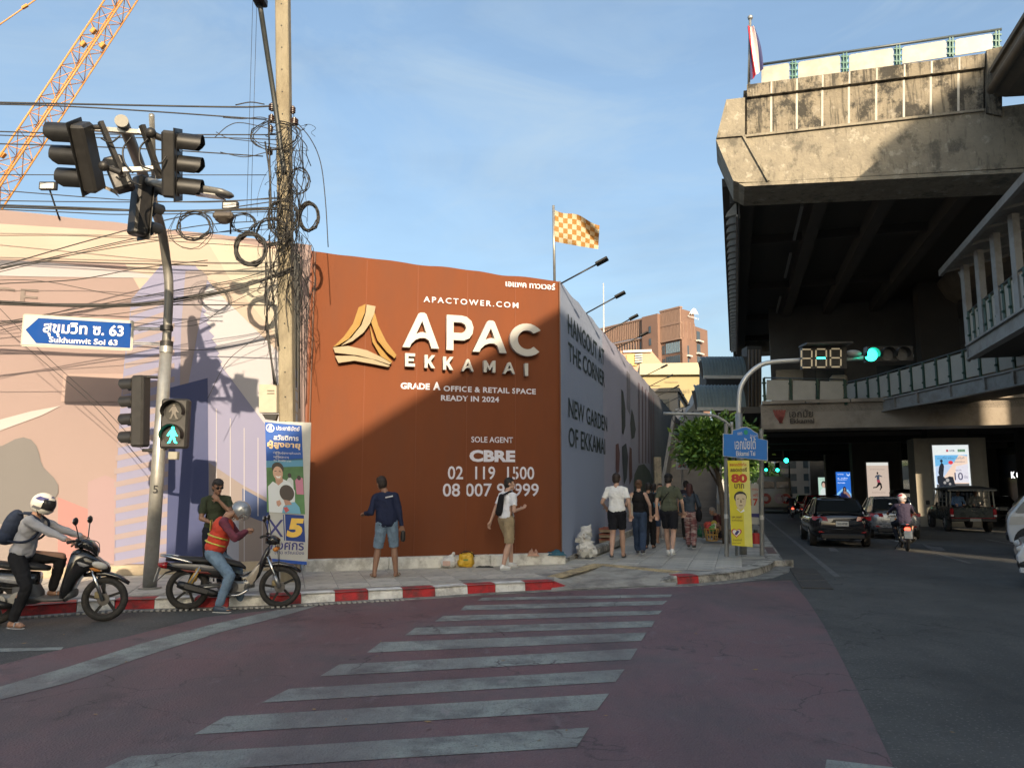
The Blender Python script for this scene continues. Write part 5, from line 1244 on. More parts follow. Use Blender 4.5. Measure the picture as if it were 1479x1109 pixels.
b=MB();b.prism([fg.px(*p,-.1)for p in((1247,502.5),(1312,501.5),(1313,522),(1247.5,524))],fg.n*.2);b.build('housing',M_BLK,gp)
for x,m_ in((1258,M_GREENL),(1280.5,M_LENS),(1301.5,M_LENS)):
 c=fg.px(x,512.6-(x-1258)*.02,.11);b=MB();b.cyl(c-fg.n*.01,c+fg.n*.01,.145,n=20);b.build('lens',m_,gp)
 b=MB();half_tube(b,c,-V((1,0,0)),UP,fg.n,.16,.16,-20,200);b.build('visor',M_DK,gp)
g2=thing('bracket_arm','thin grey bracket arm curving left from the corner sign towards the hoarding','bracket arm',tuple(V((PY(1057.6,640,17.6).x,17.6,PZ))))
b=MB();q=V((PY(1058,640,17.6).x,17.6,PZ));b.tube(bend_path([q,PY(1057.6,624,17.6),PY(1055,616,17.6),PY(1043,606,17.6),PY(1022.5,599,17.6),PY(958,597,17.6)],6),.035,8);b.build('tube',mat('dull_galv',(.32,.33,.32),rough=.45,metal=.4),g2)
b=MB();b.tube([PY(980+9*math.cos(t*.4),603+9*math.sin(t*.4),17.6)for t in range(17)],.008,5);b.build('wire_loop',M_CAB,g2)
for(u,v,Y,sc)in((1135,665,70,.16),(1122.5,678.7,95,.16),(1106,678.5,95,.13)):
 p=PY(u,v,Y);t=thing('far_signal','small distant green traffic light '+('highest of three under the viaduct' if u==1135 else 'left of the bus roof line' if u<1110 else 'above the far traffic in the middle'),'traffic light',tuple(V((p.x+.3,p.y,gz(p)))),group='distant green lights')
 b=MB();b.cyl(p-V((0,.12,0)),p-V((0,.1,0)),sc*1.3,n=12);b.build('lens',M_GREENL,t)
 b=MB();b.box(p+V((0,.06,.35)),(.4,.3,1.1),None,.04);b.build('housing',M_BLK,t)
 b=MB();b.tube([V((p.x+.3,p.y+.1,gz(p))),V((p.x+.3,p.y+.1,p.z+1))],.06,6);b.build('pole',M_DK,t)
eb=thing('poster_board','tall blue campaign board with a smiling man and a yellow 5 beside the concrete pole','poster board',tuple(PY(415,812,12.68)))
cD=lambda x,y:(380+x/4.62,590+y/4.62)
BL,BR,TL=PY(*cD(34,1020),12.6),PY(*cD(297,1028),12.68),PY(*cD(66,87),12.78)
frD=Frame(BL,BR-BL,(TL-BL))
qd=lambda*p:[cD(*q)for q in p]
b=MB();b.prism([frD.px(*p,-.015)for p in qd((66,87),(322,95),(297,1030),(30,1020))],frD.n*.025);b.build('board',M_SWHITE,eb)
def sd_(pts,col,off,nm='printed_shape',v=.04):return shape(frD,[qd(*pts)],mat('print_%02x%02x%02x'%tuple(int(c*255)for c in col),col,rough=.6,var=v,scale=1.0,bump=.2,bscale=3,spec=.3),eb,nm,off=off,px=True)
sd_([(72,93),(316,101),(311,330),(64,350)],(.015,.08,.34),.014,'blue_panel')
sd_([(64,350),(311,320),(302,690),(48,690)],(.10,.22,.09),.014,'foliage_photo',.5)
sd_([(64,350),(311,330),(310,372),(62,395)],(.10,.28,.42),.018,'foliage_sky')
sd_([(250,470),(275,440),(303,452),(303,560),(255,560)],(.50,.20,.28),.019,'printed_bystander');sd_([(195,470),(215,445),(238,470),(235,560),(200,540)],(.55,.58,.58),.019,'printed_bystander')
for c in((215,438),(277,450)):shape(frD,[[cD(c[0]+13*math.cos(t*.5),c[1]+16*math.sin(t*.5))for t in range(13)]],hair,eb,'printed_head',off=.021,px=True)
sd_([(66,520),(100,485),(128,500),(172,465),(215,485),(245,540),(235,690),(62,690)],(.62,.66,.68),.022,'printed_white_shirt')
sd_([(118,455),(166,455),(170,480),(135,510),(120,490)],(.45,.27,.19),.024,'printed_neck')
shape(frD,[[cD(139+40*math.cos(t*.3),395+40*math.sin(t*.3))for t in range(21)]],hair,eb,'printed_hair',off=.024,px=True)
shape(frD,[[cD(138+33*math.cos(t*.3),428+45*math.sin(t*.3))for t in range(21)]],mat('print_skin2',(.55,.34,.24)),eb,'printed_face',off=.026,px=True)
for q in([(116,414),(130,412),(130,417),(116,418)],[(146,412),(160,415),(160,419),(146,417)]):sd_(q,(.04,.03,.03),.028,'printed_eye')
sd_([(120,445),(140,450),(158,444),(150,460),(130,461)],(.75,.72,.70),.028,'printed_smile')
sd_([(150,690),(160,650),(190,620),(240,612),(268,645),(275,690)],(.16,.38,.52),.028,'printed_blue_shirt')
shape(frD,[[cD(190+49*math.cos(t*.3),556+54*math.sin(t*.3))for t in range(21)]],mat('print_hair2',(.06,.045,.04)),eb,'printed_hair',off=.028,px=True)
sd_([(165,600),(205,606),(220,630),(175,640)],(.40,.24,.18),.030,'printed_neck')
sd_([(160,655),(185,648),(200,670),(175,688)],(.45,.10,.10),.032,'printed_pattern')
sd_([(116,615),(140,605),(150,630),(130,650),(118,640)],(.50,.30,.22),.030,'printed_hand')
sd_([(168,697),(294,697),(292,875),(163,872)],(.02,.05,.22),.014,'navy_panel')
tS(frD,cD,'X',50,738,146,852,mat('navy',(.04,.04,.18)),eb,off=.014);tS(frD,cD,'5',178,722,282,850,mat('poster_yellow',(.75,.48,.08)),eb,off=.02,bold=.06,shear=.15)
sd_([(42,700),(50,700),(46,870),(38,870)],(.02,.05,.22),.014);sd_([(154,700),(160,700),(158,872),(151,872)],(.02,.05,.22),.015)
tS(frD,cD,'พงศกร',50,885,278,938,mat('navy',(.04,.04,.18)),eb,off=.014,bold=.02);tS(frD,cD,'(รัธ) ขวัญเมือง',84,942,278,970,mat('navy',(.04,.04,.18)),eb,off=.014,bold=.01)
sd_([(34,998),(294,1004),(293,1026),(32,1018)],(.02,.08,.36),.014,'blue_band')
tS(frD,cD,'ประชาธิปัตย์',148,112,300,142,M_LW,eb,off=.02,bold=.01);tS(frD,cD,'สวัสดิการ',126,172,290,208,M_LW,eb,off=.02,bold=.03);tS(frD,cD,'ผู้สูงอายุ',82,212,296,268,mat('poster_cream',(.75,.55,.28)),eb,off=.02,bold=.03)
for k,y in enumerate((284,312)):
 tS(frD,cD,['บำนาญผู้สูงอายุถ้วนหน้า','ชมรมผู้สูงอายุ'][k],116,y,(298,216)[k],y+18,M_LW,eb,off=.024);b=MB();pts_=[frD.px(*cD(*p),.026)for p in((86,y+4),(106,y+4),(106,y+22),(86,y+22),(86,y+4))];b.tube(pts_,.004,4);b.build('printed_tick_box',M_LW,eb)
tS(frD,cD,'รับ 30,000 บาท',116,338,230,352,M_LW,eb,off=.024)
shape(frD,[[cD(105+28*math.cos(t*.3),131+28*math.sin(t*.3))for t in range(21)],[cD(105+22*math.cos(t*.3),131+22*math.sin(t*.3))for t in range(21)]],M_LW,eb,'round_emblem',off=.02,px=True)
shape(frD,[qd((92,145),(100,115),(118,115),(112,132),(120,145))],M_LW,eb,'round_emblem_mark',off=.02,px=True)
ps=thing('pedestrian_sign','small white square sign with a red crossed walking figure by the stairs','sign',tuple(S(-2.6,24,.1)))
frQ=Frame(PY(977,678,24),V((1,0,0)))
b=MB();b.prism([frQ.px(*p,-.02)for p in((976.6,659),(992.6,659),(992.6,678),(976.6,678))],frQ.n*.03);b.build('plate',M_SWHITE,ps)
a,b_=frQ.ab(985,668.5);man(frQ,a,b_,.33,M_BLK,ps,off=.014)
for s__ in(-1,1):
 b=MB();c=frQ.at(a,b_,.02);b.obox(c-frQ.x*.12*s__-UP*.13,c+frQ.x*.12*s__+UP*.13,.03,.006,up=frQ.n);b.build('red_bar',M_BRED,ps)
b=MB();q=PY(985,668,24.04);b.cyl(V((q.x,q.y,.1)),q,.03);b.build('post',M_POST,ps)
def prims_mesh(prims,voxel=.010,cuts=(),smooth=3,name='m',disp=0.0,dscale=9.0):
 0
 b=MB()
 for p in prims:
  if p[0]=='c':
   _,a,ra,c,rc=p[:5];a=V(a);c=V(c);n=4
   d=c-a;L_=d.length
   if L_<1e-5:b.sphere(a,ra,nu=10,nv=7);continue
   t=d/L_;s_=t.orthogonal().normalized();u=t.cross(s_);rings=[]
   for k in range(-3,1):an=k*math.pi/6;rings.append((a+t*ra*math.sin(an)*.98,max(ra*math.cos(an),.001)if k>-3 else ra*.05))
   for k in range(0,4):an=k*math.pi/6;rings.append((c+t*rc*math.sin(an)*.98,max(rc*math.cos(an),.001)if k<3 else rc*.05))
   rg=[[q+(s_*math.cos(i*math.pi/5)+u*math.sin(i*math.pi/5))*r for i in range(10)]for q,r in rings]
   b.loft(rg)
  else:
   _,c,r=p[:3];b.sphere(c,r,p[3]if len(p)>3 else None,nu=14,nv=9)
 me=b.mesh(name,[],None)
 o=bpy.data.objects.new('tmp',me);COL.objects.link(o)
 m=o.modifiers.new('r','REMESH');m.mode='VOXEL';m.voxel_size=voxel;m.use_smooth_shade=True
 if smooth:s_=o.modifiers.new('s','SMOOTH');s_.iterations=smooth;s_.factor=.5
 r=bpy.data.meshes.new_from_object(o.evaluated_get(bpy.context.evaluated_depsgraph_get()))
 bpy.data.objects.remove(o);bpy.data.meshes.remove(me);r.name=name
 if disp or cuts:
  bm=bmesh.new();bm.from_mesh(r)
  if disp:
   bm.normal_update()
   if disp<0:
    for v in bm.verts:
     q=V((v.co.x*.9,v.co.y*.9,v.co.z*.55+v.co.x*.5))*dscale;n1=noise.noise(q);n2=noise.noise(V((v.co.x*.6,v.co.y*.6,v.co.z*2.0+v.co.x*.8))*dscale)
     v.co+=v.normal*-disp*((.5-abs(n1)*2.2)*.8+(.4-abs(n2)*2)*.55)
   else:
    for v in bm.verts:v.co+=v.normal*disp*(noise.noise(v.co*dscale)+.5*noise.noise(v.co*dscale*2.3))
  for co,no in cuts:bmesh.ops.bisect_plane(bm,geom=bm.verts[:]+bm.edges[:]+bm.faces[:],plane_co=V(co),plane_no=V(no),clear_outer=True)
  bm.to_mesh(r);bm.free()
 r.polygons.foreach_set('use_smooth',[True]*len(r.polygons));r.update()
 return r
def put(name,me,m,par,label=None):
 me.materials.clear()
 for x in(m if isinstance(m,(list,tuple))else[m]):me.materials.append(x)
 return link_mesh(name,me,par,label=label)
def ik(a,t,l1,l2,pole):
 a=V(a);t=V(t);d=t-a;L_=min(d.length,(l1+l2)*.999);dn=d.normalized()
 t=a+dn*L_;x=(l1*l1-l2*l2+L_*L_)/(2*L_);h=math.sqrt(max(0,l1*l1-x*x))
 p=V(pole);p=p-dn*p.dot(dn);p=p.normalized()if p.length>1e-6 else dn.orthogonal()
 return a+dn*x+p*h,t
SKINS={'tan':(.36,.20,.13),'light':(.48,.30,.22),'brown':(.25,.135,.085)}
def skin_mat(k):return mat('skin_'+k,SKINS[k],rough=.55,var=.07,scale=14)
def cloth(name,c,v=.10,s=7):return mat('cloth_'+name,c,rough=.85,var=v,scale=s,bump=.35,bscale=22,spec=.2)
def hand_prims(w,d,side,palm,k=1.0,curl=.9):
 0
 d=V(d).normalized();pn=V(palm);pn=(pn-d*pn.dot(d)).normalized();s_=d.cross(pn)*side
 P=[]
 P.append(('c',w,.026*k,w+d*.03*k,.030*k))
 for q in(-.5,.5):P.append(('c',w+d*.02*k+s_*q*.035*k,.019*k,w+d*.08*k+s_*q*.045*k,.017*k))
 for i,(off,L_)in enumerate(((-1.5,.058),(-.5,.072),(.5,.078),(1.5,.068))):
  a=w+d*.085*k+s_*off*.020*k;r=.0092*k
  d1=(d*math.cos(curl*.5)+pn*math.sin(curl*.5));d2=(d*math.cos(curl*1.3)+pn*math.sin(curl*1.3))
  m_=a+d1*L_*.5*k;e=m_+d2*L_*.5*k
  P+=[('c',a-d*.01,r*1.1,m_,r),('c',m_,r,e,r*.88)]
 a=w+d*.025*k+s_*.032*k;m_=a+(d*.6+s_*.7+pn*.25).normalized()*.038*k;e=m_+(d*.85+pn*.5).normalized()*.032*k
 P+=[('c',a,.015*k,m_,.012*k),('c',m_,.012*k,e,.0095*k)]
 return P
def person(label,loc,face,h=1.7,pelvis=None,chest=None,ankles=None,feetdir=None,wrists=None,poles=None,kneepole=None,head=(0,0),headoff=(0,0,0),skin='tan',top=('tee',(.8,.8,.8)),bottom=('shorts',(.03,.03,.03)),shoes=('sandal',(.1,.1,.1)),hair='short',haircol=(.015,.012,.01),female=False,group=None,extras=None,helmet=None,torso_extra=(),palms=((0,0,-1),(0,0,-1)),curl=.9,cat='person',sleeve=.55,fat=1.0,z=0.0,glasses=False,mask=False):
 k=h/1.7;rz=math.atan2(-face[0],face[1])if not isinstance(face,(int,float))else face
 t=thing('person',label,cat,(loc[0],loc[1],loc[2]),rz,group)
 S3=lambda p:V(p)*k
 pel=S3(pelvis or(0,0,.93));ch=S3(chest or(0,.01,1.30));up=(ch-pel).normalized()
 fwd=V((0,1,0));fwd=(fwd-up*fwd.dot(up)).normalized();rt=fwd.cross(up)
 shw=(.165 if female else .185)*k
 sh=[ch+up*.083*k+rt*(shw-.008)*s for s in(-1,1)]
 hp=[pel+rt*.085*k*s-up*.02*k for s in(-1,1)]
 ank=[S3(a)for a in(ankles or((-.10,0,.08),(.10,0,.08)))]
 kp=kneepole or((0,1,.1),(0,1,.1))
 kn=[];
 for i in(0,1):q,ank[i]=ik(hp[i],ank[i],.43*k,.42*k,kp[i]);kn.append(q)
 wr=[S3(a)for a in(wrists or((-.25,.03,.85),(.25,.03,.85)))]
 pl=poles or((-.4,-1,0),(.4,-1,0));el=[]
 for i in(0,1):q,wr[i]=ik(sh[i],wr[i],.29*k,.25*k,pl[i]);el.append(q)
 nk=ch+up*.17*k
 hc=nk+up*.13*k+fwd*.03*k+S3(headoff)
 Hm=Euler((math.radians(head[1]),0,math.radians(head[0]))).to_matrix()
 hf=Hm@fwd;hu=Hm@up;hr=hf.cross(hu)
 HM=Matrix((hr,hf,hu)).transposed()
 P=[]
 P+=[('e',pel,(.15*k*fat,.105*k*fat,.12*k)),('e',pel.lerp(ch,.45),(.135*k*fat,.10*k*fat,.19*k)),('e',ch-up*.02*k,(.155*k*fat,.108*k*fat,.17*k)),('c',sh[0],.050*k,nk-up*.055*k,.050*k),('c',sh[1],.050*k,nk-up*.055*k,.050*k),('c',ch+up*.10*k,.075*k,nk,.056*k),('c',nk,.055*k,hc-hu*.03*k,.05*k)]
 if female:P+=[('e',ch+fwd*.07*k+rt*s*.06*k-up*.02*k,.055*k)for s in(-1,1)]
 for i in(0,1):
  P+=[('c',hp[i],.090*k*fat,kn[i],.057*k),('c',kn[i],.054*k,kn[i].lerp(ank[i],.35)-(fwd*.014*k),.059*k),('c',kn[i].lerp(ank[i],.35)-fwd*.014*k,.058*k,ank[i],.037*k)]
  P+=[('c',sh[i],.050*k,el[i],.038*k),('c',el[i],.038*k,wr[i],.025*k)]
  sd=-1 if i==0 else 1
  P+=hand_prims(wr[i],wr[i]-el[i],sd*-1,palms[i],k,curl if isinstance(curl,(int,float))else curl[i])
 P+=[('e',hc+hf*-.008*k+hu*.02*k,(.076*k,.093*k,.098*k),HM),('e',hc+hf*.028*k-hu*.045*k,(.055*k,.060*k,.062*k),HM),('c',hc+hf*.085*k+hu*.012*k,.010*k,hc+hf*.104*k-hu*.022*k,.015*k),('c',hc+hf*.078*k-hu*.058*k-hr*.018*k,.010*k,hc+hf*.078*k-hu*.058*k+hr*.018*k,.010*k),('c',hc+hf*.076*k+hu*.030*k-hr*.032*k,.012*k,hc+hf*.076*k+hu*.030*k+hr*.032*k,.012*k),('e',hc+hf*.07*k-hu*.088*k,.022*k)]
 for s in(-1,1):P+=[('e',hc+hr*s*.077*k-hf*.002*k,(.012*k,.022*k,.032*k),HM)]
 fdir=[]
 for i in(0,1):
  d=V((feetdir[i]if feetdir else(.12*(-1,1)[i],1,0))).normalized();fdir.append(d)
  heel=ank[i]-UP*.045*k-d*.035*k
  P+=[('c',ank[i],.036*k,heel,.033*k),('c',heel,.030*k,heel+d*.17*k-UP*.004*k,.026*k),('c',heel+d*.12*k,.034*k,heel+d*.16*k,.034*k)]
  sr=d.cross(UP)
  for j in range(5):a=heel+d*.165*k+sr*(j-2)*.014*k-UP*.008*k;P.append(('c',a,.010*k,a+d*(.042-abs(j-1.2)*.006)*k,.0085*k))
 body=put('body',prims_mesh(P,.0095,smooth=2),skin_mat(skin),t)
 if not(helmet and helmet.get('full')):
  for s in(-1,1):
   b=MB();b.sphere(hc+hf*.082*k+hu*.012*k+hr*s*.031*k,.011*k,nu=8,nv=6);b.build('eye',mat('eye_white',(.6,.58,.55),rough=.2,var=0),t,local=True)
   b=MB();b.sphere(hc+hf*.0895*k+hu*.012*k+hr*s*.031*k,.0058*k,nu=8,nv=6);b.build('iris',mat('iris_brown',(.02,.012,.008),rough=.15,var=0),t,local=True)
   b=MB();b.tube([hc+hf*.088*k+hu*.036*k+hr*s*.016*k,hc+hf*.084*k+hu*.04*k+hr*s*.048*k],.0045*k,5);b.build('eyebrow',mat('brow',haircol),t,local=True)
  b=MB();b.tube([hc+hf*.0875*k-hu*.056*k+hr*x*k for x in(-.022,0,.022)],.0045*k,5);b.build('lips',mat('lips',(.32,.12,.09)),t,local=True)
 if glasses:
  b=MB()
  for s in(-1,1):b.sphere(hc+hf*.092*k+hu*.012*k+hr*s*.032*k,(.027*k,.008*k,.02*k),HM,10,6);b.tube([hc+hf*.088*k+hu*.016*k+hr*s*.055*k,hc+hr*s*.082*k+hu*.014*k],.003*k,4)
  b.tube([hc+hf*.096*k+hu*.016*k-hr*.01*k,hc+hf*.096*k+hu*.016*k+hr*.01*k],.003,4);b.build('sunglasses',mat('sunglass',(.01,.01,.01),rough=.1),t,local=True)
 if mask:
  put('face_mask',prims_mesh([('e',hc+hf*.045*k-hu*.042*k,(.062*k,.062*k,.052*k),HM)],.008),cloth('mask_white',(.7,.7,.7)),t)
 hm=mat('hair_%02x'%int(haircol[0]*255),haircol,rough=.5,var=.3,scale=40,bump=.8,bscale=60)
 if hair and not helmet:
  q=[('e',hc-hf*.014*k+hu*.035*k,(.086*k,.100*k,.096*k),HM),('e',hc-hf*.035*k-hu*.01*k,(.080*k,.075*k,.088*k),HM)]
  if hair=='messy':q+=[('e',hc+hf*(.05*math.cos(a))*k+hr*.05*math.sin(a)*k+hu*.085*k,.034*k)for a in(0,1.1,2.2,3.3,4.4,5.5)]+[('e',hc+hu*.105*k-hf*.01*k,(.055*k,.06*k,.035*k),HM)]+[('e',hc+hf*.065*k+hu*.07*k,(.06*k,.03*k,.03*k),HM)]
  if hair in('bun','tied'):q+=[('e',hc-hf*.10*k+hu*(.05 if hair=='bun' else .0)*k,.040*k),('e',hc-hf*.06*k-hu*.04*k,(.05*k,.04*k,.05*k),HM)]
  if hair=='pony':q+=[('c',hc-hf*.10*k+hu*.01*k,.030*k,hc-hf*.11*k-hu*.17*k,.020*k)]
  if hair=='long':q+=[('c',hc-hf*.05*k,.075*k,hc-hf*.07*k-hu*.22*k,.07*k),('c',hc-hf*.01*k+hr*.05*k,.04*k,hc-hf*.02*k-hu*.20*k+hr*.07*k,.035*k),('c',hc-hf*.01*k-hr*.05*k,.04*k,hc-hf*.02*k-hu*.20*k-hr*.07*k,.035*k)]
  me=prims_mesh(q,.010,smooth=1,disp=.006*k,dscale=45)
  bm=bmesh.new();bm.from_mesh(me)
  dl=[v for v in bm.verts if(v.co-hc).dot(hf)>.035*k and(v.co-hc).dot(hu)<(.058 if hair!='messy' else .05)*k and(v.co-hc).length<.2*k]
  bmesh.ops.delete(bm,geom=dl,context='VERTS');bm.to_mesh(me);bm.free()
  put('hair',me,hm,t)
 if hair=='cap':
  pass
 ms=[]
 kind,tc_=top[0],top[1]
 tm=top[2]if len(top)>2 else cloth('%02x%02x%02x'%tuple(int(c*255)for c in tc_),tc_)
 e=.016*k
 if kind:
  long_=kind in('jacket','shirt_long');tank=kind=='tank'
  Q=[('e',pel+up*.06*k,(.158*k*fat+(e if not tank else 0),.118*k*fat+e*(.8 if not tank else 0),.13*k)),('e',pel.lerp(ch,.45),(.145*k*fat+e*.7,.110*k*fat+e*.7,.20*k)),('e',ch-up*.02*k,(.160*k*fat+e*.5,.115*k*fat+e*.6,.175*k)),('c',ch+up*.09*k-rt*.06*k,.08*k,ch+up*.09*k+rt*.06*k,.08*k)]
  if kind=='jacket':Q+=[('c',pel+up*.02*k-rt*.04*k,.15*k,ch+up*.02*k-rt*.04*k,.13*k),('c',pel+up*.02*k+rt*.04*k,.15*k,ch+up*.02*k+rt*.04*k,.13*k)]
  if female:Q+=[('e',ch+fwd*.07*k+rt*s*.06*k-up*.02*k,.062*k)for s in(-1,1)]
  if not tank:Q+=[('c',sh[i_],.060*k,nk-up*.05*k,.062*k)for i_ in(0,1)]
  for i in(0,1):
   if tank:continue
   if long_:Q+=[('c',sh[i],.062*k,el[i],.054*k),('c',el[i],.054*k,el[i].lerp(wr[i],.93),.038*k)]
   else:m_=sh[i].lerp(el[i],sleeve+.2);Q+=[('c',sh[i],.060*k,m_,.056*k)]
  cuts=[(pel-up*(.04 if kind!='jacket' else .09)*k,-up),(nk-up*.012*k,up)]
  me=prims_mesh(Q,.011,cuts,smooth=3,disp=-.012*k,dscale=10)
  if not long_ and not tank:
   bm=bmesh.new();bm.from_mesh(me)
   for i in(0,1):
    dn=(el[i]-sh[i]).normalized();lim=(el[i]-sh[i]).length*sleeve+.02
    sgn=rt*(-1,1)[i]
    dl=[v for v in bm.verts if(v.co-sh[i]).dot(dn)>lim and((v.co-sh[i])-dn*(v.co-sh[i]).dot(dn)).length<.085*k and(v.co-ch).dot(sgn)>.13*k]
    bmesh.ops.delete(bm,geom=dl,context='VERTS')
   bm.to_mesh(me);bm.free()
  put({'tee':'shirt','tank':'tank_top','jacket':'jacket','shirt_long':'shirt'}[kind],me,tm,t)
 bk,bc=bottom[0],bottom[1]
 bmt=bottom[2]if len(bottom)>2 else cloth('%02x%02x%02x'%tuple(int(c*255)for c in bc),bc)
 loose=.022 if bk in('shorts','wide')else .010
 Q=[('e',pel,((.153*fat+.008)*k,(.110*fat+.012)*k,.125*k))]
 cuts=[(pel+up*.07*k,up)]
 for i in(0,1):
  if bk=='shorts':
   f_=bottom[3]if len(bottom)>3 else .85
   m_=hp[i].lerp(kn[i],f_);Q+=[('c',hp[i],(.098*fat+.010)*k,m_,(.068+loose)*k)]
  else:
   Q+=[('c',hp[i],(.092*fat+.014)*k,kn[i],(.064+loose)*k),('c',kn[i],(.064+loose)*k,ank[i].lerp(kn[i],.08),(.046+(loose if bk=='wide' else .010)*1.4)*k)]
 me=prims_mesh(Q,.011,cuts,smooth=2,disp=-.009*k,dscale=11)
 if bk=='shorts':
  bm=bmesh.new();bm.from_mesh(me)
  for i in(0,1):
   dn=(kn[i]-hp[i]).normalized();lim=(kn[i]-hp[i]).length*f_
   dl=[v for v in bm.verts if(v.co-hp[i]).dot(dn)>lim]
   if i==0:dl=[v for v in dl if(v.co-kn[0]).length<(v.co-kn[1]).length]
   else:dl=[v for v in dl if v.is_valid and(v.co-kn[1]).length<=(v.co-kn[0]).length]
   bmesh.ops.delete(bm,geom=dl,context='VERTS')
  bm.to_mesh(me);bm.free()
 put('shorts' if bk=='shorts' else 'trousers',me,bmt,t)
 sk,sc=shoes[0],shoes[1];smt=mat('shoe_%02x%02x%02x'%tuple(int(c*255)for c in sc),sc,rough=.6,var=.1)
 for i in(0,1):
  d=fdir[i];heel=ank[i]-UP*.045*k-d*.035*k;sr=d.cross(UP)
  b=MB()
  ring=[]
  for j in range(14):
   a=2*math.pi*j/14;x=math.cos(a);y=math.sin(a);ring.append(heel+d*(.085+.135*y)*k+sr*x*(.046 if y>0 else .038)*k)
  zb=-.033*k;b.loft([[p+UP*(zb-.018*k)for p in ring],[p+UP*zb for p in ring]],smooth=False)
  b.build('sole',smt if sk=='sandal' else mat('sole_white',(.6,.6,.57),rough=.7),t,local=True)
  if sk=='sandal':
   b=MB();mid=heel+d*.10*k
   b.tube(bend_path([mid-sr*.042*k-UP*.02*k,mid-sr*.02*k+UP*.034*k,mid+d*.06*k+UP*.012*k],4),.006,5);b.tube(bend_path([mid+sr*.042*k-UP*.02*k,mid+sr*.02*k+UP*.034*k,mid+d*.06*k+UP*.012*k],4),.006,5)
   b.build('strap',smt,t,local=True)
  else:
   Q=[('c',heel+UP*.004,.040*k,heel+d*.05*k+UP*.006,.042*k),('c',heel+d*.06*k,.042*k,heel+d*.17*k-UP*.006,.036*k),('c',heel+UP*.01,.040*k,ank[i]+UP*(.0 if sk=='sneaker' else .03)*k,.041*k)]
   put('shoe',prims_mesh(Q,.010,[(heel-UP*.034*k,-UP)],2),smt,t)
   b=MB()
   for j in range(3):p=heel+d*(.09+.02*j)*k+UP*(.045-.008*j)*k;b.tube([p-sr*.022,p+sr*.022],.004,4)
   b.build('laces',mat('lace',(.5,.5,.5)),t,local=True)
 J=dict(t=t,k=k,pel=pel,ch=ch,up=up,fwd=fwd,rt=rt,sh=sh,el=el,wr=wr,hc=hc,hf=hf,hu=hu,hr=hr,HM=HM,hp=hp,kn=kn,ank=ank,nk=nk)
 if helmet:make_helmet(J,helmet)
 if extras:extras(J)
 return J
def make_helmet(J,hp_):
 k=J['k'];c=J['hc']+J['hu']*.012*k;HM=J['HM'];t=J['t'];r=.138*k
 b=MB();nu,nv=28,18;vs_=[];fs=[];full=hp_.get('full')
 for j in range(nv+1):
  p=math.pi*j/nv*(.80 if full else .62)
  for i in range(nu):
   a=2*math.pi*i/nu;x,y,z=math.sin(p)*math.cos(a),math.sin(p)*math.sin(a),math.cos(p)
   q=V((x*r*.90,y*r*1.08,z*r*1.02))
   if full and z<-.3:q.y+=.02*k if y>.3 else 0
   vs_.append(c+HM@q)
 for j in range(nv):
  for i in range(nu):
   p=math.pi*(j+.5)/nv*(.80 if full else .62);a=2*math.pi*(i+.5)/nu
   x,y,z=math.sin(p)*math.cos(a),math.sin(p)*math.sin(a),math.cos(p)
   if full:
    if y>.35 and-.32<z<.42 and abs(x)<.80:continue
   elif y>.42 and z<.38:continue
   fs.append((j*nu+i,j*nu+(i+1)%nu,(j+1)*nu+(i+1)%nu,(j+1)*nu+i))
 b.smooth=True;b.add(vs_,fs)
 inn=[c+(v-c)*.88 for v in vs_];b.add(inn,fs)
 h=b.build('helmet',hp_['m'],t,local=True)
 b=MB()
 if hp_.get('visor'):
  v0,v1=hp_['visor'];rings=[]
  for j in range(7):
   el=math.radians(v0+(v1-v0)*j/6);ring=[]
   for i in range(15):
    a=math.radians(20+140*i/14);q=V((math.cos(a)*r*.955*math.cos(el),math.sin(a)*r*1.14*math.cos(el),math.sin(el)*r*1.06));ring.append(c+HM@q)
   rings.append(ring)
  b.loft(rings,closed_ring=False,cap=False);b.build('visor',hp_.get('vm')or mat('smoke_visor',(.02,.02,.022),rough=.08,var=0),h,local=True)
 if hp_.get('stripes'):
  for(a0,e0,w,hh,col)in hp_['stripes']:
   b=MB();rings=[]
   for j in range(4):
    el=math.radians(e0+hh*j/3);ring=[]
    for i in range(7):
     a=math.radians(a0+w*i/6+j*5);q=V((math.cos(a)*r*.915*math.cos(el),math.sin(a)*r*1.095*math.cos(el),math.sin(el)*r*1.035));ring.append(c+HM@q)
    rings.append(ring)
   b.loft(rings,closed_ring=False,cap=False);b.build('decal',mat('decal_%02x%02x%02x'%tuple(int(x*255)for x in col),col,rough=.3),h,local=True)
 b=MB();rg=[]
 for s_ in(-1,1):b.tube([c+HM@V((s_*r*.8,0,-r*.4)),c+HM@V((s_*r*.5,.03,-r*1.0)),c+HM@V((0,.05,-r*1.12))],.006,4)
 b.build('chin_strap',M_BLK,t,local=True)
 return h
def strap_over(J,a,c,r,m,name='strap'):
 b=MB();b.tube(bend_path([V(x)for x in[a]+c],6),r,6);return b.build(name,m,J['t'],local=True)
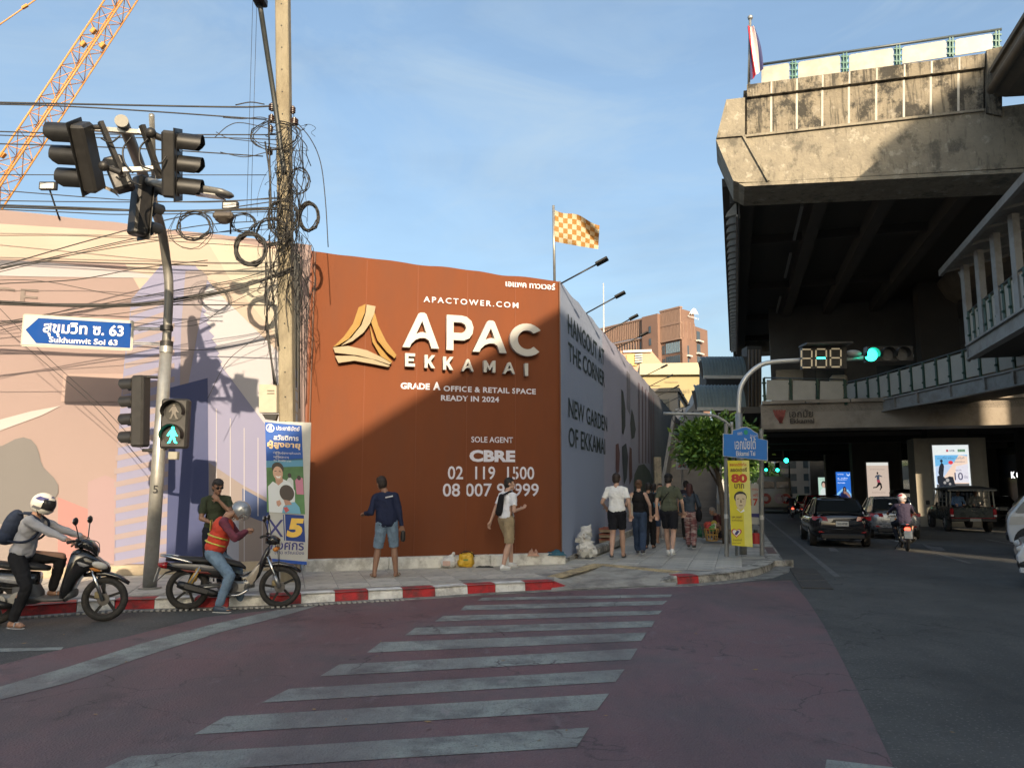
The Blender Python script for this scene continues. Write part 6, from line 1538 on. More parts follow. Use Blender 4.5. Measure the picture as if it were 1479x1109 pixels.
def backpack(J,col,name='backpack',w=.28,hgt=.42,dep=.15,straps=True,lab=None,cat='backpack',trim=None):
 0
 t=J['t'];k=J['k'];c=J['ch']-J['fwd']*(.13+dep/2)*k-J['up']*.06*k
 W=WM[t.name];M3=Matrix((J['rt'],J['fwd'],J['up'])).transposed()
 bt=thing(name,lab,cat,tuple(W@c),0)
 me=prims_mesh([('e',V((0,0,0)),(w/2,dep*.62,hgt/2)),('c',V((-w*.28,0,-hgt*.3)),dep*.5,V((w*.28,0,-hgt*.3)),dep*.5),('c',V((-w*.25,0,hgt*.22)),dep*.42,V((w*.25,0,hgt*.22)),dep*.42),('c',V((-w*.2,-dep*.5,-hgt*.22)),.05,V((w*.2,-dep*.5,-hgt*.22)),.05)],.012,smooth=3)
 R3=W.to_3x3()@M3
 for v in me.vertices:v.co=R3@v.co
 put('bag_body',me,cloth('pack_%02x%02x%02x'%tuple(int(x*255)for x in col),col),bt)
 if trim:
  b=MB()
  for s_ in(-1,1):b.obox(R3@V((s_*w*.25,-dep*.72,-hgt*.35)),R3@V((s_*w*.2,-dep*.60,hgt*.36)),.02,.012)
  b.build('trim',cloth('trim',trim),bt,local=True)
 if straps:
  Wi=WM[bt.name].inverted()
  for i in(0,1):
   s=J['rt']*(-1,1)[i]
   pts=[c+J['up']*hgt*.42+s*.08*k+J['fwd']*.04,J['sh'][i]-s*.06*k+J['up']*.075*k-J['fwd']*.03*k,J['ch']+s*.125*k+J['up']*.09*k+J['fwd']*.13*k,J['ch']+s*.15*k+J['fwd']*.125*k-J['up']*.08*k,J['ch']+s*.165*k-J['up']*.18*k+J['fwd']*.02,c+s*w*.42-J['up']*hgt*.35+J['fwd']*.03]
   b=MB();b.tube([Wi@(W@p)for p in bend_path(pts,6)],.016,6);b.build('shoulder_strap',cloth('pack_%02x%02x%02x'%tuple(int(x*255)for x in col),col),bt,local=True)
 return bt
def patch(fr_,J,pts,m,name):pass
def world_of(J,p):return WM[J['t'].name]@V(p)
def toward(ang):return(math.sin(math.radians(ang)),math.cos(math.radians(ang)))
P_=lambda u,v,z=PZ:G(u,v,z)
DENIM=cloth('denim',(.15,.22,.30),.25,12);DENIM_D=cloth('dark_denim',(.04,.065,.12),.2,12)
def ex1(J):
 t=J['t'];k=J['k']
 b=MB();b.box(J['ch']-J['fwd']*.145*k+J['up']*.06+J['rt']*.07,(.13,.006,.022),Euler((0,math.radians(-12),0)).to_matrix());b.build('jacket_print',mat('jacket_white',(.6,.6,.62)),t,local=True)
 W=WM[t.name];p=W@(J['wr'][1]+V((.02,0,-.12)))
 u=thing('bottle_bag','small black pouch hanging from the right hand of the man in the navy jacket','pouch',tuple(p-UP*.1))
 put('pouch',prims_mesh([('c',V((0,0,.0)),.045,V((0,0,.12)),.04)],.01),M_BLK,u)
 b=MB();b.tube([V((0,0,.13)),V((0,0,.22))],.006,5);b.build('loop',M_BLK,u,local=True)
p=P_(557,834);person('man in a navy jacket and frayed denim shorts standing with his back to the road',p,toward(-8),1.72,chest=(-.03,.03,1.28),ankles=((-.19,.0,.085),(.17,.05,.085)),wrists=((-.37,.16,1.07),(.27,-.02,.80)),poles=((.1,-1,-.8),(.5,-1,0)),feetdir=((-.35,1,0),(.35,1,0)),head=(32,2),headoff=(-.05,0,.0),skin='brown',top=('jacket',(.018,.024,.055)),bottom=('shorts',(.17,.24,.33),DENIM,.98),shoes=('sandal',(.45,.42,.36)),hair='messy',haircol=(.022,.014,.01),palms=((0,0,-1),(0,1,0)),extras=ex1)
def ex2(J):
 t=J['t'];k=J['k'];W=WM[t.name]
 c=J['ch']-J['fwd']*.17*k-J['up']*.08
 bt=thing('sling_bag','black sling bag on the back of the man passing the phone number','sling bag',tuple(W@c))
 R3=W.to_3x3();me=prims_mesh([('c',V((-.04,0,-.17)),.07,V((.03,0,.13)),.055)],.01,smooth=2)
 for v in me.vertices:v.co=R3@v.co
 put('bag_body',me,cloth('pack_black',(.015,.015,.017)),bt)
 Wi=WM[bt.name].inverted();pts=[c+V((.03,.02,.15)),J['sh'][1]+V((-.06,-.02,.075)),J['ch']+V((.03,.15,.06)),J['ch']+V((-.14,.12,-.12)),J['ch']+V((-.17,-.02,-.22)),c+V((-.05,.02,-.18))]
 b=MB();b.tube([Wi@(W@q)for q in bend_path(pts,6)],.02,6);b.build('strap',cloth('pack_black',(.015,.015,.017)),bt,local=True)
p=P_(731,822);person('man in white shirt and khaki shorts walking past the phone number',p,toward(48),1.70,chest=(0,.03,1.29),ankles=((-.08,.20,.10),(.08,-.14,.085)),kneepole=((0,1,.2),(0,1,.2)),wrists=((-.30,-.14,.86),(.17,.24,1.13)),poles=((-.3,-1,0),(.3,-1,-.8)),head=(-38,0),skin='light',top=('tee',(.74,.76,.80)),bottom=('shorts',(.36,.28,.17),cloth('khaki',(.33,.26,.16),.2,9),1.0),shoes=('sneaker',(.70,.70,.68)),hair='short',palms=((.6,0,-.3),(0,0,1)),sleeve=.6,extras=ex2)
hd=16
p=P_(892,806);person('tall man in a white t-shirt and black shorts walking away beside the grey hoarding',p,toward(hd-2),1.80,ankles=((-.09,-.24,.14),(.09,.24,.085)),wrists=((-.25,.20,1.02),(.27,.02,.88)),head=(-12,0),skin='light',top=('tee',(.80,.81,.80)),bottom=('shorts',(.014,.014,.018),cloth('black_shorts',(.014,.015,.02)),.78),shoes=('sandal',(.08,.08,.08)),hair='short',haircol=(.03,.018,.012),sleeve=.62,fat=1.06)
def ex3(J):
 k=J['k'];W=WM[J['t'].name];q=W@(J['sh'][0]+V((-.05,.0,-.35)))
 tb=thing('tote_bag','cream tote bag on the left shoulder of the woman in the black tank top','tote bag',tuple(q-UP*.2))
 b=MB();b.box((0,0,.18),(.10,.30,.36),Euler((0,0,.0)).to_matrix(),.03);b.build('bag_body',cloth('cream_canvas',(.50,.46,.38)),tb,local=True)
 b=MB();b.tube(bend_path([V((0,-.1,.34)),V((.05,-.04,.56)),V((.05,.04,.56)),V((0,.1,.34))],5),.012,5);b.build('handle',cloth('cream_canvas',(.50,.46,.38)),tb,local=True)
p=P_(924,800.5);person('woman in a black tank top and wide dark jeans with her hair tied up',p,toward(hd),1.66,ankles=((-.07,.22,.085),(.09,-.22,.13)),wrists=((-.22,.18,1.06),(.27,.0,.90)),poles=((-.6,-1,-.2),(.6,-1,0)),skin='light',female=True,top=('tank',(.014,.014,.016)),bottom=('wide',(.05,.075,.13),DENIM_D),shoes=('sneaker',(.05,.05,.06)),hair='bun',haircol=(.12,.06,.03),extras=ex3)
p=P_(936,797);p2=P_(938,791);person('woman in black walking just ahead of the woman in the tank top',p2,toward(hd+4),1.60,ankles=((-.07,-.05,.085),(.08,.12,.085)),skin='tan',female=True,top=('tee',(.015,.015,.017)),bottom=('wide',(.016,.016,.018)),shoes=('sandal',(.05,.04,.04)),hair='short')
J=person('woman in a dark top and cropped jeans carrying a light blue backpack',P_(946,784),toward(hd),1.58,ankles=((-.07,.12,.085),(.08,-.06,.085)),skin='tan',female=True,top=('tee',(.02,.025,.04)),bottom=('shorts',(.05,.075,.13),DENIM_D,1.0),shoes=('sandal',(.4,.3,.28)),hair='pony')
backpack(J,(.06,.32,.50),lab='light blue backpack with white side panels on the woman in cropped jeans',trim=(.6,.62,.64),w=.26,hgt=.40)
person('woman in a white mask and pale clothes walking towards the camera behind the group',P_(955,777),toward(200),1.58,ankles=((-.07,.10,.085),(.08,-.06,.085)),skin='light',female=True,top=('tee',(.45,.42,.42)),bottom=('wide',(.35,.33,.33)),shoes=('sneaker',(.4,.4,.4)),hair='short',mask=True)
def ex4(J):
 t=J['t'];k=J['k']
 strap_over(J,J['sh'][1]+V((-.04,-.02,.075)),[J['ch']+V((.0,-.14,.0)),J['ch']+V((-.12,-.12,-.16)),J['pel']+V((-.16,-.02,.08))],.010,cloth('pack_black',(.015,.015,.017)),'crossbody_strap')
 me=prims_mesh([('e',J['hc']+J['hu']*.05*k-J['hf']*.01,(.092*k,.106*k,.078*k),J['HM']),('e',J['hc']+J['hu']*.055*k+J['hf']*.10*k,(.06*k,.06*k,.012*k),J['HM'])],.01,[(J['hc']+J['hu']*.03*k,-J['hu'])])
 put('cap',me,cloth('cap_black',(.015,.015,.017)),t)
 W=WM[t.name];q=W@(J['wr'][0]+V((-.0,.02,-.1)))
J4=person('man in an olive t-shirt, black cap and black shorts striding away',P_(968,803),toward(hd+3),1.80,ankles=((-.07,.26,.09),(.08,-.26,.15)),wrists=((-.25,-.08,.88),(.28,.16,.92)),head=(-8,4),skin='light',top=('tee',(.085,.095,.065)),bottom=('shorts',(.013,.013,.015),cloth('black_shorts',(.014,.015,.02)),.80),shoes=('sneaker',(.72,.72,.70)),hair='short',sleeve=.72,fat=1.1,extras=ex4)
PAT=mat('patterned_trousers',(.20,.07,.075),rough=.85,var=.3,scale=12,dirt=(.50,.44,.40),dirt_amt=.9,dirt_scale=9,stretch=(.6,.6,2.4))
def ex5(J):
 W=WM[J['t'].name];q=W@(J['pel']+V((.22,-.02,-.05)))
 tb=thing('shoulder_bag','black round shoulder bag at the hip of the woman in patterned trousers','shoulder bag',tuple(q-UP*.15))
 put('bag_body',prims_mesh([('e',V((0,0,.15)),(.08,.15,.17))],.012),cloth('pack_black',(.015,.015,.017)),tb)
 Wi=WM[tb.name].inverted();b=MB();b.tube([Wi@(W@x)for x in bend_path([J['pel']+V((.22,-.08,.08)),J['sh'][1]+V((-.03,-.04,.07)),J['sh'][1]+V((-.03,.05,.06)),J['pel']+V((.22,.06,.08))],5)],.01,5);b.build('strap',cloth('pack_black',(.015,.015,.017)),tb,local=True)
J5=person('woman with dark red hair in a denim jacket and pink patterned wide trousers',P_(998,791),toward(hd+6),1.58,ankles=((-.08,.14,.085),(.08,-.06,.085)),wrists=((-.24,.10,.92),(.22,.20,1.02)),skin='tan',female=True,top=('shirt_long',(.05,.065,.085)),bottom=('wide',(.4,.3,.3),PAT),shoes=('sneaker',(.05,.05,.05)),hair='long',haircol=(.05,.014,.012),extras=ex5)
person('dark clothed person walking ahead of the woman in patterned trousers',P_(993,779),toward(hd),1.66,ankles=((-.08,.1,.085),(.08,-.08,.085)),skin='tan',top=('tee',(.03,.028,.04)),bottom=('wide',(.02,.02,.02)),hair='short')
person('street seller in a pale cap crouching beside the baskets at the foot of the stairs',P_(1045,779),toward(-90),1.58,pelvis=(0,-.05,.30),chest=(0,.14,.62),ankles=((-.14,.12,.085),(.14,.12,.085)),kneepole=((-.3,1,.9),(.3,1,.9)),wrists=((-.16,.45,.42),(.16,.45,.42)),skin='tan',top=('tee',(.10,.035,.04)),bottom=('wide',(.03,.03,.04)),hair='short',haircol=(.3,.27,.25))
M_TYRE=mat('tyre_rubber',(.022,.021,.020),rough=.8,var=.25,scale=14,dirt=(.07,.06,.05),dirt_amt=.5,dirt_scale=8)
M_RIM=mat('black_rim',(.02,.02,.02),rough=.35,metal=.3)
M_PB=mat('gloss_black_paint',(.012,.012,.013),rough=.16,var=.1,coat=.8,dirt=(.04,.038,.034),dirt_amt=.35,dirt_scale=5)
M_CHROME=mat('chrome',(.62,.62,.60),rough=.16,metal=1.0,var=.05)
M_ALU=mat('dull_aluminium',(.36,.36,.35),rough=.4,metal=.8,var=.2,scale=10)
M_SEAT=mat('seat_vinyl',(.02,.02,.02),rough=.6,var=.2,bump=.2,bscale=60)
M_GREYP=mat('grey_plastic',(.10,.10,.10),rough=.55,var=.2)
M_PLATE=mat('plate_white',(.55,.55,.52),rough=.5,var=.05)
M_HEADL=mat('headlamp',(.55,.53,.48),rough=.12,var=.05,coat=.5)
M_AMBER=mat('amber_lens',(.50,.18,.03),rough=.15,var=.05)
M_REDL=mat('tail_red',(.30,.01,.012),rough=.15,var=.05,coat=.5)
M_REDLIT=mat('tail_red_lit',(.5,.02,.015),rough=.2,var=0,emit=(1,.06,.03),estr=1.8)
def torus(b,c,R_,r,ax='y',nu=36,nv=8,sx=1.0):
 vs_=[];
 for i in range(nu):
  a=2*math.pi*i/nu
  for j in range(nv):
   t=2*math.pi*j/nv;rr=R_+r*math.cos(t);y=r*sx*math.sin(t)
   vs_.append(V(c)+(V((rr*math.cos(a),y,rr*math.sin(a)))if ax=='y' else V((y,rr*math.cos(a),rr*math.sin(a)))))
 b.add(vs_,[(i*nv+j,i*nv+(j+1)%nv,((i+1)%nu)*nv+(j+1)%nv,((i+1)%nu)*nv+j)for i in range(nu)for j in range(nv)],smooth=True)
def wheel(par,c,R_,w,spokes=5,disc=True,rot=.3):
 0
 c=V(c);b=MB();torus(b,c,R_-w/2,w/2,sx=1.0,nv=10);b.build('tyre',M_TYRE,par,local=True)
 b=MB();ri=R_-w*.95
 torus(b,c,ri,.012,sx=2.6,nv=6);b.build('rim',M_RIM,par,local=True)
 for k in range(spokes):
  a=rot+2*math.pi*k/spokes;d=V((math.cos(a),0,math.sin(a)));n=V((-math.sin(a),0,math.cos(a)))
  b=MB();b.obox(c+d*.03+n*.012,c+d*ri,.032,.028,up=V((0,1,0)));b.build('spoke',M_RIM,par,local=True)
 b=MB();b.cyl(c-V((0,.06,0)),c+V((0,.06,0)),.038,n=14);b.build('hub',M_ALU,par,local=True)
 if disc:
  b=MB();b.cyl(c+V((0,-.062,0)),c+V((0,-.058,0)),.075,n=24);b.build('brake_disc',mat('disc_steel',(.16,.155,.15),rough=.35,metal=.8),par,local=True)
  b=MB();b.box(c+V((-.07,-.06,.06)),(.07,.04,.08),None,.01);b.build('brake_caliper',mat('caliper',(.25,.2,.1),rough=.4),par,local=True)
def sup(x,zc,hw,hh,n=14,e=2.4,tilt=0):
 0
 out=[]
 for i in range(n):
  a=2*math.pi*i/n;c_,s_=math.cos(a),math.sin(a)
  y=math.copysign(abs(c_)**(2/e),c_)*hw;z=math.copysign(abs(s_)**(2/e),s_)*hh
  out.append(V((x+tilt*z,y,zc+z)))
 return out
def loftx(secs,e=2.4,n=14):
 b=MB();b.loft([sup(*s[:4],n=n,e=e,tilt=s[4]if len(s)>4 else 0)for s in secs]);return b
def side_panel(b,pts,y,th=.02,bulge=.02):
 0
 for s in(-1,1):
  P3=[V((x,s*y,z))for x,z in pts];c=sum(P3,V())/len(P3)
  mid=[p.lerp(c,.35)+V((0,s*bulge,0))for p in P3];n=len(P3)
  b.add(P3+mid+[c+V((0,s*bulge*1.15,0))],[(i,(i+1)%n,n+(i+1)%n,n+i)for i in range(n)]+[(n+i,n+(i+1)%n,2*n)for i in range(n)],smooth=True)
  b.add([p-V((0,s*th,0))for p in P3]+P3,[(i,(i+1)%n,n+(i+1)%n,n+i)for i in range(n)])
def mirror(par,base,tip,r=.055):
 b=MB();b.tube(bend_path([base,base.lerp(tip,.5)+UP*.01,tip],5),.007,6);b.build('mirror_stalk',M_BLK,par,local=True)
 b=MB();b.sphere(tip+UP*r*.6,(.025,r*1.15,r*.85));b.build('mirror',M_BLK,par,local=True)
 b=MB();b.sphere(tip+UP*r*.6-V((.018,0,0)),(.012,r*.95,r*.68));b.build('mirror_glass',M_CHROME,par,local=True)
def tube_part(par,name,pts,r,m,n=8,sm=5):
 b=MB();b.tube(bend_path(pts,sm)if len(pts)>2 else pts,r,n);return b.build(name,m,par,local=True)
def underbone(par):
 0
 Rr=.29
 wheel(par,(-.62,0,Rr),Rr,.085,5,False,.1);wheel(par,(.62,0,Rr),Rr,.075,5,True,.5)
 for s in(-1,1):tube_part(par,'fork_leg',[V((.62,s*.085,Rr)),V((.44,s*.085,.72))],.019,M_CHROME,10);tube_part(par,'fork_slider',[V((.62,s*.085,Rr)),V((.55,s*.085,.45))],.027,M_ALU,10)
 b=loftx([(.30,.56,.03,.02),(.42,.60,.055,.035),(.60,.61,.06,.035,.1),(.78,.57,.055,.03,.3),(.90,.49,.04,.02,.4)],2.2);b.build('front_mudguard',M_PB,par,local=True)
 b=MB();secs=[(-.98,.62,.04,.03),(-.80,.60,.09,.06),(-.5,.56,.12,.09),(-.25,.52,.12,.09),(-.02,.47,.08,.08)]
 b=loftx(secs,2.6);b.build('rear_cowl',M_PB,par,local=True)
 b=loftx([(-.92,.70,.05,.02),(-.75,.71,.10,.035),(-.45,.68,.125,.045),(-.15,.66,.12,.05),(.06,.61,.09,.04),(.14,.56,.05,.02)],2.4);b.build('seat',M_SEAT,par,local=True)
 b=loftx([(-.05,.46,.05,.05),(.12,.40,.055,.07),(.26,.44,.07,.10),(.34,.56,.10,.12),(.40,.70,.11,.12),(.46,.82,.10,.08)],2.4);b.build('leg_shield',M_PB,par,local=True)
 b=MB();side_panel(b,[(.16,.42),(.24,.34),(.29,.40),(.33,.52),(.34,.62),(.28,.58),(.22,.50)],.11,.015,.02);b.build('side_shield',mat('pearl_panel',(.38,.33,.26),rough=.25,coat=.5),par,local=True)
 b=MB();side_panel(b,[(-.85,.66),(-.40,.63),(-.10,.56),(-.18,.53),(-.5,.56),(-.8,.61)],.115,.01,.012);b.build('tail_stripe',mat('silver_stripe',(.12,.12,.125),rough=.3),par,local=True)
 b=loftx([(.40,.94,.06,.05),(.46,.95,.11,.075),(.53,.94,.11,.07),(.60,.91,.07,.05)],2.3);b.build('handlebar_cowl',M_PB,par,local=True)
 b=MB();b.sphere((.57,0,.90),(.05,.08,.05));b.build('headlight',M_HEADL,par,local=True)
 for s in(-1,1):
  tube_part(par,'handlebar',[V((.46,s*.08,.98)),V((.42,s*.24,1.02)),V((.38,s*.34,1.01))],.013,M_BLK);tube_part(par,'grip',[V((.40,s*.27,1.02)),V((.37,s*.37,1.01))],.019,M_SEAT)
  mirror(par,V((.45,s*.17,1.02)),V((.40,s*.25,1.22)))
  b=MB();b.sphere((.55,s*.12,.82),(.04,.03,.03));b.build('indicator',M_AMBER,par,local=True)
  tube_part(par,'rear_shock',[V((-.60,s*.13,.33)),V((-.45,s*.13,.60))],.018,M_ALU)
  b=MB()
  for k in range(9):q=V((-.60,s*.13,.33)).lerp(V((-.45,s*.13,.60)),.25+k*.075);torus(b,q,.026,.006,ax='y',nu=12,nv=5)
  b.build('shock_spring',mat('yellow_spring',(.55,.33,.03),rough=.4),par,local=True)
  tube_part(par,'swing_arm',[V((-.62,s*.10,.29)),V((-.15,s*.09,.34))],.024,M_ALU);tube_part(par,'foot_peg',[V((-.02,s*.10,.27)),V((-.02,s*.24,.27))],.014,M_BLK)
  tube_part(par,'passenger_peg',[V((-.30,s*.11,.38)),V((-.32,s*.21,.40))],.012,M_BLK)
 b=MB();b.box((.0,0,.30),(.34,.17,.17),None,.03);b.cyl(V((.10,0,.33)),V((.26,0,.37)),.07,n=12)
 for k in range(5):b.cyl(V((.14+k*.025,0,.34+k*.006)),V((.15+k*.025,0,.343+k*.006)),.085,n=12)
 b.build('engine',M_ALU,par,local=True)
 b=MB();b.cyl((-.02,-.10,.31),(-.02,-.115,.31),.085,n=18);b.build('engine_cover',M_GREYP,par,local=True)
 b=MB();b.cyl((-.62,.07,.29),(-.62,.08,.29),.09,n=20);b.build('sprocket',M_ALU,par,local=True)
 tube_part(par,'exhaust_pipe',[V((.20,-.08,.27)),V((.05,-.12,.20)),V((-.20,-.15,.22))],.018,M_CHROME)
 b=MB();b.tube([V((-.18,-.16,.22)),V((-.26,-.165,.24)),V((-.66,-.17,.36)),V((-.72,-.17,.38))],[.03,.05,.055,.045],12);b.build('silencer',M_BLK,par,local=True)
 b=MB();b.obox(V((-.32,-.222,.27)),V((-.62,-.228,.36)),.012,.06);b.build('heat_shield',mat('shield_dark',(.12,.12,.12),rough=.3,metal=.8),par,local=True)
 tube_part(par,'grab_rail',[V((-.55,.14,.66)),V((-.85,.13,.74)),V((-1.0,0,.76)),V((-.85,-.13,.74)),V((-.55,-.14,.66))],.015,M_CHROME)
 b=loftx([(-1.02,.63,.04,.03),(-.96,.62,.07,.045),(-.90,.62,.08,.05)],2.2);b.build('tail_light',M_REDL,par,local=True)
 b=loftx([(-1.02,.42,.03,.01,.3),(-.92,.52,.05,.015,.3),(-.72,.57,.06,.02),(-.45,.55,.06,.02)],2.2);b.build('rear_mudguard',M_BLK,par,local=True)
 for s in(-1,1):tube_part(par,'brake_cable',[V((.44,s*.20,1.01)),V((.56,s*.16,.96)),V((.58,s*.10,.80)),V((.60,s*.07,.50))],.005,M_BLK,5)
 b=MB();b.box((-1.03,0,.50),(.008,.17,.19),Euler((0,.25,0)).to_matrix());b.build('number_plate',M_PLATE,par,local=True)
 b=MB();b.tube([V((.0,-.12,.30)),V((-.25,-.12,.26)),V((-.60,-.105,.26))],.008,5);b.tube([V((.0,-.12,.36)),V((-.25,-.12,.36)),V((-.60,-.105,.34))],.008,5);b.build('chain',M_GREYP,par,local=True)
 for s in(-1,1):
  b=MB();side_panel(b,[(-.70,.57),(-.35,.53),(-.30,.50),(-.62,.535)],.128,.006,.008);b.build('sticker',mat('sticker_red',(.30,.05,.04),rough=.3),par,local=True)
 tube_part(par,'kick_lever',[V((-.10,-.12,.30)),V((-.14,-.17,.42)),V((-.10,-.20,.44))],.010,M_ALU)
 tube_part(par,'side_stand',[V((-.08,.10,.24)),V((-.14,.26,.02))],.012,M_BLK)
def scooter(par):
 Rr=.27
 wheel(par,(-.60,0,Rr),Rr,.10,5,False,.1);wheel(par,(.66,0,Rr+.01),Rr+.01,.085,5,True,.4)
 for s in(-1,1):tube_part(par,'fork_leg',[V((.66,s*.085,Rr)),V((.50,s*.085,.68))],.022,M_CHROME,10)
 b=loftx([(.40,.58,.03,.02),(.50,.60,.06,.035),(.66,.60,.065,.035,.1),(.82,.55,.06,.03,.3),(.94,.47,.04,.02,.4)],2.2);b.build('front_mudguard',M_PB,par,local=True)
 b=loftx([(.17,.38,.15,.10),(.22,.48,.18,.22),(.27,.62,.19,.28),(.34,.72,.18,.21),(.44,.76,.15,.13),(.56,.73,.11,.075),(.70,.65,.04,.035)],3.4);b.build('front_apron',M_PB,par,local=True)
 for s in(-1,1):
  b=MB();b.sphere((.60,s*.085,.71),(.10,.035,.045),Euler((0,.35,s*-.45)).to_matrix());b.build('headlight',M_HEADL,par,local=True)
  b=MB();b.sphere((.56,s*.125,.66),(.07,.02,.02),Euler((0,.35,s*-.4)).to_matrix());b.build('indicator',M_AMBER,par,local=True)
  tube_part(par,'handlebar',[V((.40,s*.06,.99)),V((.36,s*.2,1.03)),V((.30,s*.33,1.02))],.014,M_BLK);tube_part(par,'grip',[V((.33,s*.25,1.03)),V((.29,s*.35,1.02))],.02,M_SEAT)
  mirror(par,V((.36,s*.17,1.04)),V((.34,s*.27,1.24)),.06)
  tube_part(par,'brake_lever',[V((.40,s*.14,1.01)),V((.40,s*.30,.99))],.006,M_ALU)
 b=loftx([(.28,.97,.07,.05),(.38,.99,.13,.07),(.47,.95,.11,.07),(.54,.88,.06,.06)],2.3);b.build('handlebar_cowl',M_PB,par,local=True)
 b=MB();b.sphere((.33,0,1.035),(.06,.09,.03));b.build('instrument',M_GREYP,par,local=True)
 b=loftx([(-.25,.34,.13,.04),(.0,.30,.15,.03),(.18,.30,.15,.03),(.30,.36,.15,.05)],3);b.build('floorboard',M_GREYP,par,local=True)
 b=loftx([(-.38,.42,.12,.16),(-.24,.42,.13,.18),(-.14,.38,.12,.14),(-.08,.34,.10,.08)],2.8);b.build('seat_base',M_GREYP,par,local=True)
 b=loftx([(-1.0,.66,.05,.03),(-.85,.62,.10,.07),(-.55,.56,.14,.12),(-.3,.54,.14,.12),(-.12,.56,.11,.08)],2.6);b.build('rear_cowl',M_PB,par,local=True)
 b=loftx([(-.92,.74,.06,.02),(-.7,.76,.12,.04),(-.45,.72,.135,.045),(-.2,.71,.125,.05),(-.02,.68,.08,.03)],2.4);b.build('seat',M_SEAT,par,local=True)
 b=MB();side_panel(b,[(-.92,.66),(-.5,.60),(-.18,.55),(-.28,.50),(-.6,.55),(-.88,.61)],.135,.01,.012);b.build('graphic',mat('grey_graphic',(.30,.30,.31),rough=.3,var=.4,scale=14),par,local=True)
 b=MB();b.box((-.42,.0,.30),(.42,.20,.15),None,.04);b.build('engine_case',M_ALU,par,local=True)
 b=MB();b.cyl((-.30,-.13,.31),(-.30,-.15,.31),.10,n=18);b.cyl((-.52,-.13,.30),(-.52,-.145,.30),.08,n=18);b.build('drive_cover',M_ALU,par,local=True)
 b=MB();b.tube([V((-.35,-.16,.24)),V((-.48,-.17,.26)),V((-.86,-.18,.36)),V((-.92,-.18,.38))],[.03,.055,.06,.045],12);b.build('silencer',M_BLK,par,local=True)
 b=MB();b.obox(V((-.5,-.235,.28)),V((-.8,-.242,.36)),.012,.07);b.build('heat_shield',M_ALU,par,local=True)
 for s in(-1,1):tube_part(par,'brake_cable',[V((.38,s*.18,1.02)),V((.50,s*.14,.98)),V((.54,s*.08,.86))],.005,M_BLK,5)
 b=MB();b.box((-1.06,0,.50),(.008,.17,.19),Euler((0,.25,0)).to_matrix());b.build('number_plate',M_PLATE,par,local=True)
 b=MB();side_panel(b,[(.28,.80),(.40,.76),(.50,.72),(.44,.70),(.32,.74)],.165,.004,.006);b.build('sticker',mat('sticker_grey',(.22,.22,.23),rough=.3),par,local=True)
 tube_part(par,'rear_shock',[V((-.62,.13,.32)),V((-.55,.12,.58))],.03,M_BLK)
 b=loftx([(-1.05,.66,.04,.03),(-.98,.65,.08,.05),(-.92,.64,.09,.05)],2.2);b.build('tail_light',M_REDL,par,local=True)
 tube_part(par,'grab_rail',[V((-.6,.13,.74)),V((-.9,.12,.78)),V((-1.0,0,.78)),V((-.9,-.12,.78)),V((-.6,-.13,.74))],.014,M_BLK)
 b=loftx([(-1.06,.36,.03,.01,.3),(-.98,.46,.06,.015,.3),(-.8,.54,.07,.02)],2.2);b.build('rear_mudguard',M_BLK,par,local=True)
def place_x(o,p,q):
 0
 return math.atan2((q-p).y,(q-p).x)
f1=G(150,897);r1=G(-38,903);ctr1=(f1+r1)/2;a1_=math.atan2((f1-r1).y,(f1-r1).x)
sc1=(f1-r1).length/1.26
print('scooter base',sc1)
sc=thing('scooter','black scooter with a white helmeted rider waiting at the left edge','motorcycle',tuple(ctr1+V((math.cos(a1_),math.sin(a1_),0))*.08),a1_,scale=1.0)
scooter(sc)
f2=G(402,877);r2=G(271,881);ctr2=(f2+r2)/2;a2_=math.atan2((f2-r2).y,(f2-r2).x);print('bike base',(f2-r2).length)
ub=thing('motorcycle','black underbone motorcycle with yellow shock springs parked along the kerb','motorcycle',tuple(ctr2),a2_)
underbone(ub)
def on_bike(bike,x,y,z=0):return WM[bike.name]@V((x,y,z))
H1=mat('helmet_white',(.60,.58,.52),rough=.25,var=.05,coat=.6)
M_GREYS=cloth('grey_shirt',(.36,.36,.38),.1)
J=person('rider in a pale grey shirt and white full face helmet sitting on the scooter',on_bike(sc,-.30,0,0),toward(90-math.degrees(a1_)),1.70,pelvis=(0,-.06,.84),chest=(0,.04,1.20),ankles=((-.17,.28,.39),(.30,.02,.085)),kneepole=((-.25,1,.5),(.5,1,.2)),wrists=((-.27,.56,1.05),(.27,.56,1.05)),poles=((-.7,-.2,-.9),(.7,-.2,-.9)),head=(-8,-4),feetdir=((0,1,0),(.45,1,0)),skin='tan',curl=1.4,top=('shirt_long',(.36,.36,.38),M_GREYS),bottom=('trousers',(.016,.016,.018)),shoes=('sandal',(.35,.36,.38)),hair=None,fat=1.08,helmet=dict(full=True,m=H1,visor=(-18,34),stripes=[(150,20,60,22,(.05,.05,.16)),(-30,20,60,22,(.05,.05,.16)),(-35,-28,50,16,(.12,.12,.13)),(165,-28,50,16,(.12,.12,.13)),(60,48,60,10,(.05,.05,.16))]))
backpack(J,(.02,.028,.05),lab='black and navy backpack on the scooter rider',w=.30,hgt=.46,dep=.18)
H2=mat('helmet_silver',(.32,.33,.34),rough=.22,metal=.5,coat=.6,var=.1)
M_VEST=mat('orange_vest',(.58,.06,.03),rough=.8,var=.1,bump=.3,bscale=25);M_PLAID=mat('plaid_maroon',(.14,.03,.05),rough=.85,var=.35,scale=22)
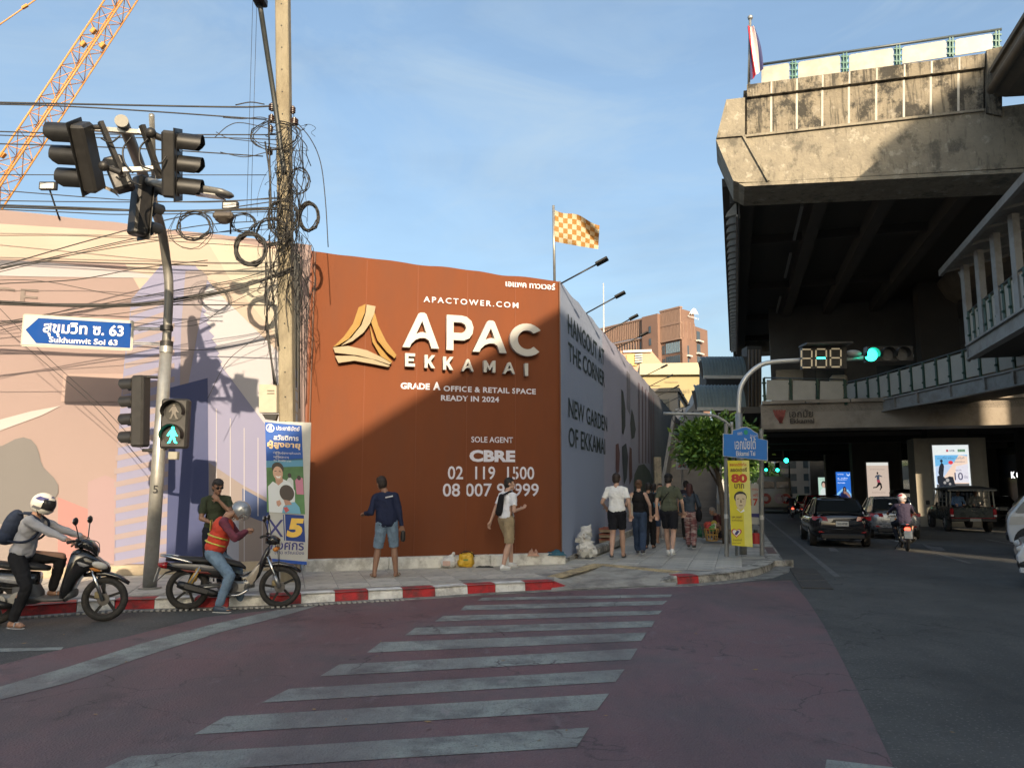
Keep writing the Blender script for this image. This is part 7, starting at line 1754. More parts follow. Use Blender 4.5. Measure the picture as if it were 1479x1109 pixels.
def vest(J):
 k=J['k'];pel,ch,up,fwd,rt=J['pel'],J['ch'],J['up'],J['fwd'],J['rt']
 Q=[('e',pel+up*.08*k,(.19*k,.150*k,.13*k)),('e',pel.lerp(ch,.5),(.182*k,.148*k,.2*k)),('e',ch-up*.01*k,(.190*k,.148*k,.175*k)),('c',ch+up*.10*k-rt*.07*k,.078*k,ch+up*.10*k+rt*.07*k,.078*k)]
 put('vest',prims_mesh(Q,.011,[(pel-up*.02*k,-up),(J['nk']-up*.03*k,up)],3,disp=.005,dscale=12),M_VEST,J['t'])
 for s_ in(-1,1):
  for f in(.35,.62):
   b=MB();p=pel.lerp(ch,f);b.tube([p+rt*s_*x*k+fwd*y*k for x,y in((.05,-.155),(.12,-.135),(.185,-.05),(.185,.05),(.12,.135))],.012,5);b.build('reflective_band',mat('refl_yellow',(.55,.55,.10),rough=.4),J['t'],local=True)
 b=MB();b.box(ch-fwd*.165*k-up*.02,(.16,.006,.15),None);b.build('vest_number',mat('refl_yellow',(.55,.55,.10)),J['t'],local=True)
p=on_bike(ub,-.28,-.0,0)
J=person('rider in an orange vest and plaid sleeves with a silver helmet, bowing over his motorcycle',p,toward(90-math.degrees(a2_)),1.70,pelvis=(0,-.02,.79),chest=(0,.09,1.13),ankles=((-.20,.34,.085),(.27,.12,.085)),kneepole=((-.2,1,.3),(.35,1,.3)),wrists=((-.05,.40,1.06),(.06,.42,1.08)),poles=((-.9,-.3,-.6),(.9,-.3,-.6)),head=(-10,-38),headoff=(0,.10,-.05),feetdir=((-.2,1,0),(.3,1,0)),skin='tan',curl=1.5,top=('shirt_long',(.1,.03,.04),M_PLAID),bottom=('trousers',(.1,.14,.2),DENIM),shoes=('sneaker',(.06,.08,.11)),hair=None,fat=.98,helmet=dict(full=False,m=H2,visor=(-22,30),vm=mat('clear_visor',(.35,.37,.38),rough=.1,alpha=.45,var=0)),extras=vest)
bp=PY(306,858,on_bike(ub,-.3,0).y+.75);bp.z=PZ
person('man in a dark green t-shirt standing behind the parked motorcycle, hand at his chin',bp,toward(150),1.66,ankles=((-.12,0,.085),(.12,.03,.085)),wrists=((.0,.20,1.38),(.03,.22,1.02)),poles=((-.9,.0,-.8),(.8,-.2,-.6)),head=(10,-14),headoff=(0,.02,-.02),skin='brown',glasses=True,top=('tee',(.04,.05,.03)),bottom=('trousers',(.014,.016,.022)),shoes=('sneaker',(.05,.05,.05)),hair='messy',palms=((0,-1,0),(0,-1,.3)),curl=1.4,sleeve=.7)
M_GLASS=mat('car_glass',(.018,.022,.024),rough=.05,var=0,coat=.6)
M_CHR2=mat('car_trim',(.22,.22,.22),rough=.2,metal=.9,var=0)
M_PLATE=mat('plate_white',(.55,.55,.52),rough=.5,var=.05)
M_TRIMB=mat('black_trim',(.014,.014,.014),rough=.5)
def car_wheel(par,c,r,w,side):
 c=V(c);b=MB();prof=[(-w/2,r*.62),(-w/2,r*.93),(-w*.38,r),(w*.38,r),(w/2,r*.93),(w/2,r*.62)]
 rings=[[c+V((x_*1,0,0))+V((0,math.cos(a)*q,math.sin(a)*q))for x_,q in prof]for a in[2*math.pi*k/26 for k in range(26)]]
 rings.append(rings[0]);b.loft(rings,closed_ring=True,cap=False);wo=b.build('wheel',M_TYRE,par,local=True)
 b=MB();f=c+V((side*w*.40,0,0));b.cyl(f-V((side*.02,0,0)),f,r*.62,n=20);b.build('rim',mat('alloy',(.22,.22,.22),rough=.3,metal=.7),wo,local=True)
 for k in range(5):
  a=2*math.pi*k/5+.2;b=MB();b.obox(f+V((side*.012,0,0)),f+V((side*.012,math.cos(a)*r*.58,math.sin(a)*r*.58)),.06,.03,up=V((1,0,0)));b.build('spoke',mat('alloy_bright',(.4,.4,.4),rough=.3,metal=.8),wo,local=True)
def body_shell(secs,n=20,e=3.2):
 0
 b=MB();rings=[]
 for s in secs:
  y,zc,hw,hh=s[:4];ring=[]
  ee=s[4]if len(s)>4 else e
  for i in range(n):
   a=2*math.pi*(i+.5)/n;c_,s_=math.cos(a),math.sin(a)
   ring.append(V((math.copysign(abs(c_)**(2/ee),c_)*hw,y,zc+math.copysign(abs(s_)**(2/ee),s_)*hh)))
  rings.append(ring)
 b.loft(rings);return b
def sedan(par,paint,L_=4.4,W=1.74,Ht=1.46,plate='',banner=None):
 0
 h=L_/2;w=W/2
 def shell(y,zb,zt,hw,e=3.4):return(y,(zb+zt)/2,hw,(zt-zb)/2,e)
 b=body_shell([shell(-h,.42,.86,w*.70),shell(-h+.04,.34,.96,w*.86),shell(-h+.16,.26,1.01,w*.95),shell(-h+.5,.22,1.03,w),shell(-h+1.0,.20,1.0,w),shell(-h+1.9,.19,.96,w),shell(h-1.5,.19,.96,w),shell(h-.9,.20,.92,w*.99),shell(h-.35,.24,.80,w*.93),shell(h-.05,.32,.66,w*.78),shell(h,.38,.58,w*.66)],24)
 b.build('body',paint,par,local=True)
 sec=lambda y,z0,z1,hw0,hw1:[V((-hw0,y,z0)),V((-hw1,y+0,z1)),V((hw1,y,z1)),V((hw0,y,z0))]
 ys=[(-h+.32,.98,1.0,w*.80,w*.74),(-h+.62,.96,1.20,w*.86,w*.74),(-h+.98,.94,Ht-.04,w*.88,w*.66),(-h+1.5,.94,Ht-.01,w*.89,w*.66),(-h+2.2,.94,Ht-.01,w*.89,w*.66),(-h+2.7,.94,Ht-.08,w*.88,w*.64),(-h+3.3,.94,1.08,w*.84,w*.66),(-h+3.5,.94,.98,w*.80,w*.7)]
 b=MB();b.loft([sec(*q)for q in ys],smooth=False);b.build('windows',M_GLASS,par,local=True)
 roof=[(-h+.92,Ht-.045,w*.63),(-h+1.05,Ht-.01,w*.665),(-h+1.6,Ht+.015,w*.67),(-h+2.2,Ht+.01,w*.665),(-h+2.68,Ht-.06,w*.63)]
 b=MB();b.loft([[V((-x,y,z-.045)),V((-x*.93,y,z)),V((0,y,z+.022)),V((x*.93,y,z)),V((x,y,z-.045))]for y,z,x in roof],smooth=True);b.build('roof',paint,par,local=True)
 for s in(-1,1):
  for a,c,t_ in(((-h+.34,1.0,w*.84),(-h+.96,Ht-.03,w*.675),.13),((-h+1.95,.96,w*.90),(-h+1.9,Ht-.03,w*.68),.08),((-h+3.4,.98,w*.84),(-h+2.7,Ht-.06,w*.66),.07)):
   b=MB();b.obox(V((s*a[2],a[0],a[1])),V((s*c[2],c[0],c[1])),t_,.03,up=V((s,0,.3)));b.build('pillar',paint,par,local=True)
  b=MB();b.sphere((s*(w+.08),-h+3.05,1.0),(.10,.06,.07));b.build('wing_mirror',paint,par,local=True)
  b=MB();b.prism([V((s*w*.46,-h-.0,.80)),V((s*w*.95,-h+.13,.82)),V((s*w*.97,-h+.18,.93)),V((s*w*.50,-h+.03,.93))],V((0,.05,0)));b.v=[v-V((0,.045,0))for v in b.v];b.build('tail_light',M_REDLIT if s>0 and plate=='brake' else M_REDL,par,local=True)
  b=MB();b.box((s*w*.62,-h+.02,.47),(.26,.03,.05),None,.01);b.build('reflector',M_REDL,par,local=True)
  for yy,r in((-h+.88,.31),(h-.85,.31)):car_wheel(par,(s*(w-.10),yy,r),r,.20,s)
  b=MB();b.tube([V((s*(w+.006),-h+.9,.78)),V((s*(w+.012),h-.7,.76))],.012,4);b.build('side_crease',paint,par,local=True)
  for yy in(-h+1.6,-h+2.5):b=MB();b.obox(V((s*(w+.008),yy,.84)),V((s*(w+.008),yy+.18,.84)),.02,.03);b.build('door_handle',paint,par,local=True)
 b=MB();b.prism([V((-w*.76,-h+.40,1.06)),V((w*.76,-h+.40,1.06)),V((w*.60,-h+.90,Ht-.07)),V((-w*.60,-h+.90,Ht-.07))],V((0,-.012,.02)));b.build('rear_window',M_GLASS,par,local=True)
 b=MB();b.box((0,-h-.02,.72),(.36,.02,.15),None,.004);b.build('number_plate',M_PLATE,par,local=True)
 b=MB();b.box((0,-h-.015,.84),(.5,.03,.025));b.build('chrome_bar',M_CHR2,par,local=True)
 b=MB();b.box((0,-h+.02,.34),(W*.72,.12,.16),None,.03);b.build('bumper_lower',M_TRIMB,par,local=True)
 b=MB();b.tube([V((-w*.7,-h-.0,.56)),V((0,-h-.035,.56)),V((w*.7,-h-.0,.56))],.012,4);b.build('bumper_crease',paint,par,local=True)
 for s in(-1,1):b=MB();b.cyl((s*.5,-h-.02,.27),(s*.5,-h+.1,.27),.035,n=10);b.build('tail_pipe',M_CHR2,par,local=True)
def plate_text(par,s,y,z,h=.07,w=.28,m=None):
 fr=Frame.__new__(Frame);fr.o=V((0,y,z));fr.x=V((1,0,0));fr.u=UP.copy();fr.n=V((0,-1,0))
 me=text_data(s,1.0,0,.01);xs=[q.co.x for q in me.vertices];ys=[q.co.y for q in me.vertices]
 for q in me.vertices:q.co=V(((q.co.x-min(xs))/(max(xs)-min(xs))*w-w/2,y,z+(q.co.y-min(ys))/(max(ys)-min(ys))*h-h/2))
 me.materials.clear();me.materials.append(m or mat('plate_black',(.03,.03,.03),rough=.5));link_mesh('plate_lettering',me,par)
def car_at(u,v,name,label,cat,L_=4.4,ang=0,scale=1.0,group=None):
 0
 p=GR(u,v);th=TH+math.radians(ang);d=V((math.sin(th),math.cos(th),0));c=p+d*(L_/2-.6)*scale
 t=thing(name,label,cat,(c.x,c.y,gz(p)),-th,group,scale);return t
BLACKP=mat('car_black',(.010,.010,.012),rough=.12,var=.05,coat=1.0);SILVP=mat('car_silver',(.34,.35,.36),rough=.28,metal=.55,var=.04,coat=.8)
c1=car_at(1214,789,'sedan','black sedan seen from behind, nearest in the left lane','car',ang=-1.0,scale=.97);sedan(c1,BLACKP)
plate_text(c1,'3กฉ 4738',-2.235,.72);
for k,z in enumerate((1.30,1.20)):plate_text(c1,['DARE TO','BE RARE'][k],-1.36-.53*(1.34-z)*1.0-.04,z,.05,.75,mat('window_decal',(.6,.45,.45)))
c2=car_at(1292,778,'sedan','silver sedan seen from behind, beside the black sedan','car',ang=1.5,scale=.97);sedan(c2,SILVP,4.3,1.72,1.48)
pk=car_at(1402,768,'pickup_truck','dark green pickup with a covered bench bed and two passengers','pickup truck',L_=5.0,ang=1.0,scale=1.0)
GRP=mat('pickup_green',(.022,.030,.028),rough=.28,var=.1,coat=.5)
def pickup(par):
 w=.86;h=2.5
 b=body_shell([(-h+2.2,.72,w,.34,4),(-h+2.6,.74,w,.36,4),(h-1.4,.74,w,.36,4),(h-.5,.72,w*.98,.30,3.5),(h-.05,.66,w*.9,.24,3),(h,.62,w*.8,.18,3)],24);b.build('cab_body',GRP,par,local=True)
 b=MB();sec=lambda y,z0,z1,a,c:[V((-a,y,z0)),V((-c,y,z1)),V((c,y,z1)),V((a,y,z0))]
 b.loft([sec(-h+2.25,1.05,1.62,w*.92,w*.74),sec(-h+2.5,1.05,1.70,w*.93,w*.76),sec(-h+3.2,1.05,1.70,w*.93,w*.76),sec(-h+3.9,1.05,1.12,w*.88,w*.78)],smooth=False);b.build('cab_windows',M_GLASS,par,local=True)
 b=MB();b.box((0,-h+2.85,1.71),(w*1.55,1.0,.05),None,.02);b.build('cab_roof',GRP,par,local=True)
 for s in(-1,1):
  b=MB();b.box((s*(w-.03),-h+1.12,.80),(.06,2.2,.50),None,.02);b.build('bed_side',GRP,par,local=True)
  b=MB();b.box((s*(w-.0),-h+1.05,.78),(.05,.9,.28),None,.02);b.build('wheel_arch',GRP,par,local=True)
  b=MB();b.box((s*(w-.07),-h-.01,.82),(.13,.05,.34),None,.01);b.build('tail_light',M_REDL,par,local=True)
  b=MB();b.box((s*(w-.07),-h-.04,.70),(.11,.02,.07));b.build('reverse_light',M_PLATE,par,local=True)
  for yy in(-h+1.05,h-.95):car_wheel(par,(s*(w-.10),yy,.35),.35,.22,s)
  for yy in(-h+.06,-h+.75,-h+1.45,-h+2.1):b=MB();b.obox(V((s*(w-.05),yy,1.04)),V((s*(w-.08),yy,1.78)),.05,.05);b.build('canopy_post',mat('post_steel',(.16,.16,.15),rough=.4,metal=.5),par,local=True)
  for z in(1.25,1.42):b=MB();b.obox(V((s*(w-.05),-h+.75,z)),V((s*(w-.06),-h+2.1,z)),.03,.03);b.build('side_rail',mat('post_steel',(.16,.16,.15)),par,local=True)
  b=MB();b.box((s*(w-.28),-h+1.15,.98),(.36,1.9,.08),None,.02);b.build('bench',M_SEAT,par,local=True)
 b=MB();b.box((0,-h+1.12,.56),(w*2-.06,2.2,.06));b.build('bed_floor',M_TRIMB,par,local=True)
 b=MB();b.box((0,-h+.0,.80),(w*2-.28,.06,.46),None,.015);b.build('tailgate',GRP,par,local=True)
 b=MB();b.box((0,-h-.04,.52),(w*1.95,.12,.12),None,.02);b.build('rear_bumper',M_TRIMB,par,local=True)
 b=MB();b.box((0,-h-.035,.60),(w*1.9,.02,.025));b.build('red_strip',M_REDL,par,local=True)
 b=MB();b.box((.05,-h-.11,.53),(.40,.015,.12));b.build('number_plate',mat('plate_dull',(.28,.28,.25)),par,local=True)
 b=MB();b.loft([[V((-w-.06,y,1.74)),V((-w-.02,y,1.82)),V((-.4,y,1.90+bz)),V((.4,y,1.90+bz)),V((w+.02,y,1.82)),V((w+.06,y,1.74))]for y,bz in((-h-.10,-.03),(-h+.4,.02),(-h+1.6,.03),(-h+2.5,0))],smooth=True);b.build('canopy_roof',mat('canopy_vinyl',(.018,.018,.019),rough=.5,bump=.3,bscale=14),par,local=True)
 b=MB();b.obox(V((-w-.04,-h-.1,1.74)),V((w+.04,-h-.1,1.74)),.05,.07);b.build('canopy_fringe',mat('canopy_edge',(.10,.10,.09)),par,local=True)
 plate_text(par,'D-MAX',-h-.035,.90,.06,.26,M_CHR2);b=MB();b.box((-.98,-h+3.5,1.15),(.16,.06,.2),None,.02);b.build('wing_mirror',M_TRIMB,par,local=True)
 b=MB();b.box((.98,-h+3.5,1.15),(.16,.06,.2),None,.02);b.build('wing_mirror',M_TRIMB,par,local=True)
pickup(pk)
def seated(par,x,y,label,col,rz,hat=None):
 q=WM[par.name]@V((x,y,.0));th=par.rotation_euler.z
 J=person(label,(q.x,q.y,q.z+.52),toward(-math.degrees(th)+rz),1.62,pelvis=(0,0,.52),chest=(0,.03,.87),ankles=((-.12,.42,.08),(.12,.42,.08)),kneepole=((0,1,1),(0,1,1)),wrists=((-.16,.30,.66),(.16,.30,.66)),skin='tan',top=('shirt_long',col),bottom=('trousers',(.03,.03,.04)),shoes=('sneaker',(.05,.05,.05)),hair='short')
seated(pk,-.36,-1.75,'passenger in a blue shirt sitting in the bed of the pickup on the left bench',(.10,.17,.28),180-0)
seated(pk,.36,-1.55,'passenger in a grey shirt sitting in the bed of the pickup on the right bench',(.20,.20,.18),185)
mc=thing('motorcycle','small dark motorcycle with a lit red tail lamp riding away between the cars','motorcycle',tuple(GR(1313,796)+D*.6),math.pi/2-TH-math.radians(4))
underbone(mc)
for ch_ in mc.children:
 if ch_.name.startswith('tail_light'):ch_.data=ch_.data.copy();ch_.data.materials.clear();ch_.data.materials.append(M_REDLIT)
b=MB();b.box((-1.04,0,.47),(.012,.20,.20));b.build('number_plate',M_PLATE,mc,local=True)
H3=mat('helmet_redwhite',(.55,.5,.5),rough=.25,coat=.6)
person('motorcyclist in a dark purple jacket and red and white helmet riding away',on_bike(mc,-.30,0),toward(math.degrees(TH)+4),1.68,pelvis=(0,-.02,.80),chest=(0,.06,1.16),ankles=((-.17,.26,.33),(.17,.26,.33)),kneepole=((-.4,1,.4),(.4,1,.4)),wrists=((-.33,.62,1.02),(.33,.62,1.02)),poles=((-.9,-.2,-.7),(.9,-.2,-.7)),skin='tan',top=('jacket',(.055,.045,.075)),bottom=('trousers',(.02,.022,.03)),shoes=('sneaker',(.03,.03,.03)),hair=None,fat=1.12,helmet=dict(full=True,m=H3,visor=(-18,34),stripes=[(190,10,70,24,(.45,.03,.03)),(-80,-25,120,20,(.05,.04,.05)),(100,45,90,16,(.45,.03,.03))]))
M_VANW=mat('van_white',(.60,.62,.63),rough=.2,var=.04,coat=.8)
vp=GR(1462,812);va=math.radians(-60)
vn=thing('van','white passenger van at the right edge of the road, only its side showing','van',(0,0,0))
def profile_body(par,prof,w,m,tumble=.09,zb=1.0,name='body',zt=2.0):
 0
 b=MB();cy=sum(p[0]for p in prof)/len(prof);cz=sum(p[1]for p in prof)/len(prof);rings=[]
 for s,ins in((-1,.055),(-.985,.02),(-.93,0),(.93,0),(.985,.02),(1,.055)):
  ring=[]
  for y,z in prof:
   d=V((y-cy,z-cz));L_=d.length;d=d*((L_-ins)/L_);zz=cz+d.y
   lean=tumble*max(0,(zz-zb)/(zt-zb));ring.append(V((s*(w-lean),cy+d.x,zz)))
  rings.append(ring)
 b.loft(rings,smooth=False);o=b.build(name,m,par,local=True);return o
def van(par):
 w=.94;h=2.4
 prof=[(-h,.42),(-h-.02,1.0),(-h+.05,1.85),(-h+.25,2.02),(-h+1.2,2.08),(h-1.3,2.06),(h-.85,1.98),(h-.50,1.62),(h-.20,1.22),(h-.06,1.04),(h-.01,.90),(h,.62),(h-.04,.36),(h-.3,.28),(0,.24),(-h+.2,.28)]
 profile_body(par,prof,w,M_VANW,.10,1.05)
 for s in(-1,1):
  lx=lambda z:s*(w-.10*max(0,(z-1.05)/.95)+.006)
  q=lambda pts,nm,m,t_=.008:(lambda b:(b.prism([V((lx(z),y,z))for y,z in pts],V((s*t_,0,0))),b.build(nm,m,par,local=True)))(MB())
  q([(h-1.30,1.10),(h-.20,1.10),(h-.30,1.26),(h-.56,1.58),(h-.80,1.82),(h-1.30,1.86)],'front_side_window',M_GLASS)
  for a_,c_ in((-h+.2,-h+1.3),(-h+1.4,-h+2.9)):q([(a_,1.16),(c_,1.16),(c_,1.82),(a_,1.82)],'window',M_GLASS)
  for yy in(h-1.40,h-.62):q([(yy,.42),(yy+.012,.42),(yy+.012,1.9 if yy<h-1 else 1.05),(yy,1.9 if yy<h-1 else 1.05)],'door_gap',M_TRIMB,.002)
  q([(h-.45,.82),(h-.04,.80),(h-.10,1.0),(h-.36,1.02)],'headlight',M_HEADL,.012)
  for yy in(-h+.95,h-.52):
   b=MB();b.cyl((s*(w-.10),yy,.36),(s*(w+.006),yy,.36),.40,n=26);b.build('wheel_arch',M_TRIMB,par,local=True);car_wheel(par,(s*(w-.08),yy,.34),.34,.22,s)
  b=MB();b.box((s*(w+.12),h-.85,1.2),(.14,.08,.24),None,.03);b.build('wing_mirror',M_TRIMB,par,local=True)
  b=MB();b.obox(V((lx(1.0),h-1.6,1.0)),V((lx(1.0),h-1.42,1.0)),.03,.06);b.build('door_handle',M_TRIMB,par,local=True)
  b=MB();b.tube([V((lx(.9),-h+.3,.92)),V((lx(.9),h-.5,.88))],.008,4);b.build('side_crease',mat('crease_grey',(.3,.31,.32),rough=.4),par,local=True)
 b=MB();b.prism([V((-w*.86,h-.20,1.24)),V((w*.86,h-.20,1.24)),V((w*.78,h-.80,1.93)),V((-w*.78,h-.80,1.93))],V((0,.02,.015)));b.build('windscreen',M_GLASS,par,local=True)
 b=MB();b.box((0,h-.0,.46),(w*1.5,.05,.16),None,.02);b.build('bumper_grille',M_TRIMB,par,local=True)
def hatch(par):
 w=.86;h=2.1
 prof=[(-h,.40),(-h,.95),(-h+.35,1.36),(-h+.8,1.48),(h-2.0,1.47),(h-1.15,1.02),(h-.45,.90),(h-.10,.76),(h,.55),(h-.03,.28),(0,.20),(-h+.2,.24)]
 profile_body(par,prof,w,M_VANW,.16,.95,zt=1.5)
 for s in(-1,1):
  for yy in(-h+.75,h-.80):
   b=MB();b.cyl((s*(w-.10),yy,.33),(s*(w+.006),yy,.33),.37,n=26);b.build('wheel_arch',M_TRIMB,par,local=True);car_wheel(par,(s*(w-.08),yy,.31),.31,.2,s)
  b=MB();b.prism([V((s*(w-.0),-h+.7,1.0)),V((s*(w-.0),h-1.25,1.0)),V((s*(w-.13),h-1.85,1.38)),V((s*(w-.13),-h+.9,1.38))],V((s*.01,0,0)));b.build('side_windows',M_GLASS,par,local=True)
  b=MB();b.sphere((s*(w-.10),h-.14,.66),(.10,.14,.08));b.build('headlight',M_HEADL,par,local=True)
  b=MB();b.sphere((s*(w-.06),h-.10,.42),(.07,.10,.12));b.build('bumper_corner',M_TRIMB,par,local=True)
van(vn)
vn_=GR(1458,803);hv=V((-.85,.52,0)).normalized();nv=V((-hv.y,hv.x,0));nv=nv if nv.y<0 else-nv;vc=vn_-hv*2.4-nv*.94;vn.location=(vc.x,vc.y,gz(vc));vn.rotation_euler=(0,0,math.atan2(-hv.x,hv.y))
cw=thing('car','white car cut off by the right edge in the foreground','car',(0,0,0));hatch(cw)
vn2=GR(1472,852);vc=vn2-hv*2.1-nv*.86;cw.location=(vc.x,vc.y,0);cw.rotation_euler=(0,0,math.atan2(-hv.x,hv.y))
def boxy(par,L_,W,Hh,paint,glass_h=.34,name='body'):
 b=body_shell([(-L_/2,Hh*.55,W/2*.95,Hh*.43,7),(-L_/2+.15,Hh*.55,W/2,Hh*.45,7),(L_/2-.15,Hh*.55,W/2,Hh*.45,7),(L_/2,Hh*.55,W/2*.95,Hh*.43,7)],28);b.build('body',paint,par,local=True)
bu=car_at(1121,741,'bus','cream city bus with round red adverts on its back, far down the avenue','bus',L_=9,scale=1.0)
CRM=mat('bus_cream',(.36,.31,.23),rough=.4,var=.08);boxy(bu,9,2.45,3.0,CRM)
for s in(-.55,.55):b=MB();b.box((s,-4.52,2.3),(.98,.04,.55),None,.03);b.build('rear_window',M_GLASS,bu,local=True)
for s,m_ in((-.78,M_REDL),(.78,M_REDL),(.28,mat('ad_pink',(.45,.3,.28)))):
 b=MB();b.cyl((s,-4.53,1.2),(s,-4.50,1.2),.42,n=20);b.build('round_advert',m_,bu,local=True);b=MB();b.cyl((s,-4.545,1.18),(s,-4.53,1.18),.2,n=14);b.build('advert_face',mat('ad_face',(.5,.38,.32)),bu,local=True)
for s in(-1,1):
 b=MB();b.box((s*1.0,-4.53,.66),(.22,.04,.16));b.build('tail_light',M_AMBER,bu,local=True)
 for yy in(-2.6,3.0):car_wheel(bu,(s*1.1,yy,.48),.48,.28,s)
b=MB();b.box((0,-4.55,.42),(2.4,.1,.2));b.build('bumper',M_TRIMB,bu,local=True)
REDP=mat('car_red',(.22,.012,.012),rough=.25,coat=.8);
t=car_at(1183,752,'sedan','red taxi half hidden behind the black sedan','car',ang=1);sedan(t,REDP)
t2=car_at(1166,741,'sedan','dark car further ahead in the left lane','car');sedan(t2,BLACKP)
t3=car_at(1203,745,'sedan','dark car farther ahead in the middle lane','car');sedan(t3,BLACKP)
t4=car_at(1447,752,'sedan','dark car waiting beyond the pickup at the right','car',ang=3);sedan(t4,BLACKP)
tk=car_at(1311,752,'tuk_tuk','three wheeled taxi with a dark hood beyond the silver sedan','tuk tuk',L_=2.8)
b=body_shell([(-1.2,.62,.55,.28,4),(-.4,.62,.6,.3,4),(.4,.55,.5,.22,4),(1.2,.6,.3,.25,3)],20);b.build('body',mat('tuk_blue',(.05,.06,.12),rough=.3),tk,local=True)
b=MB();b.loft([[V((-.62,y,1.62)),V((-.5,y,1.8)),V((0,y,1.88)),V((.5,y,1.8)),V((.62,y,1.62))]for y in(-1.2,0,1.0)]);b.build('hood',M_TRIMB,tk,local=True)
for s in(-1,1):
 for yy in(-1.15,-.1,.95):b=MB();b.obox(V((s*.58,yy,.8)),V((s*.58,yy,1.66)),.04,.04);b.build('hood_post',M_CHR2,tk,local=True)
 car_wheel(tk,(s*.5,-.8,.25),.25,.12,s)
car_wheel(tk,(0,.95,.25),.25,.12,1)
m2=copy_tree(mc,None,GR(1145,748)+D*.5,math.pi/2-TH,'distant motorcycle with a red tail lamp behind the bus');WM[m2.name]=Matrix.LocRotScale(m2.location,m2.rotation_euler,V((1,1,1)))
person('rider in dark clothes on the distant motorcycle behind the bus',on_bike(m2,-.3,0),toward(math.degrees(TH)),1.68,pelvis=(0,-.02,.80),chest=(0,.06,1.16),ankles=((-.17,.26,.33),(.17,.26,.33)),kneepole=((-.4,1,.4),(.4,1,.4)),wrists=((-.33,.62,1.02),(.33,.62,1.02)),poles=((-.9,-.2,-.7),(.9,-.2,-.7)),skin='tan',top=('jacket',(.03,.03,.035)),bottom=('trousers',(.02,.022,.03)),shoes=('sneaker',(.03,.03,.03)),hair='short')
M_BRICK=mat('tower_terracotta',(.19,.115,.088),rough=.8,var=.08,scale=.3);M_BRICK2=mat('tower_frame',(.25,.165,.128),rough=.8,var=.06,scale=.3)
M_WIN=mat('window_glass_dark',(.06,.08,.10),rough=.12,var=.15,scale=.5);M_WINB=mat('window_glass_sky',(.16,.22,.27),rough=.1,var=.1)
tw=thing('apartment_tower','terracotta tower block with fins along its roofline and a white house emblem','building',tuple(PY(990,700,150)))
def facade(par,o,x,w,z0,z1,depth,m,name='wall',dv=None):
 x=V(x).normalized();n=V((-x.y,x.x,0));n=n if n.y>0 else-n
 b=MB();b.prism([o+UP*(z0-o.z),o+x*w+UP*(z0-o.z),o+x*w+UP*(z1-o.z),o+UP*(z1-o.z)],(dv or n)*depth);b.build(name,m,par);return-n
pc_=PY(991,700,150);pc_.z=0
zt0=PY(991,443,150).z
pL=PY(868,700,170);pL.z=0;xL=(pL-pc_);wL=xL.length;xL.normalize()
pR=PY(1010,700,153.5);pR.z=0;xR=(pR-pc_);wR=xR.length;xR.normalize()
nL=facade(tw,pc_,xL,wL,-3,zt0-5.0,1.5,M_BRICK)
def on(o,x,n,a,z,off=0):return o+x*a+UP*z+n*off
def winrow(o,x,n,a0,a1,z0,z1,cols,m=M_WIN,fr=M_BRICK2):
 st=(a1-a0)/cols
 for c in range(cols):
  b=MB();aa=a0+st*c+st*.14;cc=a0+st*(c+1)-st*.14
  b.prism([on(o,x,n,aa,z0,.03),on(o,x,n,cc,z0,.03),on(o,x,n,cc,z1,.03),on(o,x,n,aa,z1,.03)],n*.08);b.build('window',m,tw)
def fins(o,x,n,a0,a1,z0,z1,k,off=.3,w=.25,dep=.5,name='fin'):
 for i in range(k+1):
  a=a0+(a1-a0)*i/k;b=MB();b.prism([on(o,x,n,a-w/2,z0,off),on(o,x,n,a+w/2,z0,off),on(o,x,n,a+w/2,z1,off),on(o,x,n,a-w/2,z1,off)],-n*dep);b.build(name,M_BRICK2,tw)
au=lambda u,Yg=None:None
def aL(u):
 r=ray(u,600);den=r.x*xL.y-r.y*xL.x;s_=(pc_.x*xL.y-pc_.y*xL.x)/den;return((CAM+r*s_)-pc_).dot(xL)
zr=lambda u,v:PP(u,v,pc_,nL).z
Z=zt0
a1t,a2t=aL(958),aL(935)
b=MB();b.prism([on(pc_,xL,nL,a1t,-3,1.0),on(pc_,xL,nL,a2t,-3,1.0),on(pc_,xL,nL,a2t,Z-.5,1.0),on(pc_,xL,nL,a1t,Z-.5,1.0)],-nL*2.6);b.build('stair_tower_wall',M_BRICK,tw)
for k in range(9):winrow(pc_,xL,nL*1.0,aL(949),aL(945),Z-4.2-k*2.6,Z-2.8-k*2.6,1)
for o_ in list(tw.children)[-9:]:
 for v in o_.data.vertices:v.co+=nL*1.02
fins(pc_,xL,nL,.2,a1t-.2,Z-6.2,Z,14);fins(pc_,xL,nL,a2t+.2,wL,Z-4.4,Z-.6,26);fins(pc_,xL,nL,a2t+.2,wL,Z-9.0,Z-5.0,18)
for z,a,c in((Z,.0,a1t),(Z-3.1,0,a1t),(Z-6.3,0,a1t),(Z-.6,a2t,wL),(Z-4.7,a2t,wL),(Z-9.2,a2t,wL)):
 b=MB();b.prism([on(pc_,xL,nL,a,z-.25,.4),on(pc_,xL,nL,c,z-.25,.4),on(pc_,xL,nL,c,z+.1,.4),on(pc_,xL,nL,a,z+.1,.4)],-nL*.8);b.build('band',M_BRICK2,tw)
winrow(pc_,xL,nL,a2t+1,wL-1,Z-8.6,Z-5.4,9);winrow(pc_,xL,nL,.4,a1t-.4,Z-6.0,Z-3.4,6)
for k in range(7):winrow(pc_,xL,nL,.5,a1t*.78,Z-9.0-k*2.7,Z-6.9-k*2.7,7,M_WINB if k%3==0 else M_WIN)
for k in range(7):winrow(pc_,xL,nL,a1t*.82,a1t-.2,Z-9.0-k*2.7,Z-7.2-k*2.7,2)
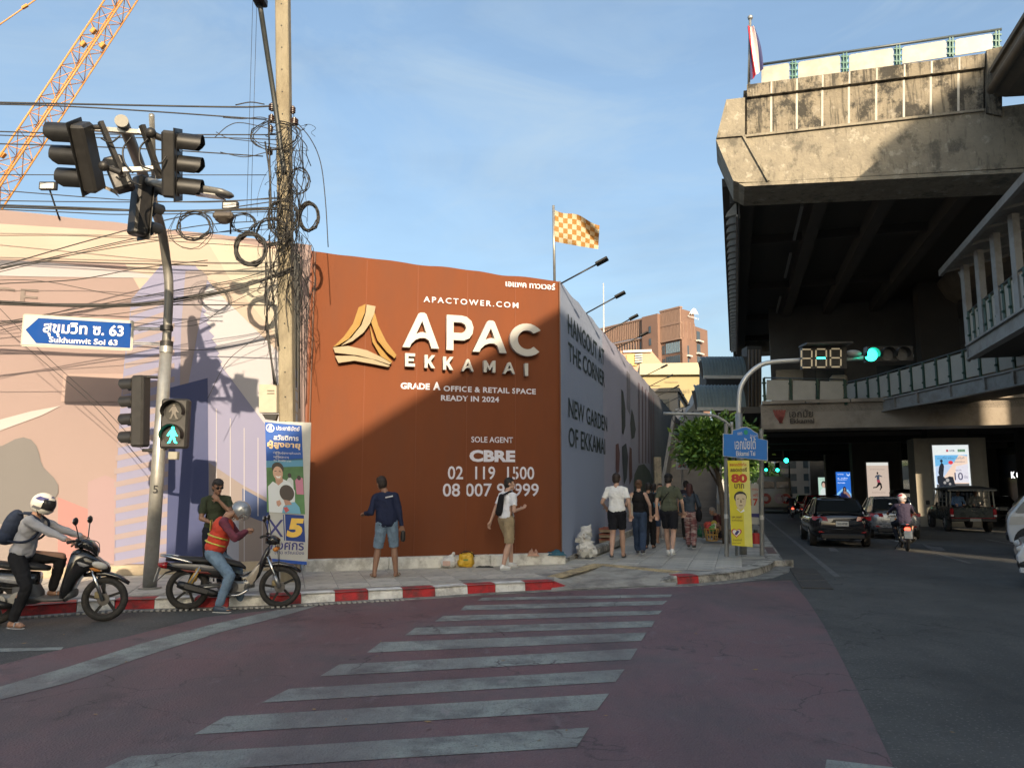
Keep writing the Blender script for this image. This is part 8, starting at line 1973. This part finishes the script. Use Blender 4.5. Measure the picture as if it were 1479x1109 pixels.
for k in range(5):winrow(pc_,xL,nL,a2t+.6,wL-1,Z-12.2-k*2.9,Z-10.0-k*2.9,10,M_WINB)
fins(pc_,xL,nL,a2t+.6,wL,Z-24,Z-9.2,6,.2,.5)
nR=facade(tw,pc_,xR,wR,-3,Z-.4,5,M_BRICK,dv=xL)
fins(pc_,xR,nR,.3,wR-.2,Z-6.2,Z-2.8,3,.2,.15)
frT=Frame(pc_+xR*.1+UP*30,xR)
eC=lambda x,y:(780+x/4.93,280+y/4.93)
shape(frT,[[eC(*p)for p in((1045,866),(1062,838),(1075,820),(1085,815),(1098,822),(1112,848),(1118,866),(1106,852),(1100,862),(1092,850),(1085,862),(1078,852),(1068,862),(1060,852))]],M_LW,tw,'house_emblem',off=.35,px=True)
text_px(frT,'RESIDENCE',991.5,455.5,1007,458,M_LW,tw,off=.35)
for k in range(8):winrow(pc_,xR,nR,wR*.28,wR*.52,Z-9.5-k*2.6,Z-7.6-k*2.6,1);
for k in range(8):
 b=MB();b.prism([on(pc_,xR,nR,wR*.25,Z-9.9-k*2.6,.1),on(pc_,xR,nR,wR*.55,Z-9.9-k*2.6,.1),on(pc_,xR,nR,wR*.55,Z-9.6-k*2.6,.1),on(pc_,xR,nR,wR*.25,Z-9.6-k*2.6,.1)],nR*.6);b.build('balcony',M_PLATE,tw)
pR2=PY(1010,700,153.5);pR2.z=0;pR3=PY(1029,700,158);pR3.z=0;xQ=(pR3-pR2);wQ=xQ.length;xQ.normalize();zQ=PY(1010,471,153.5).z
nQ=facade(tw,pR2,xQ,wQ,-3,zQ,10,M_BRICK)
for k in range(9):
 winrow(pR2,xQ,nQ,wQ*.08,wQ*.42,zQ-2.8-k*2.6,zQ-.9-k*2.6,1)
 b=MB();b.prism([on(pR2,xQ,nQ,wQ*.05,zQ-3.1-k*2.6,.1),on(pR2,xQ,nQ,wQ*.46,zQ-3.1-k*2.6,.1),on(pR2,xQ,nQ,wQ*.46,zQ-2.8-k*2.6,.1),on(pR2,xQ,nQ,wQ*.05,zQ-2.8-k*2.6,.1)],nQ*.6);b.build('balcony',M_PLATE,tw)
M_YW=mat('cream_yellow_wall',(.34,.285,.16),rough=.85,var=.06,scale=.4,dirt=(.3,.25,.13),dirt_amt=.5,dirt_scale=.4)
yb=thing('building','plain cream yellow building with a pale parapet rising behind the hoarding','building',tuple(PY(965,720,72)))
def slab(par,px,Y,depth,m,name='wall',zb=None):
 P3=[PY(u,v,Y)for u,v in px];b=MB();b.prism(P3,V((.12,1,0)).normalized()*depth);return b.build(name,m,par)
slab(yb,[(925,541),(1012,541),(1012,745),(925,745)],72,14,M_YW);slab(yb,[(904,541),(925.5,541),(925.5,745),(904,745)],73,12,M_YW)
slab(yb,[(924,525),(1016,523.5),(1014,540.5),(924,541)],71.5,15,mat('pale_parapet',(.42,.385,.28),rough=.8,var=.05),'parapet')
frY=Frame(PY(965,600,71.95),V((1,0,0)));text_px(frY,'0891161613',971,562.5,995.5,567.5,mat('wall_lettering',(.14,.13,.08)),yb,off=.03)
for i,(x0,y0)in enumerate(((934,556),(960,551),(990,590))):
 b=MB();b.prism([PY(x0,y0,71.93),PY(x0+20,y0,71.93),PY(x0+20,y0+1,71.93),PY(x0,y0+1,71.93)],V((0,-.03,0)));b.build('wall_stain',mat('wall_stain',(.30,.24,.14)),yb)
hb=thing('house','small pink and yellow gabled house showing between the hoarding and the yellow building','house',tuple(PY(930,720,80)))
slab(hb,[(896,507),(940,505.5),(957,526),(957,740),(896,740)],80,8,mat('house_pink',(.45,.28,.20),rough=.8,var=.1));slab(hb,[(900,506),(941,504.5),(941,508),(900,509)],79.7,9,M_PLATE,'eave')
slab(hb,[(905,512),(916,511),(920,528),(905,528)],79.8,.3,mat('house_yellow',(.55,.36,.12)),'gable');slab(hb,[(917,511),(927,510),(927,524),(917,526)],79.7,.3,M_WIN,'window')
for k in range(4):slab(hb,[(917,512+k*3.4),(928,511+k*3.4),(928,512.2+k*3.4),(917,513.2+k*3.4)],79.5,.2,M_PLATE,'louvre')
gv=thing('billboard','white panel with red and black painted lettering beyond the hoarding end','billboard',tuple(PY(993,720,60)))
slab(gv,[(976,590),(1012,586),(1016,640),(976,640)],60,.3,mat('bill_white',(.5,.48,.46),rough=.6,var=.1),'panel')
frK=Frame(PY(990,600,59.95),V((1,0,0)))
for k in range(7):shape(frK,[[(983+k*4.2,597),(986+k*4.0,590+(k%3)*3),(988+k*4.1,604),(984+k*4.2,607-(k%2)*4)]],(M_BLK,M_BRED)[k%2],gv,'painted_stroke',off=.06,px=True)
an=thing('antenna_mast','thin lattice antenna mast left of the terracotta tower','antenna',tuple(PY(874,700,140)))
b=MB();b.tube([PY(874,700,140),PY(871.5,409,140)],[.3,.10],6);b.build('mast',mat('antenna_grey',(.4,.4,.4)),an)
gr_=thing('building','grey lean-to with a curved edge between the yellow building and the stair canopies','building',tuple(PY(1005,720,50)))
slab(gr_,[(982,606),(990,596),(1000,586),(1010,560),(1016,548),(1016,720),(982,720)],50,5,mat('lean_to',(.25,.25,.24),rough=.7,var=.1))
M_DKB=mat('far_facade',(.16,.145,.125),rough=.85,var=.15,scale=.3);M_DKG=mat('dim_glazing',(.03,.04,.045),rough=.15,var=.3,scale=.6)
def block(label,l0,l1,d0,d1,h,m,floors=4,cols=6,cat='building',side='left',wm=M_DKG,front=True):
 t=thing('building',label,cat,tuple(S(l0,d0,slope(d0))))
 z0=slope((d0+d1)/2)-1
 b=MB();b.prism([S(l0,d0,z0),S(l1,d0,z0),S(l1,d1,z0),S(l0,d1,z0)],UP*(h-z0));b.build('wall',m,t)
 fh=(h-z0-1)/floors
 for f in range(floors):
  for c in range(cols):
   if side:
    L_=l0-.04 if side=='left' else l1+.04;w=(d1-d0)/cols
    b=MB();b.box(S(L_,d0+w*(c+.5),z0+1+fh*(f+.55)),(.12,w*.7,fh*.55),Matrix((R,D,UP)).transposed());b.build('window',wm,t)
   if front and c<4:
    w=(l1-l0)/4;b=MB();b.box(S(l0+w*(c+.5),d0-.04,z0+1+fh*(f+.55)),(w*.7,.12,fh*.55),Matrix((R,D,UP)).transposed());b.build('window',wm,t)
 b=MB();b.box(S((l0+l1)/2,(d0+d1)/2,h+.15),(l1-l0+.3,d1-d0+.3,.3),Matrix((R,D,UP)).transposed());b.build('parapet',M_DKB,t)
 return t
M_OB=mat('opposite_wall',(.55,.53,.49),rough=.85,var=.1,scale=.2)  # pale so the added blocks bounce more light onto the shaded street
block('unseen long pale office block added across the avenue to shade the street',25,31,-118,-27.3,26.5,M_OB,7,18)  # Unseen blocks; height, depth and gaps are set to cast the street's shade
block('unseen pale office block added across the avenue, beyond the first sun gap',25,31,-14.2,-2.2,27.5,M_OB,7,4)
block('unseen pale office block added across the avenue, beyond the second sun gap',25,31,11.1,64,26,M_OB,7,10)
block('unseen low row of shophouses added behind the camera to screen sky light',-70,-8,-62,-50,11,mat('shophouse',(.42,.38,.32),rough=.85,var=.1,scale=.2),3,3,side=None)  # Unseen row added behind the camera; its height limits the sky fill
block('row of shophouses along the side street at far left',-75,-50,-30,60,11,mat('shophouse2',(.36,.32,.27),rough=.85,var=.1,scale=.2),3,14,side='right')
shp=block('dark glazed shop building beyond the traffic at the right edge',21.5,45,69,130,15,mat('shop_dark',(.05,.055,.055),rough=.5),4,8,wm=M_DKG)
frZ=Frame(S(21.5,68.8,0),R);text_px(frZ,'K CAZ',1460.5,681,1484,690.5,mat('shop_sign',(.7,.7,.7),emit=(.8,.8,.8),estr=.8),shp,off=.05,bold=.03)
block('row of dim buildings closing the right side of the avenue',22,40,132,260,17,M_DKB,5,12)
block('grey brown building on the left beyond the station stairs',-22,-4.2,62,150,9,mat('left_far',(.24,.22,.19),rough=.85,var=.15,scale=.2),3,10,side='right')
block('pale building closing the end of the avenue',-10,12,262,280,14,mat('far_end',(.42,.42,.40),rough=.85,var=.1,scale=.1),4,6)
block('tall grey building at the end of the avenue, right',13,42,270,300,22,M_DKB,6,6)
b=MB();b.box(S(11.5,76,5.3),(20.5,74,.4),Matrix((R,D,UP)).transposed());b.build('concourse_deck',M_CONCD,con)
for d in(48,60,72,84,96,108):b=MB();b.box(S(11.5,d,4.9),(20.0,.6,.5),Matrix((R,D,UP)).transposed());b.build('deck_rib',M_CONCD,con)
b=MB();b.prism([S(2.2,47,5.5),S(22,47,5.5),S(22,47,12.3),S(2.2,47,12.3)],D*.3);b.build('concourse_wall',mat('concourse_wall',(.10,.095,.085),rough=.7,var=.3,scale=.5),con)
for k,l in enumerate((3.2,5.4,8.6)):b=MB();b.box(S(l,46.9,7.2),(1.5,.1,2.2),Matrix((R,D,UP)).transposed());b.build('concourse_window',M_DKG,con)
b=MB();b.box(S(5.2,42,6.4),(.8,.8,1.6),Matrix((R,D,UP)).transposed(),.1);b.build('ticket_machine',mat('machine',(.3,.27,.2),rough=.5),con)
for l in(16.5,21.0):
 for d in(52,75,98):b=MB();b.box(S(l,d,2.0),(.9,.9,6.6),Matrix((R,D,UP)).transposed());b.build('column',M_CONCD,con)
cr=thing('tower_crane','orange lattice crane jib slanting up across the top left sky','crane',tuple(PY(-60,700,60)))
M_CR=mat('crane_orange',(.55,.24,.06),rough=.5,var=.1)
pa,pb=PY(-55,349,58),PY(225,-75,66)
ax=(pb-pa).normalized();sx_=ax.cross(V((0,1,0))).normalized();sy_=ax.cross(sx_);Wd=1.45
L_=(pb-pa).length
cor=[sx_*a*Wd/2+sy_*c*Wd/2 for a,c in((-1,-1),(1,-1),(1,1),(-1,1))]
for c in cor:b=MB();b.tube([pa+c,pb+c],.078,6);b.build('chord',M_CR,cr)
n=int(L_/1.75)
for k in range(n):
 b=MB();p0,p1=pa+ax*L_*k/n,pa+ax*L_*(k+1)/n
 for i in range(4):
  j=(i+1)%4;b.tube([p0+cor[i],p0+cor[j]],.038,4);b.tube([p0+cor[i],p1+cor[j]]if k%2 else[p0+cor[j],p1+cor[i]],.036,4)
 b.build('lattice_bay',M_CR,cr)
for u,v in((135,45),(120,64),(4,224),(148,66)):
 b=MB();b.box(PY(u,v,60),(.5,.4,.35),Euler((0,-.9,0)).to_matrix(),.05);b.build('sheave_block',M_CR,cr)
for p,q in(((-60,77),(60,-6)),):b=MB();b.tube([PY(*p,60),PY(*q,60)],.06,5);b.build('pendant_line',M_CR,cr)
b=MB();b.box(PY(36,10,60),(.5,.2,.2),Euler((0,-.6,0)).to_matrix());b.build('line_shackle',M_CR,cr)
b=MB();b.tube([pa-V((2.2,0,0))-UP*2.0,pa-V((2.2,0,0))-UP*34],.8,4);b.build('mast',M_CR,cr)
def tree(label,base,h,crown_c,rad,n,leafm,barkm,leaf=.11,seed=1,name='broadleaf_tree'):
 rr=random.Random(seed);t=thing(name,label,'tree',tuple(base))
 b=MB();top=V(crown_c);base=V(base)
 b.tube(bend_path([base,base.lerp(top,.5)+V((.06,0,0)),top-UP*rad[2]*.2],4),[.11-.007*i for i in range(9)],8)
 clumps=[]
 for k in range(26):
  th,ph=rr.uniform(0,6.28),rr.uniform(-.5,1.3);q=top+V((math.cos(th)*math.cos(ph)*rad[0],math.sin(th)*math.cos(ph)*rad[1],math.sin(ph)*rad[2]))*rr.uniform(.55,1.0);clumps.append(q)
  if k%2==0:st=base.lerp(top,rr.uniform(.6,.95));b.tube([st,st.lerp(q,.5)+UP*.1,q],[.035,.022,.010],5)
 b.build('trunk',barkm,t)
 lb=MB();lb.smooth=True
 for k in range(n):
  c=rr.choice(clumps);s=rad[0]*.22;p=c+V((rr.gauss(0,s),rr.gauss(0,s),rr.gauss(0,s*.8)))
  out=(p-top);out=out.normalized()if out.length>.01 else V((0,0,1))
  d=(out+V((rr.uniform(-.8,.8),rr.uniform(-.8,.8),rr.uniform(-1.0,.3)))).normalized();u_=d.cross(V((rr.uniform(-1,1),rr.uniform(-1,1),1))).normalized();nn=d.cross(u_)
  L_=leaf*rr.uniform(.8,1.7);w=L_*.24
  lb.mi=rr.choice((0,0,1,2))
  lb.add([p,p+d*L_*.45+u_*w-nn*L_*.03,p+d*L_-nn*L_*.16,p+d*L_*.45-u_*w-nn*L_*.03],[(0,1,2,3)])
 lb.build('foliage',leafm,t,kind='stuff');return t
M_LEAF=[mat('leaf_mid',(.11,.22,.035),rough=.5,var=.3,scale=4),mat('leaf_dark',(.055,.125,.022),rough=.5,var=.3,scale=4),mat('leaf_pale',(.20,.32,.055),rough=.5,var=.3,scale=4)]
M_BARK=mat('bark',(.12,.095,.07),rough=.9,var=.3,scale=10,bump=.8)
tree('bushy green tree at the foot of the station stairs behind the street sign',V((PY(1046,700,22).x,22,slope(21)+PZ)),4,PY(1030,648,22),(.98,1.0,.60),8500,M_LEAF,M_BARK,.13,3)
def simple_tree(label,p,h,r,seed):return tree(label,p,h,V(p)+UP*h*.7,(r,r,r*.9),1500,M_LEAF,M_BARK,.55,seed)
simple_tree('hazy tree at the far end of the avenue, left of the gap',S(-3,150,slope(150)),9,3.2,5)
simple_tree('hazy tree at the far end of the avenue, in the gap behind the bus',S(1.5,190,slope(190)),10,3.6,6)
simple_tree('hazy tree at the far end of the avenue, right of the gap',S(6.5,205,slope(205)),9,3.4,7)
def blob(name,label,cat,loc,prims,m,vox=.012,disp=.02,ds=10,cuts=(),group=None):
 t=thing(name,label,cat,loc,0,group);put(name.replace('_bag','_sack')if False else 'bag_body',prims_mesh(prims,vox,cuts,1,disp=disp,dscale=ds),m,t);return t
M_PW=mat('white_plastic_bag',(.60,.60,.58),rough=.35,var=.15,scale=12,bump=.8,bscale=22);M_YB=mat('yellow_bag',(.62,.38,.03),rough=.4,var=.1,bump=.5,bscale=20)
g0=(V((0,0,-.0)),V((0,0,-1)))
t=blob('plastic_bag','tied white plastic bag on the pavement against the orange hoarding','bag',tuple(G(648,820,PZ)),[('e',(0,0,.10),(.16,.12,.11)),('e',(.04,0,.19),(.07,.05,.06)),('c',(.05,0,.2),.02,(.09,.0,.27),.03)],M_PW,cuts=[(V((0,0,.003)),V((0,0,-1)))])
b=MB();b.box((-.03,-.135,.10),(.14,.01,.09));b.build('printed_label',mat('bag_print',(.5,.35,.3)),t,local=True)
t=blob('plastic_bag','yellow plastic bag with dark handles beside the tied white bag','bag',tuple(G(673,819,PZ)),[('c',(-.07,0,.09),.10,(.07,0,.09),.10),('c',(-.06,0,.18),.085,(.07,0,.20),.08),('e',(.10,0,.24),(.05,.04,.05))],M_YB,cuts=[(V((0,0,.003)),V((0,0,-1)))])
b=MB();b.tube(bend_path([V((-.1,-.05,.26)),V((0,-.06,.31)),V((.12,-.04,.27)),V((.16,0,.20))],5),.01,5);b.build('handle',M_BLK,t,local=True)
b=MB();b.box((.0,-.105,.15),(.09,.008,.03));b.build('printed_label',mat('bag_print_green',(.15,.25,.06)),t,local=True)
def flatcloth(name,label,cat,p,w,d,h,m,seed):
 b=MB();b.smooth=True;n=12;rr=random.Random(seed);vs_=[]
 for i in range(n+1):
  for j in range(n+1):
   x,y=i/n-.5,j/n-.5;e=max(0,1-(2.0*max(abs(x),abs(y)))**3)
   vs_.append(V((x*w,y*d,.004+e*h*(.5+noise.noise(V((x*6+seed,y*6,0)))))))
 b.add(vs_,[(i*(n+1)+j,(i+1)*(n+1)+j,(i+1)*(n+1)+j+1,i*(n+1)+j+1)for i in range(n)for j in range(n)])
 t=thing(name,label,cat,tuple(p));b.build('cloth',m,t,local=True);return t
flatcloth('rag','dark damp rag lying on the pavement beside the yellow bag','rag',G(700,819,PZ),.34,.2,.03,mat('rag_dark',(.03,.03,.03),rough=.7),2)
bt=frO.at(frO.ab(767,800)[0],.172,.12);flatcloth('straw_hat','pinkish straw hat lying on the white concrete base','hat',bt,.26,.2,.13,mat('straw_pink',(.45,.26,.18),rough=.8,var=.2),4)
bt=frO.at(frO.ab(800,799)[0],.172,.12);flatcloth('folded_cloth','folded blue green cloth on the corner of the white concrete base','cloth',bt,.42,.24,.10,cloth('teal_cloth',(.04,.11,.15),.3),9)
tb=blob('rubbish_bag','big white rubbish sack slumped against the grey hoarding, paper spilling from it','rubbish bag',tuple(G(846,806,PZ)),[('e',(0,0,.20),(.20,.18,.20)),('e',(-.04,0,.42),(.15,.14,.15)),('e',(.02,.02,.58),(.13,.10,.12)),('c',(.06,0,.62),.05,(.12,.0,.72),.02),('e',(.12,-.02,.14),(.14,.12,.13))],M_PW,.014,.035,11,cuts=[(V((0,0,.003)),V((0,0,-1)))])
rr=random.Random(5)
for k in range(14):
 b=MB();a=rr.uniform(0,6.28);p=V((math.cos(a)*.16,-abs(math.sin(a))*.18-.02,rr.uniform(.06,.62)));b.add([p+V((rr.uniform(-.09,.09),rr.uniform(-.03,.03),rr.uniform(-.08,.08)))for _ in range(4)],[(0,1,2),(0,2,3)]);b.build('paper_scrap',M_SWHITE if k%3 else mat('scrap_grey',(.3,.28,.25)),tb,local=True)
q0,q1=G(852,804,PZ),G(899,784,PZ)
t=thing('concrete_kerb_piece','long grey concrete kerb piece lying on the pavement behind the rubbish sack','kerb piece',tuple(q0));b=MB();b.obox(q0+UP*.09,q1+UP*.09,.2,.18,bev=.03);b.build('block',M_KC,t)
t=thing('wooden_pallet','small stack of reddish pallets against the grey hoarding','pallet',tuple(S(-3.2,19.8,PZ)))
for k in range(4):
 for j in range(3):b=MB();b.box(S(-3.2,19.5+j*.3,PZ+.08+k*.13),(.3,.16,.03),Matrix((R,D,UP)).transposed());b.build('board',mat('pallet_red',(.28,.09,.06),rough=.8,var=.3),t)
 b=MB();b.box(S(-3.2,19.8,PZ+.03+k*.13),(.26,.8,.06),Matrix((R,D,UP)).transposed());b.build('runner',mat('pallet_wood',(.30,.22,.14),rough=.8,var=.3),t)
t=thing('twig_pile','pile of dry twigs and leaves at the hoarding corner','twigs',tuple(G(822,806,PZ)));b=MB()
for k in range(46):p=V((rr.gauss(0,.12),rr.gauss(0,.10),rr.uniform(.01,.09)));d=V((rr.uniform(-1,1),rr.uniform(-1,1),rr.uniform(-.2,.5))).normalized();b.tube([p,p+d*.12,p+d*.2+V((0,0,-.02))],.005,4)
o=b.build('twigs',M_BARK,t,local=True,kind='stuff')
bk=thing('basket','yellow open plastic basket on the pavement in front of the stairs','basket',tuple(G(1028,781,PZ)))
for k in range(12):
 a=2*math.pi*k/12;b=MB();b.tube([V((math.cos(a)*.15,math.sin(a)*.13,.01)),V((math.cos(a)*.20,math.sin(a)*.17,.34))],.009,4);b.build('slat',mat('basket_yellow',(.55,.33,.08),rough=.5),bk,local=True)
for z,r_ in((.01,.15),(.17,.175),(.34,.2)):
 b=MB();b.tube([V((math.cos(a)*r_,math.sin(a)*r_*.86,z))for a in[2*math.pi*k/16 for k in range(16)]],.012,5,closed=True);b.build('hoop',mat('basket_yellow',(.55,.33,.08)),bk,local=True)
for k,(dx,dy,dz,col,nm,lb)in enumerate(((-.08,0,.36,(.5,.05,.05),'wrapped_flowers','red wrapped bundle in the yellow basket'),(.06,.02,.38,(.6,.55,.45),'wrapped_flowers','cream wrapped bundle in the yellow basket'),(.0,-.08,.35,(.10,.28,.08),'leaf_bundle','green leafy bundle in the yellow basket'))):
 p=G(1028,781,PZ)+V((dx,dy,dz));t=thing(nm,lb,'bundle',tuple(p));put('wrap',prims_mesh([('e',(0,0,0),(.09,.09,.08)),('e',(.04,0,.06),.05)],.012,(),1,disp=.02,dscale=16),mat('wrap_%d'%k,col,rough=.5,var=.2),t)
for k,(u,v,col)in enumerate(((1022,757,(.55,.08,.06)),(1032,755,(.6,.5,.12)),(1040,758,(.5,.45,.4)),(1036,762,(.5,.1,.2)),(1046,757,(.1,.3,.1)))):
 p=PY(u,v,22.5);t=thing('flower_garland',['red','yellow','cream','pink','green'][k]+' bunch on the low stall table behind the yellow basket','garland',tuple(p));put('bunch',prims_mesh([('e',(0,0,0),(.11,.09,.07)),('e',(.06,0,.03),.05)],.014,(),1,disp=.025,dscale=18),mat('bunch_%d'%k,col,rough=.6,var=.3),t)
p=PY(1034,765,22.5);t=thing('stall_table','low folding table of a street seller by the stairs','table',(p.x,p.y,PZ));b=MB();b.box((0,0,p.z-PZ-.0),(.75,.5,.03));b.build('table_top',mat('table_wood',(.2,.14,.09),rough=.6),t,local=True)
for sx in(-.33,.33):
 for sy in(-.2,.2):b=MB();b.box((sx,sy,(p.z-PZ)/2),(.03,.03,p.z-PZ-.03));b.build('leg',M_POST,t,local=True)
blob('shopping_bag','green plastic bag hanging beside the yellow basket','bag',tuple(G(1013,776,PZ)),[('e',(0,0,.14),(.13,.08,.14)),('c',(.0,0,.22),.04,(-.05,0,.36),.02)],mat('bag_green',(.02,.16,.08),rough=.35,var=.1),cuts=[(V((0,0,.003)),V((0,0,-1)))])
t=thing('water_cooler','red plastic canister behind the right sign post','canister',tuple(G(1092,786,PZ)));b=MB();b.cyl((0,0,.02),(0,0,.30),.12,.11,n=16);b.build('body',mat('canister_red',(.40,.03,.03),rough=.35),t,local=True);b=MB();b.cyl((0,0,.30),(0,0,.38),.06,.05,n=12);b.build('lid',M_BLK,t,local=True)
b=MB();M_DL=mat('dry_leaf',(.30,.20,.10),rough=.8,var=.3)
for k in range(40):
 p=G(rr.uniform(0,1400),rr.uniform(880,1090),.012);a=rr.uniform(0,6.28);d=V((math.cos(a),math.sin(a),.05));e=V((-math.sin(a),math.cos(a),rr.uniform(0,.4)));L_=rr.uniform(.012,.035)
 b.add([p-d*L_,p+e*L_*.4,p+d*L_,p-e*L_*.4],[(0,1,2,3)])
o=b.build('fallen_leaves',M_DL,kind='stuff');tag(o,'small dry leaves scattered over the road','leaves')
print('objects',len(bpy.data.objects),'tris',sum(len(m.loops)for m in bpy.data.meshes))
